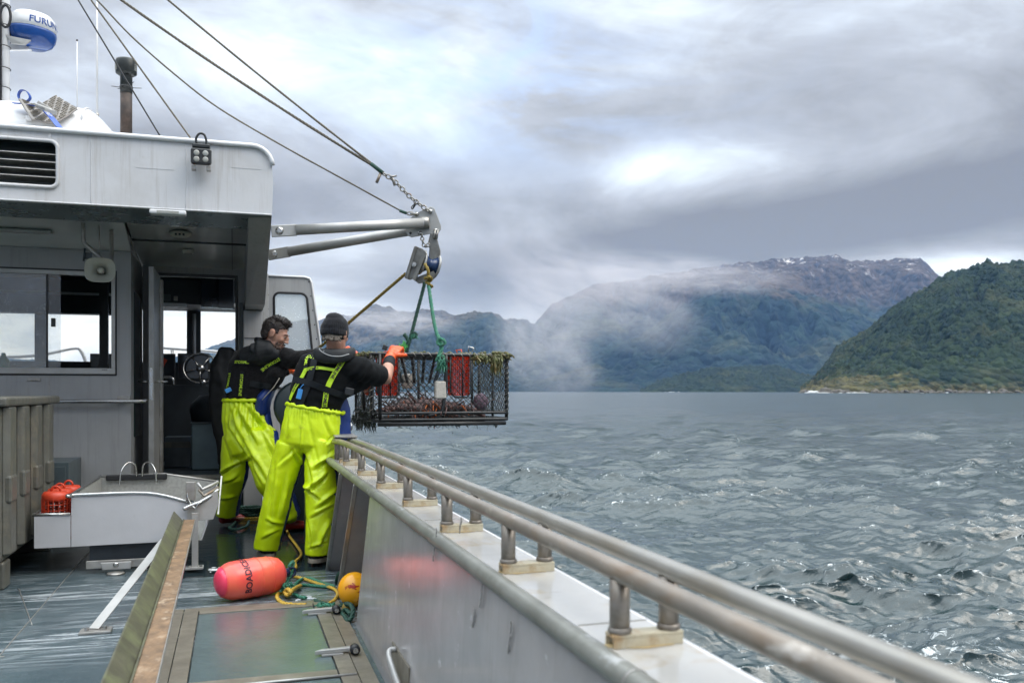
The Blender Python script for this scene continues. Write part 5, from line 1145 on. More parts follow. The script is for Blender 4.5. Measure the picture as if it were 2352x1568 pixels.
# radome
rd = thing('radar_dome', 'white and blue radar dome on a bracket of the mast', 'radar', PD(72, 70, 7.1))
c = PD(74, 73, 7.15); tilt_ax = V((.06, -.03, 1)).normalized(); r = .178
b = MB(); b.lathe([(.001, .145), (r * .45, .142), (r * .75, .125), (r * .93, .09), (r, .04), (r * 1.0, .0)], c, tilt_ax, 40); obj('upper_shell', b, 'white_clean', rd)
b = MB(); b.lathe([(r * 1.001, -.001), (r * 1.01, -.02), (r * .97, -.06), (r * .85, -.10), (r * .62, -.125), (.001, -.13)], c, tilt_ax, 40); obj('lower_shell', b, 'blue_dome', rd)
b = MB(); b.prism([c + V((-.17, .02, -.02)), c + V((-.02, .0, -.14)), c + V((.0, .0, -.155)), c + V((-.17, .02, -.17)), c + V((-.24, .03, -.14)), c + V((-.24, .03, -.03))], (0, -.03, 0)); obj('bracket', b, 'white_clean', rd, bevel=.003)
b = MB(); b.prism([c + V((-.16, -.12, -.10)), c + V((.02, -.14, -.125)), c + V((-.02, -.14, -.165)), c + V((-.12, -.12, -.16))], (0, -.02, 0)); obj('bracket', b, 'alu_light', rd)
b = MB(); b.tube(smooth_path([c + V((-.24, -.02, -.06)), c + V((-.16, -.08, -.04)), c + V((-.14, -.09, -.12)), c + V((-.18, -.05, -.16))], 5), .012, 8); obj('cable', b, 'rubber', rd)
def wrap_text(body, size, c, ax, r, a0, h0, name, m, parent, prof=None, flip=1, up=1):
    """bends flat lettering round a cylinder-like body"""
    tv, tf, tw = text_mesh(body, size); ax = V(ax).normalized(); X = V((0, 0, 1)).cross(ax) if abs(ax.z) < .9 else V((1, 0, 0)); X = (X - ax * X.dot(ax)).normalized(); Y = ax.cross(X); b = MB(); vs = []
    for v in tv:
        h = h0 + v.y * up; rr = prof(h) if prof else r; a = a0 + flip * v.x / r
        vs.append(V(c) + ax * h + (X * math.cos(a) + Y * math.sin(a)) * (rr + .0015))
    b.add(vs, tf); return obj(name, b, m, parent, recalc=False)
wrap_text('FURUNO', .074, c, tilt_ax, r, R(-86), .050, 'lettering', 'blue_dome', rd, prof=lambda h: float(np.interp(h, [0, .04, .09, .125], [r, r, r * .93, r * .75])) + .002)
# whip aerials and exhaust stack
for (u0, v0, v1, d, rad, lab) in [(223, -60, 257, 7.9, .0095, 'tall white whip aerial standing left of the exhaust stack'), (177, 93, 250, 8.6, .0065, 'short thin whip aerial left of the tall white one')]:
    a = PD(u0, v0, d); b_ = PD(u0, v1 + 20, d); t = thing('whip_aerial', lab, 'aerial', (b_.x, b_.y, b_.z))
    b = MB(); b.tube([(b_.x, b_.y, b_.z), (b_.x, b_.y, a.z)], [rad, rad * .8], 8); obj('rod', b, 'white_clean', t)
    b = MB(); b.lathe([(rad * 1.8, 0), (rad * 1.8, .05), (rad * 1.1, .07)], (b_.x, b_.y, b_.z), n=10); obj('ferrule', b, 'alu', t)
    if v0 > 0: b = MB(); b.ell((b_.x, b_.y, a.z), rad * 1.6, rad * 1.6, .01, n=8, m=6); obj('tip', b, 'black', t)
ec = PD(290, 215, 8.0); ez = lambda v: PD(290, v, 8.0).z
ex = thing('exhaust_stack', 'rusty exhaust pipe with a black perforated rain cap on the roof', 'exhaust', (ec.x, ec.y, ez(320)))
b = MB(); b.tube([(ec.x, ec.y, ez(325)), (ec.x, ec.y, ez(195))], .050, 18); obj('pipe', b, 'exh', ex)
b = MB(); b.lathe([(.052, ez(215)), (.052, ez(172)), (.048, ez(168))], (ec.x, ec.y, 0), n=18); obj('sleeve', b, 'soot', ex)
b = MB(); b.lathe([(.052, ez(176)), (.088, ez(170)), (.090, ez(168)), (.090, ez(142)), (.082, ez(138)), (.001, ez(136))], (ec.x, ec.y, 0), n=24); cp = obj('rain_cap', b, 'soot', ex)
b = MB()
for sx_ in (-1, 1):
    for i in range(4):
        for j in range(3):
            a = R(-90 + sx_ * (58 + j * 8)); p = V((ec.x + math.cos(a) * .0915, ec.y + math.sin(a) * .0915, ez(166) + .016 * i + .01)); b.box(p, (.008, .008, .008))
obj('cap_hole', b, 'lens', cp, kind='stuff')
b = MB(); b.lathe([(.053, ez(203)), (.056, ez(203)), (.056, ez(199)), (.053, ez(199))], (ec.x, ec.y, 0), n=18); obj('clamp', b, 'black', ex)
for (du, dv, l) in [(-34, -4, 1), (35, 1, 1), (18, -14, 1), (-20, 2, 1)]:
    p = PD(290, 202, 7.95); q = PD(290 + du, 202 + dv, 7.93); b = MB(); b.tube([p + (q - p) * .3, q], .003, 5); obj('cable_tie', b, 'black', ex)
# floodlight on the fascia
fl = thing('floodlight', 'black square four-lens floodlight with a handle on the white fascia', 'floodlight', PY(462, 362, FY))
c = PY(462, 360, FY - .10)
b = MB(); b.box(c, (.140, .06, .115)); obj('housing', b, 'black', fl, bevel=.018)
b = MB(); b.box(c + V((0, .035, .005)), (.12, .04, .105)); b.box(c + V((0, .01, .075)), (.12, .05, .03)); obj('heat_sink', b, 'black', fl, bevel=.008)
b = MB(); b.box(c + V((0, -.0305, -.004)), (.122, .004, .096)); bz = obj('bezel', b, 'rubber', fl, bevel=.002)
for i in (-1, 1):
    for j in (-1, 1):
        b = MB(); b.lathe([(.001, .003), (.014, .003), (.020, .0), (.021, -.004)], c + V((i * .030, -.033, j * .022 - .004)), (0, -1, 0), 16); obj('lens', b, 'lens', fl)
b = MB(); b.tube(smooth_path([c + V((-.03, .01, .09)), c + V((-.034, .01, .13)), c + V((-.012, .01, .165)), c + V((.02, .01, .16)), c + V((.034, .01, .12)), c + V((.032, .01, .09))], 5), .0085, 8); obj('handle', b, 'black', fl)
for i in (-1, 1):
    b = MB(); b.box(c + V((i * .05, .03, -.078)), (.03, .06, .03)); obj('mount_foot', b, 'alu', fl, bevel=.003)
# strip lamp under the fascia edge
p, q = PY(343, 490, FY - .01), PY(428, 480, FY - .01)
ll = thing('deck_lamp', 'long white strip lamp fixed under the lower edge of the fascia', 'lamp', ((p.x + q.x) / 2, FY, 2.43))
b = MB(); b.box(((p.x + q.x) / 2, FY + .02, RZ0 - .018), (q.x - p.x, .09, .032)); obj('housing', b, 'white_clean', ll, bevel=.010)
b = MB(); b.box(((p.x + q.x) / 2, FY - .027, RZ0 - .020), (q.x - p.x - .10, .004, .018)); obj('lens', b, 'lens', ll)
for (u, v, y, sx, kind_, lab) in [(403, 526, 7.7, .11, 0, 'small square lamp on the polished ceiling nearest the fascia'), (414, 560, 8.0, .17, 1, 'round slotted ceiling lamp in the middle of the polished soffit'), (432, 597, 8.55, .09, 0, 'small square ceiling lamp closest to the door')]:
    p = PY(u, v, y); zc = 2.56 - (y - 7.433) * .21 / 1.767 - .02
    t = thing('ceiling_lamp', lab, 'lamp', (p.x, y, zc), 'lamps on the overhang ceiling')
    b = MB()
    if kind_: b.lathe([(.001, -.025), (sx * .35, -.025), (sx * .5, -.01), (sx * .52, .01), (.001, .012)], (p.x, y, zc), n=24); obj('shade', b, 'horn', t); b = MB(); [b.bb(p.x + k * .03 - .008, p.x + k * .03 + .008, y - .088, y - .05, zc - .024, zc - .01) for k in (-1, 0, 1)]; obj('slot', b, 'black', t)
    else: b.box((p.x, y, zc), (sx, sx, .03)); obj('base', b, 'horn', t, bevel=.006); b = MB(); b.box((p.x, y - .01, zc - .02), (sx * .7, sx * .6, .012)); obj('shade', b, 'lens', t, bevel=.003)
# horn loudspeaker on bent tube brackets
hn = thing('horn_speaker', 'cream horn loudspeaker hung on bent tubes above the cabin window', 'loudspeaker', PY(228, 615, 7.6))
hc_ = PY(230, 620, 7.55)
b = MB(); secs = []
for k, (w_, d_) in enumerate([(.022, .20), (.025, .12), (.045, .06), (.078, .02), (.108, 0), (.112, -.004)]): secs.append((hc_ + V((0, d_, .0)), w_, w_ * .86))
n = 28; vs = []
for (cc_, rx, rz_) in secs:
    for j in range(n):
        a = 2 * math.pi * j / n; e = 2 / 3.2; ca_, sa_ = math.cos(a), math.sin(a); vs.append(cc_ + V((math.copysign(abs(ca_) ** e, ca_) * rx, 0, math.copysign(abs(sa_) ** e, sa_) * rz_)))
b.add(vs, [(i * n + j, i * n + (j + 1) % n, (i + 1) * n + (j + 1) % n, (i + 1) * n + j) for i in range(len(secs) - 1) for j in range(n)], True)
o = obj('bell', b, 'horn', hn); s_ = o.modifiers.new('solid', 'SOLIDIFY'); s_.thickness = .004
b = MB(); b.lathe([(.001, 0), (.024, 0), (.026, .03), (.012, .045), (.001, .05)], hc_ + V((0, .06, 0)), (0, -1, 0), 16); obj('reflex_cone', b, 'horn', hn)
b = MB(); b.lathe([(.001, 0), (.055, 0), (.06, .02), (.06, .07), (.05, .09), (.001, .09)], hc_ + V((-.03, .14, .03)), (0, 1, 0), 20); obj('driver', b, 'horn', hn)
hy = 7.62
P = [PY(191, 512, hy), PY(192, 552, hy), PY(198, 562, hy), PY(252, 610, hy), PY(256, 600, hy + .02), PY(256, 555, hy + .1), PY(256, 530, hy + .2)]
b = MB(); b.tube(smooth_path(P, 3), .016, 10); obj('bracket_tube', b, 'alu', hn)
b = MB(); b.tube([PY(228, 518, hy), PY(229, 590, hy)], .006, 6); obj('hanger_rod', b, 'alu', hn)
b = MB(); b.tube([PY(195, 570, hy + .05), PY(192, 600, hy + .05)], .008, 6); b.box(PY(203, 588, hy + .08), (.05, .03, .05)); obj('clamp', b, 'hauler', hn)

# ---- davit
HD = PD(985, 510, 7.1)
dv = thing('davit', 'two-armed white davit with a triangular head plate swung outboard', 'davit', (FX, 7, 2.3))
def arm(u0, v0, y0, u1, v1, d1, r):
    a = PY(u0, v0, y0); a.x = FX + .02; e = PD(u1, v1, d1); t = (e - a).normalized()
    b = MB(); b.tube([a + t * .16, e], r, 18); obj('arm', b, 'alu_light', dv)
    b = MB(); b.bar(a - t * .02, a + t * .17, r * 2.2, .02, (0, 1, 0)); obj('arm_lug', b, 'alu_light', dv, bevel=.006)
    b = MB(); b.lathe([(.001, 0), (.018, 0), (.018, .012), (.001, .012)], a + t * .04 + V((0, -.012, 0)), (0, -1, 0), 6, sm=False); b.lathe([(.001, 0), (.030, 0), (.030, .005), (.001, .005)], a + t * .04 + V((0, -.010, 0)), (0, -1, 0), 16); obj('pivot_bolt', b, 'steel', dv)
    return a, e
arm(626, 531, 6.95, 972, 512, 7.06, .040)
arm(614, 585, 7.6, 975, 524, 7.16, .040)
def hp_(u, v, dd=0): return PD(u, v, 7.10 + dd)
out_ = [(940, 495), (962, 484), (982, 478), (992, 477), (1000, 482), (1013, 517), (1013, 528), (1008, 532), (965, 545), (950, 541), (938, 538), (934, 520)]
out_ = [(937, 541), (930, 530), (935, 520), (934, 508), (955, 490), (972, 482), (990, 474), (998, 479), (1013, 518), (1013, 526), (1008, 533), (945, 545)]
b = MB(); P = [hp_(u, v) for u, v in out_]; nrm = V((SY, CY, 0)); b.prism(P, nrm * .016); obj('head_plate', b, 'alu_light', dv, bevel=.003)
b = MB(); b.tube([hp_(966, 512, -.03), hp_(986, 511, -.03)], .046, 18); obj('arm_collar', b, 'alu', dv)
for (u, v) in [(989, 486), (957, 492), (965, 536), (1001, 530)]:
    b = MB(); b.lathe([(.001, 0), (.018, 0), (.016, .02), (.001, .022)], hp_(u, v, -.0), tuple(-nrm), 12); obj('shackle_pin', b, 'steel', dv)
b = MB(); b.lathe([(.001, 0), (.011, 0), (.001, .001)], hp_(943, 535, -.001), tuple(-nrm), 12); obj('lug_hole', b, 'black', dv)
# chain
def chain(P, n, w, r, parent, nm='link'):
    Q = resample(smooth_path(P, 6), 1e9) if 0 else smooth_path(P, 8); Q = resample(Q, sum((b_ - a_).length for a_, b_ in zip(Q, Q[1:])) / n)
    for i in range(len(Q) - 1):
        a, e = Q[i], Q[i + 1]; t = (e - a).normalized(); L = (e - a).length * .72; c = (a + e) / 2
        X = t.cross(nrm).normalized(); X = X if i % 2 else (X * .35 + t.cross(X) * .94).normalized()
        pts = []
        for k in range(12):
            q = 2 * math.pi * k / 12; pts.append(c + t * (math.cos(q) * L * .75 if abs(math.cos(q)) > .5 else math.cos(q) * L * .75) + X * math.sin(q) * w)
        b = MB(); b.tube(pts, r, 6, closed=True, caps=False); obj(nm, b, 'galv', parent)
cn = thing('stay_chain', 'galvanised chain linking the wire stays to the davit head', 'chain', hp_(900, 410))
chain([hp_(878, 398, -.02), hp_(905, 415, -.02), hp_(945, 455, -.02), hp_(987, 486, -.02)], 13, .016, .0062, cn)
b = MB(); b.tube([hp_(897, 405, -.03), hp_(903, 413, -.03), hp_(907, 426, -.03)], .012, 8); b.tube([hp_(898, 406, -.05), hp_(910, 404, -.0)], .008, 8); obj('shackle', b, 'galv', cn)
b = MB(); b.tube(smooth_path([hp_(952, 468, -.03), hp_(945, 476, -.04), hp_(948, 480, -.04), hp_(955, 470, -.04), hp_(960, 466, -.03)], 4), .004, 5); b.tube([hp_(958, 458, -.03), hp_(948, 478, -.05)], .004, 5); obj('cable_tie', b, 'black', cn)
# wires
TOP = V((MX.x, MX.y, 5.3))
def wire(P, r, label, m='cable', name='wire_stay', twist=True):
    b = MB()
    if twist: rope(b, P, r, 4, pitch=r * 8)
    else: b.tube(P, r, 6)
    o = obj(name, b, m); o.modifiers.clear() if hasattr(o.modifiers, 'clear') else None; return tag(o, label, 'wire')
def thru(uva, uvb, da, db, sg=0, ext=None, n=24):
    a, e = PD(*uva, da), PD(*uvb, db)
    return sag(a, e, sg, n)
wire(thru((0, -205), (866, 386), 6.95, 7.08, .06), .012, 'thicker lower wire stay running from the mast top to the chain')
wire(thru((210, -150), (866, 385), 6.97, 7.08, .03), .0095, 'upper wire stay running down to the chain above the davit')
wire(smooth_path([PD(140, -75, 7.0), PD(222, 0, 7.0), PD(300, 82, 7.0), PD(400, 170, 7.02), PD(500, 247, 7.05), PD(640, 330, 7.07), PD(780, 407, 7.08), PD(920, 484, 7.1)], 5), .0075, 'sagging thin wire from the mast to the near tip of the davit head')
wire(thru((178, -2), (369, 315), 6.9, 6.85, 0), .006, 'leftmost thin black wire ending on the roof edge', 'rubber', twist=False)
wire(thru((206, -4), (441, 322), 6.9, 6.82, 0), .0075, 'thin pale wire ending on the roof edge left of the floodlight')
b = MB(); b.tube([PD(852, 376, 7.07), PD(880, 398, 7.08)], .016, 8); o = obj('wire_sleeve', b, 'rope_dg', cn)
b = MB(); b.tube([hp_(874, 398, -.02), hp_(865, 420, -.03)], .012, 8); obj('wire_tail', b, 'rail', cn)
b = MB(); b.tube([hp_(918, 484), hp_(934, 490)], .012, 8); o = obj('ferrule', b, 'rope_dg', dv)
b = MB(); b.tube([hp_(934, 490) + V((math.cos(a) * .03, 0, math.sin(a) * .013)) + V((.03, 0, 0)) for a in np.linspace(0, 6.28, 12)[:-1]], .006, 6, closed=True, caps=False); b.tube([hp_(942, 490, -.02), hp_(958, 492, -.02)], .009, 8); obj('eye_shackle', b, 'galv', dv)
# small hanging chain and the snatch block
c2 = thing('hanging_chain', 'short chain hanging from the davit head to the block arm', 'chain', hp_(970, 550))
chain([hp_(969, 537, -.03), hp_(971, 556, -.03), hp_(977, 568, -.03), hp_(986, 560, -.03)], 6, .013, .005, c2)
bl = thing('hauling_block', 'grey snatch block with a dark blue roller hanging under the davit', 'block', hp_(985, 600))
b = MB(); b.prism([hp_(u, v, -.02) for u, v in [(988, 535), (1000, 533), (1004, 548), (1011, 575), (1010, 596), (1002, 612), (993, 625), (990, 600), (984, 590), (986, 570), (983, 556)]], nrm * .05); obj('swan_neck', b, 'block', bl, bevel=.008)
b = MB(); b.tube([hp_(1000, 527, -.02) + V((0, 0, .0)), hp_(997, 548, -.03)], .009, 8); b.tube([hp_(1006, 527, -.02), hp_(1003, 548, -.03)], .009, 8); obj('shackle', b, 'galv', bl)
rx_ = (V((CY, -SY, 0)) * .84 + nrm * .46 + V((0, 0, -.22))).normalized(); rc_ = hp_(984, 608, -.01)
b = MB(); b.lathe([(.001, -.062), (.090, -.062), (.088, -.055), (.052, -.012), (.050, .012), (.088, .055), (.001, .056)], rc_, rx_, 32); obj('roller', b, 'blueroll', bl)
b = MB(); b.lathe([(.086, .052), (.099, .056), (.101, .064), (.096, .070), (.001, .070)], rc_, rx_, 32); obj('roller_flange', b, 'alu_light', bl)
b = MB(); b.lathe([(.086, -.052), (.099, -.056), (.101, -.064), (.096, -.070), (.001, -.070)], rc_, rx_, 32); obj('roller_flange', b, 'alu_light', bl)
b = MB(); b.prism([hp_(u, v, -.10) for u, v in [(951, 566), (955, 565), (972, 572), (977, 580), (948, 640), (942, 643), (931, 639), (929, 636)]], nrm * .012); ck = obj('cheek_plate', b, 'block', bl, bevel=.003)
b = MB(); b.prism([hp_(u, v, -.13) for u, v in [(953, 568), (957, 566), (936, 640), (931, 638)]], nrm * .05); obj('cheek_edge', b, 'block', ck)
b = MB(); b.prism([hp_(u, v, -.13) for u, v in [(974, 575), (980, 582), (953, 645), (947, 640)]], nrm * .05); obj('cheek_edge', b, 'block', ck)
b = MB(); b.lathe([(.001, 0), (.022, 0), (.020, .02), (.001, .022)], hp_(951, 608, -.10), tuple(-nrm), 8, sm=False); obj('axle_bolt', b, 'steel', ck)
b = MB(); b.prism([hp_(u, v, -.05) for u, v in [(958, 636), (996, 622), (1001, 632), (990, 646), (960, 650), (954, 645)]], nrm * .05); obj('lower_frame', b, 'block', bl, bevel=.004)
# ropes
ry = thing('haul_rope', 'taut olive-gold rope from the block down towards the hauler', 'rope', hp_(930, 630))
b = MB(); rope(b, [PD(932, 628, 7.05), PD(800, 742, 7.4), PD(700, 826, 7.75)], .0135, 5); obj('line', b, 'rope_o', ry)
b = MB(); rope(b, smooth_path([hp_(976, 606, -.14), hp_(983, 620, -.16), hp_(984, 636, -.14), hp_(987, 648, -.12)], 5), .0135, 5); rope(b, smooth_path([hp_(975, 640, -.14), hp_(988, 636, -.17), hp_(990, 644, -.14), hp_(979, 647, -.12), hp_(985, 652, -.15), hp_(993, 659, -.12)], 5), .013, 5); obj('knot', b, 'rope_o', ry)
# ================================================================ people
def Rm(deg, ax): return Matrix.Rotation(R(deg), 3, ax)
def head_mb(c, rot, s=1.0, ear_l=True, ear_r=True, b=None):
    """head in its own frame: +Y face, +Z up, +X the person's right is +X when looking along +Y; c = centre of the skull"""
    b = b or MB()
    def P(x, y, z): return c + rot @ V((x * s, y * s, z * s))
    def E(x, y, z, rx, ry, rz, rr=None): b.ell(P(x, y, z), rx * s, ry * s, rz * s, rot @ (rr or Matrix.Identity(3)), n=16, m=10)
    E(0, -.012, .03, .074, .094, .083)          # cranium
    E(0, .030, -.005, .062, .062, .075)         # face block
    E(0, .030, -.062, .050, .054, .042)         # jaw
    E(0, .068, -.095, .020, .018, .018)         # chin
    E(0, .080, .022, .050, .014, .012)          # brow ridge
    E(0, .094, -.012, .010, .016, .026, Rm(-18, 'X'))   # nose bridge
    E(0, .106, -.028, .014, .012, .010)         # nose tip
    E(.011, .096, -.032, .008, .008, .007); E(-.011, .096, -.032, .008, .008, .007)
    E(.036, .066, -.022, .020, .018, .020); E(-.036, .066, -.022, .020, .018, .020)   # cheekbones
    E(0, .086, -.058, .024, .010, .006); E(0, .084, -.068, .021, .010, .007)          # lips
    for q in (-1, 1):
        E(q * .076, -.004, -.004, .009, .020, .032, Rm(-q * 8, 'Z')); E(q * .080, -.010, .010, .007, .017, .018, Rm(-q * 20, 'Z'))
    return b, P
def hand_mb(b, wrist, palm_dir, finger_dir, curl_dir, s=1.0, thumb_side=1, curl=(35, 60, 45), spread=.019):
    """palm + five separate bent fingers; palm_dir = from wrist to knuckles, curl_dir = the way fingers bend"""
    pd = V(palm_dir).normalized(); cd = V(curl_dir); cd = (cd - pd * cd.dot(pd)).normalized(); sd = pd.cross(cd).normalized() * thumb_side
    b.loft([(wrist, .026 * s, .020 * s), (wrist + pd * .035 * s, .036 * s, .020 * s), (wrist + pd * .085 * s, .043 * s, .016 * s)], ref=tuple(sd), n=12)
    for k, L in enumerate((.078, .088, .082, .064)):
        off = sd * (1.5 - k) * spread * s; p = wrist + pd * .085 * s + off; d = pd.copy(); seg = [p - pd * .02 * s]; rr = [.0105 * s]
        seg.append(p); rr.append(.0105 * s)
        for a, f in zip(curl, (.42, .32, .26)):
            q = Matrix.Rotation(R(a + k * 3), 3, pd.cross(cd)); d = q @ d; p = p + d * L * f * s; seg.append(p); rr.append(.0098 * s * (1 - .06 * len(seg)))
        b.tube(seg, rr, 8); b.ell(seg[-1], .008 * s, .008 * s, .008 * s, n=8, m=6)
    p = wrist + pd * .03 * s + sd * .030 * s; seg = [p - sd * .012 * s, p + (sd * .7 + pd * .6 + cd * .3) * .035 * s]; seg.append(seg[-1] + (sd * .2 + pd * .7 + cd * .7) * .030 * s); seg.append(seg[-1] + (pd * .6 + cd * .8) * .022 * s)
    b.tube(seg, [.013 * s, .012 * s, .011 * s, .009 * s], 8); b.ell(seg[-1], .009 * s, .009 * s, .009 * s, n=8, m=6)
    return b
def folds(seed, amp=.012, knee=()):
    off = V((seed * 3.7, seed * 1.3, seed * 2.1))
    def f(c, n):
        d = amp * .75 * (ridge(V((c.x * 6, c.y * 6, c.z * 1.8 + c.x * 2)) + off) - .3)
        w = mnoise.noise(c * 3 + off) * .09
        d += amp * .28 * (ridge(V((c.x * 5, c.y * 5, (c.z + w + .8 * c.x) * 6)) + off * 2) - .3)
        d += amp * .25 * mnoise.noise(c * 22 + off)
        for (k, r, a, tl) in knee:
            e = math.exp(-((c - k).length / r) ** 2)
            if e > .02: d += a * e * math.sin((c.z - k.z + tl * (c.x - k.x) + .3 * w) * 75 + mnoise.noise(c * 9) * 2.5)
        return d
    return f
def proj(c):
    d = c - C0; r_ = d.x * CY - d.y * SY; f_ = d.x * SY + d.y * CY
    return 1176 + F * r_ / f_, 898 - F * d.z / f_
def creases(L, up=1.0):
    """sharp cloth creases: (u0, v0, u1, v1, width, depth): a ridge with a valley beside it along each segment"""
    def f(c, n):
        if n.dot((c - C0).normalized()) > .15: return 0.0
        u, v = proj(c); d = 0.0
        for (u0, v0, u1, v1, w, a) in L:
            lx, ly = u1 - u0, v1 - v0; l = math.hypot(lx, ly); t = ((u - u0) * lx + (v - v0) * ly) / (l * l)
            if t < -.25 or t > 1.25: continue
            s = ((u - u0) * -ly + (v - v0) * lx) / l + 2.5 * math.sin(t * 3 + u0)
            if abs(s) > 4 * w: continue
            tap = max(0.0, 1 - (2 * t - 1) ** 2 * .64); d += 1.35 * a * tap * (math.exp(-((s + w * .9) / (w * 1.0)) ** 2) - .9 * math.exp(-((s - w * .35) / (w * .55)) ** 2))
        return d
    return f
def two_tone(me, front, k):
    """front panels of the trousers cut from blue cloth"""
    me.update()
    for p in me.polygons:
        if p.normal.dot(front) > k: p.material_index = 1
def tree_of(me):
    return BVHTree.FromPolygons([v.co.copy() for v in me.vertices], [tuple(p.vertices) for p in me.polygons])
def conform(bvh, pts, off):
    out = []
    for p in pts:
        d = (p - C0).normalized(); loc, nrm_, i, dist = bvh.ray_cast(C0, d)
        if loc is None: loc, nrm_, i, dist = bvh.find_nearest(p)
        if nrm_.dot(d) > 0: nrm_ = -nrm_
        out.append((loc + nrm_ * off, nrm_))
    return out
def strap(name, bvh, pix, d, w, m, parent, off=.004, text=None, tsize=.8, tm='ink', tpos=.1, trep=1, flip=1, tgap=.0):
    pts = smooth_path([PD(u, v, d) for u, v in pix], 8); pts = resample(pts, .012); cf = conform(bvh, pts, off)
    # smooth
    for _ in range(3): cf = [cf[0]] + [((cf[i - 1][0] + cf[i][0] * 2 + cf[i + 1][0]) / 4, (cf[i - 1][1] + cf[i][1] + cf[i + 1][1]).normalized()) for i in range(1, len(cf) - 1)] + [cf[-1]]
    fr = []; L = [0]
    for i, (p, nn) in enumerate(cf):
        t = (cf[min(i + 1, len(cf) - 1)][0] - cf[max(i - 1, 0)][0]).normalized(); s = t.cross(nn).normalized(); fr.append((p, t, s, nn))
        if i: L.append(L[-1] + (p - cf[i - 1][0]).length)
    b = MB(); vs = []
    for p, t, s, nn in fr: vs += [p - s * w / 2, p + s * w / 2, p + s * w / 2 + nn * .004, p - s * w / 2 + nn * .004]
    n = len(fr); fs = [(0, 1, 2, 3), tuple(4 * (n - 1) + k for k in (3, 2, 1, 0))] + [(4 * i + k, 4 * i + (k + 1) % 4, 4 * i + 4 + (k + 1) % 4, 4 * i + 4 + k) for i in range(n - 1) for k in range(4)]
    b.add(vs, fs); so_ = obj(name, b, m, parent)
    if text:
        tv, tf, tw = text_mesh(text, w * tsize); x0 = tpos * L[-1]
        for rep in range(trep):
            vs = []; ok = True
            for v in tv:
                x = x0 + v.x; k = 0
                if x >= L[-1]: x = L[-1] - 1e-4 + (x - L[-1]) * 0
                while k < n - 2 and L[k + 1] < x: k += 1
                f_ = (x - L[k]) / max(1e-6, L[k + 1] - L[k]); a, c = fr[k], fr[k + 1]
                vs.append(a[0].lerp(c[0], f_) - a[2].lerp(c[2], f_) * v.y * flip + a[3] * .0062)
            b = MB(); b.add(vs, tf); obj('lettering', b, tm, so_, recalc=False); x0 += tw + tgap
    return so_
def boot(b, ankle, heel_dir, L=.27, w=.047, sole=None):
    hd = V(heel_dir).normalized(); z0 = sole if sole is not None else ankle.z - .09
    base = V((ankle.x, ankle.y, z0)); up = V((0, 0, 1)); sd = hd.cross(up)
    b.loft([(base - hd * .07 + up * .045, w * .8, .043), (base - hd * .03 + up * .05, w, .05), (base + hd * .06 + up * .042, w, .040), (base + hd * .14 + up * .034, w * 1.05, .032), (base + hd * .185 + up * .030, w * .85, .026)], ref=tuple(sd), n=14)
    b.loft([(base + up * .04 - hd * .02, w, .055), (ankle, .050, .055), (ankle + up * .10, .054, .058)], ref=tuple(sd), n=14)

# ---------------- man with the black beanie (nearer)
d2 = 6.1
pm = thing('person', 'man in black beanie and black short-sleeved shirt with yellow-green braces gripping the pot', 'man', (PD(690, 1290, 6.1).x, PD(690, 1290, 6.1).y, 0))
hip = PD(716, 985, 6.14)
HC = PD(771, 768, 6.06); Hrot = Matrix.Rotation(-YAW - R(22), 3, 'Z') @ Rm(-6, 'X')
# body: one continuous figure
b, P_ = head_mb(HC, Hrot, 1.0)
sh_l, sh_r = PD(706, 842, 6.12), PD(832, 850, 6.14)
b.loft([(HC + V((0, -.0, -.03)), .064, .066), (PD(772, 802, 6.10), .066, .068), (PD(766, 822, 6.12), .070, .07)], n=16)
b.loft([(hip, .165, .125), (PD(722, 940, 6.16), .155, .115), (PD(738, 890, 6.16), .175, .12), (PD(758, 842, 6.15), .18, .11), (PD(767, 820, 6.12), .08, .08)], ref=(CY, -SY, 0), n=22)
kL, aL = PD(638, 1150, 6.15), PD(614, 1262, 6.22); kR, aR = PD(738, 1150, 6.05), PD(730, 1272, 6.03)
for (h_, k_, a_) in ((PD(676, 1015, 6.16), kL, aL), (PD(742, 1015, 6.12), kR, aR)):
    b.loft([(h_, .072, .078), (h_.lerp(k_, .6), .062, .066), (k_, .052, .056), (k_.lerp(a_, .3), .055, .06), (a_, .038, .042)], ref=(CY, -SY, 0), n=14)
    b.loft([(a_ + V((0, -.03, -.03)), .035, .03), (a_ + V((0, .06, -.045)), .04, .025), (a_ + V((0, .14, -.055)), .035, .02)], n=12)
elR = PD(886, 868, 6.33); wrR = PD(896, 822, 6.50)
b.loft([(PD(800, 846, 6.14), .075, .08), (sh_r, .07, .075), (sh_r.lerp(elR, .55), .056, .06), (elR, .048, .048), (elR.lerp(wrR, .45), .046, .044), (wrR, .031, .028)], ref=(0, 0, 1), n=16)
elL = PD(760, 900, 6.62); wrL = PD(822, 884, 6.78)
b.loft([(PD(724, 846, 6.14), .075, .08), (sh_l, .068, .075), (sh_l.lerp(elL, .55) + V((0, .05, 0)), .055, .058), (elL, .046, .046), (wrL, .03, .028)], ref=(0, 0, 1), n=16)
hand_mb(b, wrR, PD(911, 797, 6.56) - wrR, 0, V((.15, .6, -.8)), 1.0, thumb_side=-1, curl=(30, 55, 40))
hand_mb(b, wrL, V((.8, .5, 0)), 0, V((0, .3, -1)), 1.0)
me = remesh(b, .0062, 3); body = place('body', me, 'skin', pm)
# eyes hidden behind the head still exist
for q in (-1, 1):
    b = MB(); b.ell(P_(q * .031, .080, .004), .011, .011, .011, n=10, m=8); obj('eye', b, 'white_clean', body)
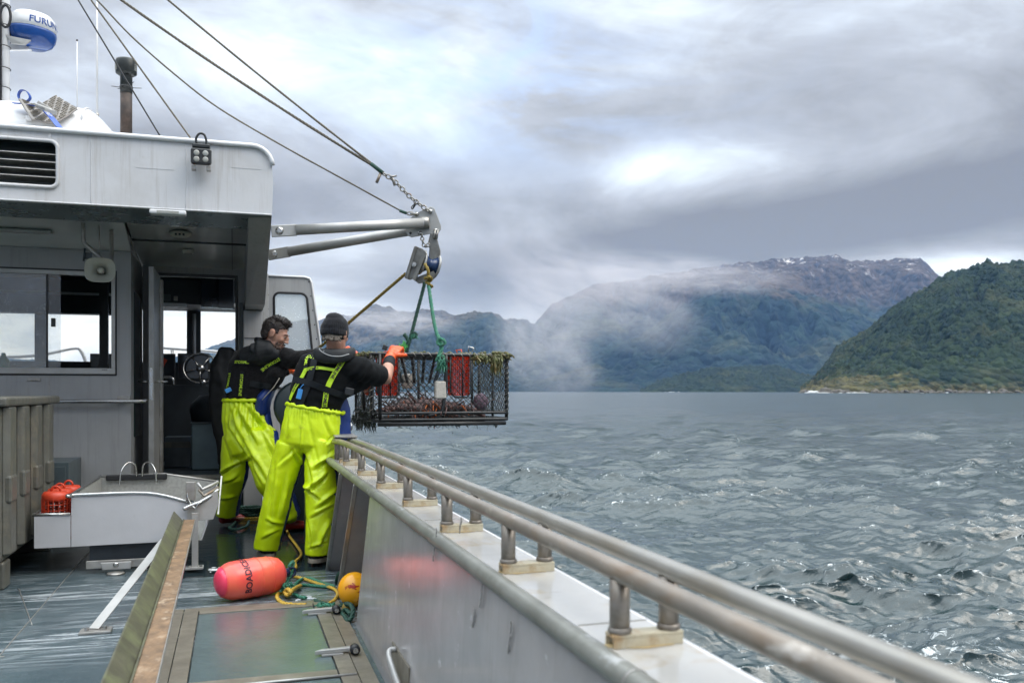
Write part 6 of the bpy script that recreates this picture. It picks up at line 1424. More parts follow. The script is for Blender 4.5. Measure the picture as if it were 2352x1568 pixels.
# trousers
b = MB(); HX = (CY, -SY, 0)
b.loft([(PD(723, 940, 6.16), .188, .130), (PD(716, 985, 6.16), .203, .148), (PD(712, 1018, 6.16), .205, .152)], ref=HX, n=28)
b.loft([(PD(672, 1020, 6.17), .105, .13), (PD(660, 1062, 6.17), .103, .12), (PD(642, 1120, 6.17), .100, .112), (PD(633, 1165, 6.17), .096, .105), (PD(622, 1215, 6.19), .092, .10), (PD(614, 1252, 6.21), .090, .096), (PD(613, 1261, 6.21), .090, .096)], ref=HX, n=22, round_ends=False)
b.loft([(PD(748, 1015, 6.14), .098, .13), (PD(737, 1062, 6.12), .107, .122), (PD(739, 1115, 6.08), .114, .118), (PD(738, 1165, 6.05), .106, .108), (PD(733, 1220, 6.03), .090, .10), (PD(729, 1262, 6.03), .081, .090), (PD(729, 1272, 6.03), .081, .090)], ref=HX, n=22, round_ends=False)
me = remesh(b, .0085, 5)
two_tone(me, V((CY * .62 + SY * .78, -SY * .62 + CY * .78, 0)), .38)
displace(me, folds(1, .009))
displace(me, creases([(731, 1167, 776, 1122, 5, .020), (692, 1119, 736, 1146, 5, .018), (706, 1132, 750, 1088, 5.5, .018), (722, 1076, 772, 1048, 6, .018), (715, 1185, 772, 1160, 5, .012),
    (734, 1252, 764, 1200, 6, .018), (712, 1262, 752, 1240, 4, .010), (704, 1190, 716, 1262, 5, .010), (668, 1030, 692, 1066, 5, .016), (630, 1069, 622, 1191, 7, .012), (655, 1090, 643, 1180, 6, .012),
    (771, 1001, 748, 1018, 4, .010), (776, 1028, 752, 1046, 4, .012), (698, 1040, 720, 1120, 6, .012), (674, 1030, 640, 1070, 5, .009), (612, 1196, 648, 1204, 5, .010), (602, 1235, 640, 1222, 5, .008), (693, 945, 690, 1050, 2.0, .007), (665, 950, 655, 1000, 5, .006), (745, 955, 760, 1000, 6, .006)]))
wz = PD(722, 946, 6.0).z
def elastic(c, n):
    e = math.exp(-((c.z - (wz + .05 * 0)) / .035) ** 2); a = math.atan2(c.y - hip.y, c.x - hip.x)
    seam = -.006 * math.exp(-((c.x - hip.x + .22 * (c.z - hip.z) + .02) / .010) ** 2) * (1 if c.y < hip.y and .62 < c.z < 1.0 else 0)
    return e * .007 * math.sin(a * 38) + seam
displace(me, elastic)
tro = place('trousers', me, ['hivis', 'blue_oil'], pm)
b = MB(); n_ = 44; cw = PD(724, 936, 6.16)
for rr_k, zz in ((0, 0), (1, .02)):
    pass
pts = []
for k in range(n_):
    a = 2 * math.pi * k / n_; pts.append(cw + V((CY, -SY, 0)) * math.cos(a) * .192 + V((SY, CY, 0)) * math.sin(a) * .132 + V((0, 0, -.034 * math.cos(a) - .004 + .004 * math.sin(k * 2.3))))
b.tube(pts, [.013 + .004 * math.sin(k * 1.9) for k in range(n_)], 8, closed=True, caps=False); obj('waistband', b, 'hivis', pm)
# blue bib front (seen at the right flank)
b = MB(); b.loft([(PD(780, 912, 6.2), .030, .05), (PD(779, 940, 6.2), .034, .08), (PD(774, 1000, 6.2), .036, .10), (PD(766, 1050, 6.2), .032, .09)], ref=(0, 1, 0), n=14); me = remesh(b, .012, 3); displace(me, folds(4, .008)); obj_ = place('bib_front', me, 'blue_oil', pm)
# boots
for nm, a_, hd in (('boot', aL, V((-.15, 1, 0))), ('boot', aR, V((.5, .9, 0)))):
    b = MB(); boot(b, V((a_.x, a_.y + .01, a_.z)), hd, w=.056, sole=.012); me = remesh(b, .009, 2); bo = place('boot', me, 'boot', pm)
    b = MB(); h = hd.normalized(); s_ = h.cross(V((0, 0, 1))); base = V((a_.x, a_.y + .01, 0)); pl_ = [base + h * math.cos(t) * (.135 if math.cos(t) > 0 else .125) + h * .03 + s_ * math.sin(t) * .064 for t in np.linspace(0, 2 * math.pi, 22)[:-1]]
    b.prism([p + V((0, 0, .001)) for p in pl_], (0, 0, .028)); obj('sole', b, 'sole', bo, bevel=.004)
# shirt
b = MB()
b.loft([(PD(720, 948, 6.17), .178, .128), (PD(727, 912, 6.17), .188, .135), (PD(742, 875, 6.17), .205, .142), (PD(757, 845, 6.16), .205, .135), (PD(766, 820, 6.13), .115, .105), (PD(769, 808, 6.12), .078, .08)], ref=HX, n=26)
b.loft([(PD(795, 842, 6.15), .085, .10), (sh_r, .088, .095), (PD(848, 855, 6.20), .086, .090), (PD(866, 862, 6.26), .080, .084), (PD(874, 865, 6.29), .078, .082)], ref=(0, 0, 1), n=18, round_ends=False)
b.loft([(PD(735, 842, 6.15), .085, .10), (PD(712, 848, 6.13), .085, .095), (sh_l.lerp(elL, .5) + V((0, .05, 0)), .08, .085)], ref=(0, 0, 1), n=18)
b.loft([(PD(790, 885, 6.18), .09, .10), (PD(835, 868, 6.22), .075, .08)], ref=(0, 0, 1), n=14)
me = remesh(b, .010, 4); displace(me, folds(7, .010, knee=[(PD(830, 870, 6.05), .12, .006, -1.2), (PD(740, 920, 6.0), .14, .005, .2)]))
shirt = me.copy(); bv = tree_of(me); sh_o = place('shirt', me, 'tee', pm)
# life-vest collar with pale piping
b = MB(); cpts = []
for k in range(24):
    a = R(-200 + 220 * k / 23 + 90); cpts.append(PD(768, 806, 6.11) + V((CY, -SY, 0)) * math.sin(R(-115 + 230 * k / 23)) * .118 + V((SY, CY, 0)) * -math.cos(R(-115 + 230 * k / 23)) * .112 + V((0, 0, -.01 - .03 * math.cos(R(-115 + 230 * k / 23)))))
b.loft([(p,   .052 * min(1, .55 + .45 * math.sin(math.pi * i / 23)), .026) for i, p in enumerate(cpts)], ref=(0, 0, 1), n=12); me = remesh(b, .008, 3); cv = tree_of(me); displace(me, folds(9, .005)); obj_c = place('vest_collar', me, 'vest', pm)
MT['piping'] = mat('pale_grey_piping', (.30, .31, .31), .6)
P = conform(cv, resample(smooth_path([PD(u, v, 5.9) for u, v in [(729, 790), (733, 801), (743, 810), (760, 817), (782, 818), (801, 813)]], 5), .012), .002)
b = MB(); b.tube([p for p, _ in P], .004, 6); obj('piping', b, 'piping', obj_c)
# braces
strap('brace', bv, [(799, 815), (784, 834), (770, 854), (760, 872), (752, 890), (748, 910), (745, 934)], 5.9, .035, 'hivis2', pm, off=.006, text='STORMLINE', tsize=.95, tpos=.14, tm='ink', trep=2, tgap=.06)
strap('brace', bv, [(708, 806), (706, 825), (703, 846)], 5.95, .030, 'web', pm, off=.006, text='STORML', tsize=1.1, tpos=.08, tm='hivis2')
strap('brace', bv, [(701, 850), (716, 846), (735, 845), (757, 848), (769, 850)], 5.95, .020, 'hivis2', pm, off=.009, text='STORMLINE', tsize=.8, tpos=.1, tm='ink')
strap('brace', bv, [(703, 850), (694, 868), (683, 884), (674, 902), (668, 918)], 5.95, .028, 'hivis2', pm, off=.006, text='STORMLINE', tsize=.8, tpos=.25, tm='ink')
strap('harness_strap', bv, [(727, 810), (721, 840), (713, 868), (704, 895), (694, 918), (686, 934)], 5.9, .046, 'web', pm, off=.008)
strap('harness_strap', bv, [(676, 872), (700, 876), (730, 885), (765, 899), (795, 909), (812, 914)], 5.9, .042, 'web', pm, off=.011)
b = MB(); p = conform(bv, [PD(806, 912, 6)], .014)[0][0]; b.box(p, (.06, .03, .05), Rm(12, 'Y')); obj('buckle', b, 'black', pm, bevel=.006)
p = conform(bv, [PD(692, 905, 6)], .02)[0][0]
b = MB(); b.box(p, (.034, .008, .07), Rm(15, 'Y')); tg = obj('tag', b, 'blue_tag', pm, bevel=.004)
b = MB(); b.tube(smooth_path([p + V((0, 0, .03)), p + V((.02, -.01, .06)), p + V((.045, -.005, .065)), p + V((.06, 0, .05))], 4), .003, 5); obj('tag_cord', b, 'blue_tag', tg)
# beanie with knitted ribs, hair, gloves
b = MB(); b.ell(HC + Hrot @ V((0, -.012, .040)), .0865, .104, .094, Hrot, n=24, m=16); b.ell(HC + Hrot @ V((0, -.02, .10)), .060, .072, .045, Hrot, n=20, m=12)
b.loft([(HC + Hrot @ V((0, -.014, -.012)), .086, .103), (HC + Hrot @ V((0, -.014, .05)), .087, .104)], ref=tuple(Hrot @ V((1, 0, 0))), n=30, round_ends=False)
me = remesh(b, .006, 4); Hi = Hrot.inverted()
def knit(c, n):
    l = Hi @ (c - HC); a = math.atan2(l.y, l.x); return .0016 * math.sin(a * 46) + .004 * mnoise.noise(l * 18) + (.003 if l.z < .02 else 0)
displace(me, knit); place('beanie', me, 'beanie', pm)
b = MB()
for k in range(70):
    a = R(rng.uniform(195, 345)); z = rng.uniform(-.052, -.018); q = V((math.cos(a) * .075, math.sin(a) * .094 - .012, z)); b.ell(HC + Hrot @ (q * .95), .009, .007, .010, n=6, m=4)
me = remesh(b, .004, 1); displace(me, lambda c, n: .003 * mnoise.noise(c * 90)); place('hair', me, 'hair_grey', pm)
def glove(person, wr, pd, cd, side, fore, curl=(32, 58, 42), cuff=True):
    b = MB(); hand_mb(b, wr, pd, 0, cd, 1.17, thumb_side=side, curl=curl, spread=.0195); me = remesh(b, .0050, 2); displace(me, lambda c, n: .002 + .0018 * mnoise.noise(c * 60)); g_ = place('glove', me, 'glove', person)
    b = MB(); dd = (wr - fore).normalized()
    b.loft([(wr - dd * .03, .046, .042), (wr + dd * .01, .040, .036), (wr + dd * .04, .046, .034)], ref=(0, 0, 1), n=16); me = remesh(b, .007, 2); displace(me, lambda c, n: .004 * ridge(c * 14)); place('glove_cuff', me, 'glove', g_)
    if cuff: b = MB(); b.loft([(wr - dd * .095, .049, .046), (wr - dd * .05, .046, .043), (wr - dd * .015, .047, .042)], ref=(0, 0, 1), n=18); me = remesh(b, .008, 2); place('wrist_band', me, 'web', person)
glove(pm, wrR, PD(911, 797, 6.56) - wrR, V((.15, .6, -.8)), -1, elR)
glove(pm, wrL, V((.8, .5, 0)), V((0, .3, -1)), 1, elL, cuff=False)
p = PD(884, 798, 6.5); b = MB(); b.box(p, (.035, .02, .035), Rm(20, 'Y')); obj('cuff_tab', b, 'black', pm, bevel=.004)

# ---------------- bare-headed man (farther)
d1 = 7.5; PB = lambda u, v, d=7.5: PD(u, v, d)
p1 = thing('person', 'bare-headed man with short dark hair in black fleece and yellow-green oilskin trousers leaning right', 'man', (PB(590, 1190).x, PB(590, 1190).y, 0))
HC1 = PB(632, 768, 7.38); H1 = Matrix.Rotation(-YAW - R(90), 3, 'Z') @ Rm(-20, 'X') @ Rm(-4, 'Y')
b, P1_ = head_mb(HC1, H1, 1.12)
b.loft([(HC1 + V((-.02, 0, -.04)), .066, .068), (PB(618, 800), .064, .066), (PB(608, 822), .08, .08)], n=16)
hip1 = PB(568, 950)
b.loft([(hip1, .150, .115), (PB(568, 910), .16, .12), (PB(582, 868), .18, .13), (PB(598, 828), .17, .11), (PB(606, 812), .09, .08)], ref=HX, n=22)
kL1, aL1 = PB(541, 1088, 7.55), PB(524, 1180, 7.85); kR1, aR1 = PB(617, 1105, 7.3), PB(664, 1190, 7.45)
for (h_, k_, a_) in ((PB(550, 985, 7.55), kL1, aL1), (PB(590, 992, 7.56), kR1, aR1)):
    b.loft([(h_, .072, .075), (h_.lerp(k_, .6), .06, .065), (k_, .052, .056), (k_.lerp(a_, .3), .055, .06), (a_, .038, .042)], ref=HX, n=14)
    b.loft([(a_ + V((-.01, -.03, -.02)), .035, .03), (a_ + V((.06, .03, -.045)), .04, .025), (a_ + V((.13, .06, -.055)), .035, .02)], n=12)
sR1 = PB(648, 822, 7.45); eR1 = PB(705, 824, 7.35); wR1 = PB(792, 808, 7.35)
b.loft([(PB(620, 826, 7.48), .075, .08), (sR1, .07, .075), (sR1.lerp(eR1, .5), .058, .06), (eR1, .047, .048), (wR1, .03, .028)], ref=(0, 0, 1), n=16)
sL1 = PB(556, 826, 7.6); eL1 = PB(590, 880, 7.85); wL1 = PB(660, 850, 7.9)
b.loft([(PB(580, 826, 7.55), .075, .08), (sL1, .068, .075), (sL1.lerp(eL1, .5), .056, .058), (eL1, .047, .048), (wL1, .03, .028)], ref=(0, 0, 1), n=16)
hand_mb(b, wR1, V((.92, .35, -.05)), 0, V((.1, .3, -1)), 1.0, thumb_side=-1); hand_mb(b, wL1, V((.9, .3, 0)), 0, V((0, .2, -1)), 1.0)
me = remesh(b, .0062, 2); b1 = place('body', me, 'skin', p1)
for q in (-1, 1):
    b = MB(); b.ell(P1_(q * .030, .0815, .004), .0095, .010, .0055, n=10, m=8); e = obj('eye', b, 'white_clean', b1)
    b = MB(); b.ell(P1_(q * .030, .0915, .0025), .0052, .003, .0050, n=8, m=6); obj('iris', b, 'hair', b1)
    b = MB(); b.loft([(P1_(q * .016, .093, .020), .002, .002), (P1_(q * .030, .094, .026), .0035, .003), (P1_(q * .048, .082, .023), .002, .002)], n=8); obj('eyebrow', b, 'hair', b1)
    b = MB(); b.loft([(P1_(q * .018, .088, .009), .002, .003), (P1_(q * .031, .093, .0115), .0035, .003), (P1_(q * .045, .083, .008), .002, .003)], n=8); obj('eyelid', b, 'skin', b1)
# short hair, faded sides, stubble and moustache
b = MB(); b.ell(P1_(0, -.014, .038), .0860, .1085, .0945, H1, n=28, m=18); b.ell(P1_(0, .042, .100), .060, .052, .034, H1); b.ell(P1_(0, .0, .112), .062, .080, .030, H1); b.ell(P1_(0, -.02, -.01), .080, .098, .07, H1, n=24, m=14)
me = remesh(b, .0055, 2); H1i = H1.inverted()
bmh = bmesh.new(); bmh.from_mesh(me)
dele = [v for v in bmh.verts if (lambda l: (l.z < (.004 if l.y < .035 else .045 + .5 * (l.y - .035)) + .010 * mnoise.noise(l * 60)) and not (l.y < -.030 and l.z > -.055 + .3 * (l.y + .03)))((H1i @ (v.co - HC1)) / 1.12)]
bmesh.ops.delete(bmh, geom=dele, context='VERTS'); bmh.to_mesh(me); bmh.free()
displace(me, lambda c, n: .004 * mnoise.noise(c * 42) + .006 * max(0, mnoise.noise(c * 24)) * (1 if (c.z - HC1.z) > .08 else .3)); tuft = MB(); vl = [(v.co.copy(), v.normal.copy()) for v in me.vertices]; rt = random.Random(2)
for k in range(900):
    c_, n_ = vl[rt.randrange(len(vl))]; top = max(.25, min(1, (c_.z - HC1.z - .02) / .08))
    if n_.dot(c_ - HC1) < 0: continue
    L_ = .017 * top * rt.uniform(.5, 1.1); d_ = (n_ + V((rt.gauss(0, .5), rt.gauss(0, .5), rt.gauss(0, .35)))).normalized(); tuft.tube([c_ - n_ * .002, c_ + d_ * L_ * .6, c_ + d_ * L_ + V((.003, 0, -.002))], [.0022, .0016, .0004], 3, sm=False)
hr1 = place('hair', me, 'hair', p1); obj('hair_tufts', tuft, 'hair', p1, kind='stuff', recalc=False)
s_ = hr1.modifiers.new('solid', 'SOLIDIFY'); s_.thickness = .004
b = MB()
for k in range(140):
    a = rng.uniform(-1, 1); z = rng.uniform(-.105, -.045); x = math.sin(a * 1.35) * .056; y = .028 + math.cos(a * 1.35) * .056
    if abs(x) < .03 and -.075 < z < -.048: continue
    b.ell(P1_(x, y * (1 if z > -.09 else .9), z), .007, .006, .007, n=6, m=4)
me = remesh(b, .004, 2); place('beard', me, 'stubble', p1)
b = MB(); b.loft([(P1_(-.026, .084, -.056), .004, .004), (P1_(-.012, .094, -.049), .006, .005), (P1_(.012, .094, -.049), .006, .005), (P1_(.026, .084, -.056), .004, .004)], ref=(0, 0, 1), n=8); obj('moustache', b, 'hair', p1)
# trousers
b = MB()
b.loft([(PB(565, 925), .185, .14), (PB(566, 960), .197, .155), (PB(572, 1000), .20, .16), (PB(582, 1030), .18, .15)], ref=HX, n=26)
b.loft([(PB(548, 1005, 7.55), .13, .14), (PB(542, 1055, 7.57), .122, .125), (PB(539, 1090, 7.58), .112, .115), (PB(530, 1130, 7.68), .098, .105), (PB(523, 1178, 7.8), .092, .10), (PB(523, 1184, 7.8), .092, .10)], ref=HX, n=22, round_ends=False)
b.loft([(PB(600, 1000, 7.45), .14, .14), (PB(607, 1055, 7.38), .13, .125), (PB(622, 1105, 7.33), .12, .115), (PB(650, 1150, 7.38), .11, .11), (PB(664, 1184, 7.42), .10, .10)], ref=HX, n=22)
me = remesh(b, .009, 5)
two_tone(me, V((CY * .93 + SY * .36, -SY * .93 + CY * .36, 0)), .62)
displace(me, folds(12, .009))
displace(me, creases([(545, 935, 585, 1015, 6, .020), (571, 935, 614, 1000, 6, .020), (528, 935, 545, 1010, 6, .014), (508, 1086, 542, 1070, 4, .020), (542, 1070, 578, 1048, 5, .018), (545, 979, 611, 1106, 6, .018), (525, 979, 578, 1058, 6, .016),
    (600, 985, 645, 1075, 6, .014), (512, 1110, 545, 1095, 5, .010), (505, 1150, 540, 1140, 5, .010), (575, 1050, 600, 1110, 5, .012), (520, 1010, 530, 1065, 6, .010), (640, 1110, 660, 1170, 5, .010)]))
wz1 = PB(565, 925).z
def pleat(c, n):
    t = max(0, min(1, (wz1 + .03 - c.z) / .35)); a = math.atan2(c.y - hip1.y, c.x - hip1.x); return .010 * (1 - t) * math.sin(a * 22 + mnoise.noise(c * 5) * 2) * (1 if c.z > wz1 - .33 else 0)
displace(me, pleat); t1_ = place('trousers', me, ['hivis', 'blue_oil'], p1)
b = MB(); cw = PB(565, 919); pts = [cw + V((CY, -SY, 0)) * math.cos(2 * math.pi * k / 44) * .183 + V((SY, CY, 0)) * math.sin(2 * math.pi * k / 44) * .14 for k in range(44)]
b.tube(pts, [.016 + .005 * math.sin(k * 2.1) for k in range(44)], 8, closed=True, caps=False); obj('waistband', b, 'hivis', p1)
b = MB(); b.loft([(PB(640, 862, 7.45), .012, .03), (PB(626, 885, 7.46), .035, .08), (PB(608, 912, 7.46), .06, .11), (PB(600, 945, 7.48), .06, .10)], ref=HX, n=18); me = remesh(b, .012, 3); displace(me, folds(14, .010)); place('bib_front', me, 'blue_oil', p1)
b = MB(); b.tube(resample([PB(642, 868, 7.3), PB(628, 890, 7.3), PB(611, 908, 7.32), PB(602, 918, 7.34)], .03), .004, 6); obj('bib_piping', b, 'cord', p1)
for a_, hd in ((aL1, V((.75, .5, 0))), (aR1, V((.95, .2, 0)))):
    b = MB(); boot(b, a_ + V((0, 0, .0)), hd, sole=-.01); me = remesh(b, .009, 2); place('boot', me, 'boot_red', p1)
# fleece top and arm
b = MB()
b.loft([(PB(565, 922), .168, .13), (PB(572, 885), .195, .145), (PB(585, 850), .215, .15), (PB(598, 825), .20, .14), (PB(604, 806), .12, .11)], ref=HX, n=26)
b.loft([(PB(618, 828, 7.48), .10, .11), (sR1 + V((0, 0, .005)), .092, .10), (PB(675, 826, 7.4), .080, .085), (eR1, .070, .072), (PB(745, 816, 7.35), .058, .058), (wR1 - V((.03, 0, 0)), .044, .044)], ref=(0, 0, 1), n=18)
b.loft([(PB(580, 832, 7.55), .10, .11), (sL1, .09, .095), (sL1.lerp(eL1, .5), .075, .08), (eL1, .066, .066), (wL1, .042, .042)], ref=(0, 0, 1), n=18)
b.loft([(PB(620, 880, 7.45), .08, .10), (PB(640, 850, 7.4), .07, .08)], ref=HX, n=14)
me = remesh(b, .011, 4); displace(me, folds(17, .013, knee=[(PB(640, 850, 7.25), .14, .008, -1)])); bv1 = tree_of(me); place('fleece', me, 'fleece', p1)
b = MB(); b.loft([(PB(588, 800, 7.32), .05, .06), (PB(572, 812, 7.38), .09, .08), (PB(600, 806, 7.34), .10, .085), (PB(620, 802, 7.34), .07, .06), (PB(634, 808, 7.34), .03, .03)], ref=(0, 0, 1), n=16); b.loft([(PB(560, 818, 7.42), .07, .06), (PB(600, 812, 7.36), .10, .08), (PB(638, 812, 7.36), .05, .05)], ref=(0, 0, 1), n=16)
cl_ = [PB(600, 788, 7.44) + V((math.cos(a) * .088, math.sin(a) * .085, .02 * math.cos(a) * -1.2)) for a in np.linspace(0, 2 * math.pi, 20)[:-1]]
b.tube([p + V((.055, 0, -.0)) for p in cl_], .026, 10, closed=True, caps=False)
me = remesh(b, .008, 3); displace(me, folds(19, .006)); place('hood', me, 'vest', p1)
kw = dict(text='STORMLINE', tm='hivis2')
strap('brace', bv1, [(646, 822), (628, 832), (612, 842), (600, 852)], 7.2, .040, 'web', p1, off=.006, tpos=.05, tsize=.9, **kw)
strap('brace', bv1, [(540, 832), (556, 832), (574, 833)], 7.2, .036, 'web', p1, off=.008, tpos=.06, tsize=.9, **kw)
strap('brace', bv1, [(558, 852), (556, 872), (554, 892), (552, 910)], 7.2, .036, 'web', p1, off=.006, tpos=.12, tsize=.95, **kw)
strap('brace', bv1, [(531, 852), (528, 872), (524, 892), (520, 906)], 7.2, .034, 'web', p1, off=.006, tpos=.08, tsize=.95, **kw)
strap('harness_strap', bv1, [(574, 880), (598, 884), (622, 888)], 7.2, .05, 'web', p1, off=.008)
p = conform(bv1, [PB(529, 896)], .02)[0][0]; b = MB(); b.box(p, (.05, .008, .035), Rm(-25, 'Y')); obj('tag', b, 'blue_tag', p1, bevel=.004)
glove(p1, wR1, V((.92, .35, -.05)), V((.1, .3, -1)), -1, eR1)
glove(p1, wL1, V((.9, .3, 0)), V((0, .2, -1)), 1, eL1)
# ================================================================ lobster pot
cg = thing('lobster_pot', 'rectangular black netted lobster pot full of crayfish hanging from green ropes', 'lobster pot', (1.5, 7.0, .9))
X0, X1, Y0, Y1, Z0, Z1 = .965, 2.02, 6.6, 7.42, .935, 1.425
zb = .845
def T(x, y, z):      # the pot hangs turned a few degrees
    c = V((1.49, 7.0, z)); q = V((x - 1.49, y - 7.0, 0)); a = R(2.0); return c + V((q.x * math.cos(a) - q.y * math.sin(a), q.x * math.sin(a) + q.y * math.cos(a), 0))
r = .0125
def rod(P, name='frame_bar', rr=r, m='cage', n=8):
    b = MB(); b.tube([T(*p) for p in P], rr, n); return obj(name, b, m, cg)
def rect(z, rr, name):
    c = .05; P = []
    for (x, y, a0) in ((X1 - c, Y1 - c, 0), (X0 + c, Y1 - c, 90), (X0 + c, Y0 + c, 180), (X1 - c, Y0 + c, 270)):
        for k in range(4): P.append(T(x + c * math.cos(R(a0 + 30 * k)), y + c * math.sin(R(a0 + 30 * k)), z))
    b = MB(); b.tube(P, rr, 8, closed=True, caps=False); obj(name, b, 'cage', cg)
rect(Z1, r, 'top_hoop'); rect(Z0 + .05, r, 'lower_hoop'); rect(Z0, r * 1.1, 'base_hoop')
for y, z in ((Y0 - .015, Z0 - .03), (Y1, Z0 - .03)):
    rod([(X0 + .03, y, z), (X1 - .03, y, z)], 'base_runner', .016)
for x in (X0 + .2, 1.49, X1 - .2): rod([(x, Y0, Z0 - .02), (x, Y1, Z0 - .02)], 'base_runner', .011)
for (x, y) in ((X0, Y0 + .05), (X1, Y0 + .05), (X0, Y1 - .05), (X1, Y1 - .05), (X0 + .05, Y0), (X0 + .06, Y1), (X1 - .05, Y1), (1.50, Y0), (1.50, Y1), (X1, 7.0), (X0, 7.0)):
    if y == Y0 and x == 1.50: rod(smooth_path([(x + .02, y, Z1), (x + .015, y, 1.2), (x - .01, y, 1.0), (x - .04, y, Z0 + .05), (x - .12, y, Z0 + .03)], 4), 'upright', .014)
    else: rod([(x, y, Z0), (x, y, Z1)], 'upright', .014 if y < 6.8 else .011)
# netting panels: diamond mesh of real twine
def net(o, du, dv, nu, nv, name='netting', r_=.0028, j=.12, sagk=.0):
    b = MB(); o, du, dv = V(o), V(du), V(dv); nn_ = du.cross(dv).normalized()
    def N(i, k):
        s = random.Random(i * 131 + k * 17 + nu); q = o + du * (i / nu) + dv * (k / nv)
        e = 1 if 0 < k < nv and 0 < i < nu else 0
        q += (du / nu * s.uniform(-j, j) + dv / nv * s.uniform(-j, j)) * e + nn_ * sagk * math.sin(math.pi * i / nu) * math.sin(math.pi * k / nv) * (1 + .4 * s.uniform(-1, 1)); return T(*q)
    for st in range(-nv, nu + nv + 1, 2):
        for sgn in (1, -1):
            pts = [(st + sgn * k, k) for k in range(nv + 1)]; seg = []
            for (i, k) in pts:
                if 0 <= i <= nu: seg.append(N(i, k))
                else:
                    if len(seg) > 1: b.tube(seg, r_, 3, sm=False)
                    seg = []
            if len(seg) > 1: b.tube(seg, r_, 3, sm=False)
    for i in range(1, nu):
        for k in range(1, nv):
            if (i + k) % 2 == 0: b.ell(N(i, k), r_ * 1.9, r_ * 1.9, r_ * 1.9, n=4, m=3)
    return obj(name, b, 'net', cg, kind='stuff', recalc=False)
net((X0, Y0, Z0 + .04), (X1 - X0, 0, 0), (0, 0, Z1 - Z0 - .04), 44, 18, sagk=-.012)
net((X0, Y1, Z0 + .04), (X1 - X0, 0, 0), (0, 0, Z1 - Z0 - .04), 40, 18, r_=.0026)
net((X1, Y0, Z0 + .04), (0, Y1 - Y0, 0), (0, 0, Z1 - Z0 - .04), 36, 20, sagk=-.015)
net((X0, Y0, Z0 + .04), (0, Y1 - Y0, 0), (0, 0, Z1 - Z0 - .04), 36, 20, sagk=.02)
net((X0, Y0, Z1), (X1 - X0, 0, 0), (0, Y1 - Y0, 0), 40, 30)
net((X0, Y0, Z0 + .01), (X1 - X0, 0, 0), (0, Y1 - Y0, 0), 44, 34, sagk=-.01)
# pale lashing cord wound round the bars
b = MB()
def wind(a, e, turns, rr):
    a, e = T(*a), T(*e); t = (e - a).normalized(); X = t.orthogonal().normalized(); Y = t.cross(X); n = turns * 8
    b.tube([a.lerp(e, k / n) + (X * math.cos(2 * math.pi * k / 8) + Y * math.sin(2 * math.pi * k / 8)) * rr for k in range(n + 1)], .0022, 4)
wind((X1, Y0 + .05, Z0 + .05), (X1, Y0 + .05, Z1), 11, .017); wind((X1, Y1 - .05, Z0 + .05), (X1, Y1 - .05, Z1), 9, .015); wind((X0, Y0 + .05, Z0 + .05), (X0, Y0 + .05, Z1), 9, .017)
wind((X0 + .1, Y0, Z1), (X1 - .1, Y0, Z1), 14, .0155); wind((X0 + .06, Y1, Z0 + .05), (X0 + .06, Y1, Z1), 8, .015)
obj('lashing_cord', b, 'cord', cg, kind='stuff', recalc=False)
# entrance funnel: ring of bars hanging from the top
fc = V((1.40, 7.0, 0))
for k in range(14):
    a = 2 * math.pi * k / 14 + .2; b = MB()
    b.bar(T(fc.x + math.cos(a) * .21, fc.y + math.sin(a) * .21, Z1 - .01), T(fc.x + math.cos(a) * .135, fc.y + math.sin(a) * .135, 1.215), .020, .008, (math.cos(a), math.sin(a), 0)); obj('funnel_bar', b, 'black', cg)
b = MB(); b.tube([T(fc.x + math.cos(a) * .215, fc.y + math.sin(a) * .215, Z1 - .008) for a in np.linspace(0, 2 * math.pi, 29)[:-1]], .011, 8, closed=True, caps=False); obj('funnel_ring', b, 'cage', cg)
# red perforated bait baskets
def basket(cx, cy, z0, z1, w, d, label):
    t = thing('bait_basket', label, 'bait basket', T(cx, cy, z0), 'red bait baskets inside the hanging pot')
    def wall(p, du, nu, name):
        b = MB(); nv = 15; H = z1 - z0; p, du = V(p), V(du)
        for i in range(nu + 1): q = p + du * i / nu; b.bar(T(q.x, q.y, z0), T(q.x, q.y, z1), .006, .006) if i not in (0, nu) else b.bar(T(q.x, q.y, z0), T(q.x, q.y, z1), .010, .010)
        for k in range(nv + 1):
            z = z0 + H * k / nv; hh = .020 if k in (4, 5, 9, 10) else (.010 if k in (0, nv) else .006); b.bar(T(p.x, p.y, z), T(p.x + du.x, p.y + du.y, z), hh, .004, (0, 0, 1))
        obj(name, b, 'basket', t)
    wall((cx - w / 2, cy - d / 2, 0), (w, 0, 0), 9, 'mesh_wall'); wall((cx + w / 2, cy - d / 2, 0), (0, d, 0), 6, 'mesh_wall')
    wall((cx - w / 2, cy + d / 2, 0), (w, 0, 0), 9, 'mesh_wall'); wall((cx - w / 2, cy - d / 2, 0), (0, d, 0), 6, 'mesh_wall')
    b = MB(); b.box(T(cx, cy, z0), (w, d, .008)); obj('bottom', b, 'basket', t)
    b = MB(); b.tube([T(cx, cy, z1 + .01), T(cx - .02, cy, z1 + .05), T(cx + .02, cy, z1 + .055), T(cx + .03, cy, z1 + .01)], .006, 6); obj('handle', b, 'glove', t)
    b = MB(); P = [T(cx - w / 2 - .015, cy - d / 2 - .01, z1), T(cx - w / 2 - .015, cy - d / 2 - .01, z0 + .02), T(cx - w / 2 + .02, cy - d / 2 - .012, z0 - .018), T(cx + w / 2 - .02, cy - d / 2 - .012, z0 - .018), T(cx + w / 2 + .015, cy - d / 2 - .01, z0 + .02), T(cx + w / 2 + .015, cy - d / 2 - .01, z1)]
    b.tube(P, .007, 7); b.tube([T(cx + .015, cy - d / 2 - .014, z1), T(cx + .015, cy - d / 2 - .014, z0 - .015)], .006, 7); obj('holder', b, 'cage', cg)
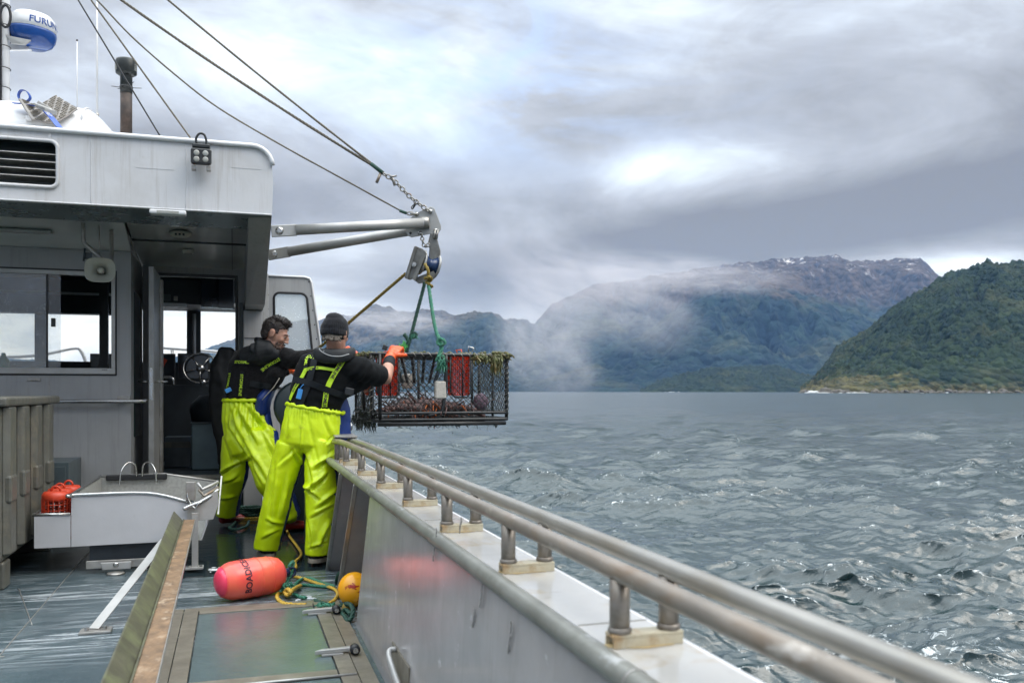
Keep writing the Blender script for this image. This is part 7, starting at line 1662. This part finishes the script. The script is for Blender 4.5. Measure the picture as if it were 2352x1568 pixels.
basket(1.105, 6.80, 1.12, 1.40, .135, .10, 'red perforated bait basket at the left of the pot beside the capped man\'s forearm')
basket(1.675, 6.80, 1.12, 1.42, .135, .10, 'red perforated bait basket at the right of the pot beyond the white float')
# floats
for (u, v0, v1, w, y, lab, m_) in [(1013, 875, 916, 26, 6.585, 'pale speckled rectangular float tied on the middle upright of the pot', 'float'), (937, 858, 892, 24, 7.15, 'dull grey rectangular float hanging inside the pot near the funnel bars', 'float')]:
    p, q = PY(u - w / 2, v1, y), PY(u + w / 2, v0, y); b = MB(); b.bb(p.x, q.x, y, y + .05, p.z, q.z); o = obj('pot_float', b, m_, bevel=.012, base=((p.x + q.x) / 2, y, p.z)); tag(o, lab, 'float', 'floats on the hanging pot')
# crayfish
def crayfish(c, yaw, s, seed, label):
    rr = random.Random(seed); t = thing('crayfish', label, 'crayfish', c, 'crayfish on the floor of the pot'); c = V(c)
    M_ = Matrix.Rotation(yaw, 3, 'Z') @ Matrix.Rotation(rr.uniform(-.4, .4), 3, 'X') @ Matrix.Rotation(rr.uniform(-.25, .25), 3, 'Y')
    L = lambda x, y, z: c + M_ @ V((x * s, y * s, z * s))
    b = MB(); b.loft([(L(.11, 0, .0), .018 * s, .016 * s), (L(.07, 0, .008), .034 * s, .030 * s), (L(.0, 0, .012), .042 * s, .038 * s), (L(-.04, 0, .008), .040 * s, .034 * s)], ref=tuple(M_ @ V((0, 1, 0))), n=12)
    for k in range(14): a, x = rr.uniform(.2, 2.9), rr.uniform(-.02, .10); p = L(x, math.cos(a) * .036, .012 + math.sin(a) * .034); b.tube([p, p + (M_ @ V((.012, math.cos(a) * .008, math.sin(a) * .010))) * s], [.004 * s, .001 * s], 4)
    obj('carapace', b, 'lob', t)
    b = MB()
    for k in range(6): x = -.055 - k * .026; z = .008 - .004 * k * k * .35; b.ell(L(x, 0, z), .019 * s, (.034 - .0025 * k) * s, (.026 - .002 * k) * s, M_, n=10, m=6)
    b.ell(L(-.215, 0, -.045), .028 * s, .036 * s, .006 * s, M_, n=8, m=4); obj('tail', b, 'lob', t)
    for q in (-1, 1):
        for k in range(4):
            x = .05 - k * .028; b = MB(); a = rr.uniform(-.02, .02)
            b.tube([L(x, q * .03, 0), L(x + .02 + a, q * .085, .03 + a), L(x + .03 + a, q * .12, -.02), L(x + .035, q * .14, -.055)], [.006 * s, .0055 * s, .004 * s, .002 * s], 5); obj('leg', b, 'lob_leg' if rr.random() < .22 else 'lob', t)
        b = MB(); an = [L(.11, q * .014, .012), L(.17, q * .03, .05 + rr.uniform(-.01, .02)), L(.23, q * .06, .08 + rr.uniform(-.03, .04)), L(.31, q * .10 + rr.uniform(-.05, .05), .08)]
        b.tube(smooth_path(an, 3), [.0055 * s] * 4 + [.003 * s] * 3 + [.0018 * s] * 3, 5); obj('antenna', b, 'lob', t)
rl = random.Random(9)
sp_l = [(1.06, 6.78, .3), (1.13, 6.92, 2.6), (1.22, 6.72, .1), (1.28, 7.05, 1.4), (1.36, 6.75, 3.0), (1.45, 6.95, .5), (1.52, 6.74, 2.9), (1.60, 7.02, 3.5), (1.68, 6.76, .2), (1.74, 6.94, 2.8), (1.20, 7.22, 4.4), (1.46, 7.22, 3.6)]
places = ['leftmost crayfish in the pot, in the near left corner below the red basket', 'crayfish second from the left, pointing away from the capped man', 'crayfish against the near net left of the grey float', 'crayfish behind the heap under the funnel bars',
          'crayfish lying tail outwards just left of the middle upright', 'crayfish in the middle of the heap behind the curved upright', 'crayfish against the near net directly below the pale float', 'crayfish behind the one below the pale float',
          'crayfish against the near net below the right red basket', 'rightmost crayfish, beside the mauve sea urchin', 'crayfish at the far net in the left half of the pot', 'crayfish at the far net in the middle of the pot']
for i, (x, y, a) in enumerate(sp_l):
    x = 1.24 + (x - 1.06) * .66
    crayfish(T(x, y, Z0 + .065 + .03 * (i % 3 == 1)), a, 1.12 + .12 * rl.random(), i, places[i])
b = MB(); c = T(1.85, 6.78, Z0 + .13); b.ell(c, .058, .055, .066, n=20, m=14); me = remesh(b, .006, 1); displace(me, lambda c, n: .006 * ridge(c * 40)); o = obj('sea_urchin', me, 'urchin'); tag(o, 'round mauve sea urchin resting at the right end of the pot', 'sea urchin')
# weed and slime
def weed(c, n, rad, drop, m, name='seaweed', par=None, seed=0, tw=.006):
    rr = random.Random(seed); b = MB(); c = V(c)
    for k in range(n):
        gg = lambda q: max(-1.3 * q, min(1.3 * q, rr.gauss(0, q))); p = c + V((gg(rad[0]), gg(rad[1]), gg(rad[2]))); L = drop * rr.uniform(.3, 1.2); q = p.copy(); pts = [p]
        for j in range(4): q = q + V((rr.gauss(0, .008), rr.gauss(0, .008), -L / 4)); pts.append(q.copy())
        s = tw * rr.uniform(.5, 1.4); b.tube(pts, [s, s * 1.2, s, s * .8, s * .2], 4, sm=False)
        if rr.random() < .7: b.ell(p, s * 2.2, s * 2, s * 1.6, n=5, m=4)
    return obj(name, b, m, par, kind='stuff', recalc=False)
weed(T(X1 - .10, Y0 - .005, Z1 - .0), 120, (.022, .012, .018), .13, 'weed', par=cg, seed=1)
weed(T(X1 - .22, Y0 + .0, Z1 - .01), 60, (.05, .02, .012), .05, 'weed', par=cg, seed=2)
weed(T(1.72, Y0 + .2, Z1 + .015), 60, (.10, .10, .008), .02, 'weed', par=cg, seed=3)
weed(T(1.45, Y0 + .2, Z1 + .012), 60, (.10, .10, .008), .02, 'weed', par=cg, seed=13)
weed(T(X1 - .02, Y0 + .05, Z1 + .01), 60, (.03, .05, .012), .05, 'weed', par=cg, seed=4)
weed(T(1.0, Y0 + .4, Z1 + .015), 90, (.06, .22, .008), .02, 'weed', par=cg, seed=5)
weed(T(X0 + .02, 7.0, Z0 + .02), 200, (.03, .26, .04), .07, 'weed_d', par=cg, seed=6, tw=.004)
weed(T(X0 - .01, 7.25, Z0 + .0), 60, (.03, .14, .02), .07, 'weed_d', par=cg, seed=8, tw=.004)
weed(T(1.4, Y0 + .02, Z0 - .035), 60, (.40, .015, .006), .03, 'weed_d', par=cg, seed=7, tw=.003)
# water drops falling
b = MB(); rr = random.Random(3)
MT['drop'] = mat('water_drop', (.6, .65, .68), .05, var=.02, trans=.6)
for k in range(46):
    p = T(rr.uniform(X0 - .05, X1), rr.uniform(Y0, Y0 + .3), Z0 - .06 - abs(rr.gauss(0, .12))); s = rr.uniform(.0016, .0032); b.ell(p, s, s, s * rr.uniform(1, 3), n=6, m=4)
obj('water_drops', b, 'drop', kind='stuff')
# lifting ropes
lr = thing('lifting_rope', 'pair of knotted green ropes holding the pot under the block', 'rope', hp_(984, 650))
a0_, e1, e2 = hp_(985, 648, -.12), T(1.22, 6.95, Z1 + .02), T(1.55, Y0 + .01, Z1 + .02)
e1 = PD(934, 808, 6.95); e2 = PD(1013, 824, 6.72)
b = MB(); rope(b, sag(hp_(976, 648, -.08), e1, .004, 10), .0150, 5); rope(b, smooth_path([e1 + V((-.02, 0, .14)), e1 + V((.012, -.01, .08)), e1 + V((-.012, 0, .02)), e1], 4), .016, 5); obj('dark_leg', b, 'rope_dg', lr)
b = MB(); rope(b, smooth_path([hp_(983, 645, -.12), hp_(988, 680, -.18), PD(999, 750, 6.82), PD(1010, 782, 6.76)], 6), .0150, 5); rope(b, smooth_path([PD(1009, 776, 6.76), PD(1014, 800, 6.74), e2 + V((-.02, 0, .0)), e2 + V((.02, -.02, -.03)), e2 + V((.0, .02, -.05))], 5), .017, 5)
rope(b, smooth_path([PD(1008, 776, 6.74), PD(1020, 781, 6.72), PD(1022, 789, 6.72), PD(1010, 792, 6.73), PD(1004, 784, 6.75), PD(1016, 778, 6.74)], 4), .012, 5); obj('light_leg', b, 'rope_g', lr)
b = MB(); rope(b, smooth_path([PD(946, 768, 6.98), PD(955, 764, 6.96), PD(956, 772, 6.96), PD(946, 776, 6.98)], 4), .012, 5); obj('knot', b, 'rope_dg', lr)
weed(PD(925, 802, 6.9), 34, (.012, .012, .015), -.05, 'weed_l', 'frayed_end', lr, seed=21, tw=.003)
weed(e2 + V((0, -.02, -.01)), 40, (.018, .015, .025), .08, 'rope_g', 'frayed_end', lr, seed=22, tw=.004)
weed(PD(950, 770, 6.95), 16, (.012, .012, .012), .03, 'rope_g', 'frayed_end', lr, seed=23, tw=.003)
b = MB(); p = PD(1085, 808, 6.9); b.tube([p, p + V((.01, 0, .03)), p + V((-.03, 0, .04)), p + V((-.03, 0, .0))], .007, 6); b.bar(PD(1077, 818, 6.85), PD(1086, 806, 6.85), .01, .004); o = obj('pot_hook', b, 'steel', cg)

# ================================================================ buoys and lines on the deck
ax = (V((CY, -SY, 0)) * .74 + V((SY, CY, 0)) * .67).normalized()
bc = PD(577, 1332, 4.98); rB = .108; bc.z = rB * 1.01
by = thing('buoy', 'coral pink cylindrical buoy with the word on its side lying on the deck', 'buoy', (bc.x, bc.y, 0))
hl = .115; prof = [(.001, -hl - .092), (.03, -hl - .090), (.058, -hl - .078), (.082, -hl - .056), (.098, -hl - .025), (.1045, -hl), (.1075, -.05), (rB, 0), (.1075, .05), (.104, hl), (.094, hl + .035), (.074, hl + .062), (.045, hl + .08), (.02, hl + .086), (.001, hl + .088)]
b = MB(); b.lathe(prof, bc, ax, 40); sh = obj('shell', b, 'buoy', by)
b = MB(); b.lathe([(r_ + .0012, h) for r_, h in prof[:4]] + [(.0825, -hl - .0555)], bc, ax, 40); obj('end_cap', b, 'buoy_end', by, label='magenta pink end cap')
pf = lambda h: float(np.interp(h, [p[1] for p in prof], [p[0] for p in prof]))
MT['buoy_rib'] = MT['buoy']
for h in (-hl - .058, -.055, .025, .095, .155):
    b = MB(); X = ax.orthogonal().normalized(); Y = ax.cross(X); rr_ = pf(h) + .0005
    b.tube([bc + ax * h + (X * math.cos(a) + Y * math.sin(a)) * rr_ for a in np.linspace(0, 2 * math.pi, 41)[:-1]], .0022, 5, closed=True, caps=False); obj('moulding_rib', b, 'buoy', by)
wrap_text('BOADICEA', .050, bc, ax, rB, R(212), -.062, 'lettering', 'ink', by, prof=lambda h: pf(h) + .001, flip=-1, up=-1)
b = MB(); e = bc + ax * (hl + .085); b.tube([e - ax * .01, e + ax * .03], [.028, .022], 12); b.tube([e + ax * .045 + V((0, 0, math.cos(a) * .026)) + ax * math.sin(a) * .026 for a in np.linspace(0, 6.28, 12)[:-1]], .009, 8, closed=True, caps=False); MT['navy'] = mat('navy_rubber', (.01, .02, .07), .4); obj('eye', b, 'navy', by)
yb = PD(803, 1352, 4.72); yb = V((.614, 4.80, .093))
yt_ = thing('buoy', 'amber yellow ball buoy with rusty marks tucked behind the bulwark plate', 'buoy', (yb.x, yb.y, 0))
b = MB(); b.ell(yb, .088, .088, .092, n=30, m=20); obj('shell', b, 'buoy_y', yt_)
b = MB(); b.lathe([(.001, .0), (.03, .0), (.026, .03), (.001, .03)], yb + V((-.04, -.045, -.075)), (-.4, -.5, -.8), 14); obj('eye', b, 'rope_o', yt_)
# ropes on deck: yellow & green
def deck(u, v, h=.012): return PZ(u, v, h)
yl = thing('rope', 'yellow rope trailing from between the men to the pink buoy and across the deck', 'rope', deck(680, 1320))
P = [PZ(659, 1218, .05), PZ(666, 1232, 0), PZ(688, 1262, 0), PZ(691, 1276, 0), PZ(678, 1290, 0), PZ(680, 1302, 0), PZ(668, 1312, .01), e + ax * .05]
b = MB(); rope(b, smooth_path(P, 6), .0105, 5); obj('line', b, 'rope_y', yl)
b = MB(); rope(b, smooth_path([e + ax * .05, deck(668, 1322), deck(690, 1326), deck(720, 1336), deck(745, 1344), deck(768, 1352), deck(776, 1364), deck(768, 1378), deck(757, 1384)], 6), .0105, 5); obj('line', b, 'rope_y', yl)
b = MB(); rope(b, smooth_path([deck(655, 1356, .03), deck(662, 1352, .05), deck(668, 1360, .04), deck(660, 1366, .03), deck(652, 1358, .02), deck(640, 1362), deck(637, 1372), deck(650, 1384), deck(675, 1388), deck(703, 1388)], 6), .0115, 5); rope(b, smooth_path([deck(666, 1360, .05), deck(678, 1350, .04), deck(690, 1344, .02)], 5), .0115, 5); obj('bowline', b, 'rope_y', yl)
gl = thing('rope', 'green rope tangled on the wet deck between the pink and the amber buoy', 'rope', deck(720, 1360))
b = MB(); rope(b, smooth_path([e + ax * .03 + V((0, 0, .03)), e + ax * .06 + V((0, 0, .06)), e + ax * .05, deck(658, 1340, .05), deck(663, 1352, .03), deck(672, 1362), deck(690, 1370), deck(704, 1372)], 6), .0105, 5); obj('line', b, 'rope_g', gl)
b = MB(); rope(b, smooth_path([deck(672, 1352), deck(682, 1338), deck(697, 1328), deck(715, 1328), deck(740, 1338), deck(768, 1346), deck(742, 1346), deck(700, 1343), deck(672, 1348, .03)], 6), .0105, 5); obj('line', b, 'rope_g', gl)
b = MB(); rope(b, smooth_path([PX(783, 1360, .60), PX(773, 1345, .585), deck(775, 1322, .06), PX(785, 1314, .60), PX(792, 1322, .62), PX(796, 1345, .64)], 6), .0115, 5); obj('line', b, 'rope_dg', gl)
b = MB(); rope(b, smooth_path([deck(723, 1378), deck(745, 1386), deck(757, 1393), deck(778, 1392), deck(792, 1386, .03), PZ(805, 1388, .05), PZ(811, 1400, .05), PZ(808, 1418, .02), deck(800, 1425), deck(790, 1412), deck(775, 1400), deck(768, 1394)], 6), .0125, 5); rope(b, smooth_path([deck(768, 1396), deck(783, 1404), deck(795, 1400), deck(806, 1410, .02)], 5), .0125, 5); obj('line', b, 'rope_dg', gl)
weed(deck(660, 1345, .05), 60, (.02, .02, .012), .03, 'rope_g', 'frayed_end', gl, seed=31, tw=.004)
weed(deck(752, 1388, .02), 40, (.03, .02, .004), .008, 'rope_g', 'frayed_end', gl, seed=32, tw=.004)
cl_ = thing('rope_coil', 'heap of coiled dark green and yellow rope on the deck between the two men', 'rope', PZ(575, 1190, 0))
b = MB(); cc = PZ(577, 1195, -.02); P = []
for k in range(72): a = k * .52; P.append(cc + V((math.cos(a) * (.15 + .02 * math.sin(k)), math.sin(a) * (.12 + .02 * math.cos(k * 1.7)), .012 + k * .0016)))
rope(b, smooth_path(P, 2), .012, 4); obj('green_coil', b, 'rope_dg', cl_)
b = MB(); P = [cc + V((.02, -.03, 0)) + V((math.cos(k * .5) * (.16 + .015 * math.sin(k * 2)), math.sin(k * .5) * .13, .012 + k * .0014)) for k in range(30)]; rope(b, smooth_path(P, 2), .010, 4); obj('yellow_coil', b, 'rope_y', cl_)
b = MB(); P = [PZ(568, 1172, .0), PZ(555, 1176, 0), PZ(545, 1190, 0), PZ(536, 1204, 0), PZ(527, 1212, 0), PZ(545, 1215, 0), PZ(566, 1208, 0), PZ(572, 1196, .01)]; rope(b, smooth_path(P, 6), .012, 5); obj('loose_bight', b, 'rope_dg', cl_)
# foam lumps left on the deck
fm = MB(); rr = random.Random(8)
for (u, v, n_, s) in [(497, 1308, 26, .03), (520, 1306, 12, .02), (700, 1372, 14, .03), (355, 1304, 6, .012), (690, 1385, 8, .02)]:
    for k in range(n_): p = PZ(u + rr.gauss(0, 9), v + rr.gauss(0, 2.2), .001); fm.ell(p, s * rr.uniform(.2, .7), s * rr.uniform(.2, .5), s * rr.uniform(.06, .2), n=7, m=5)
obj('deck_foam', fm, 'foam', kind='stuff')
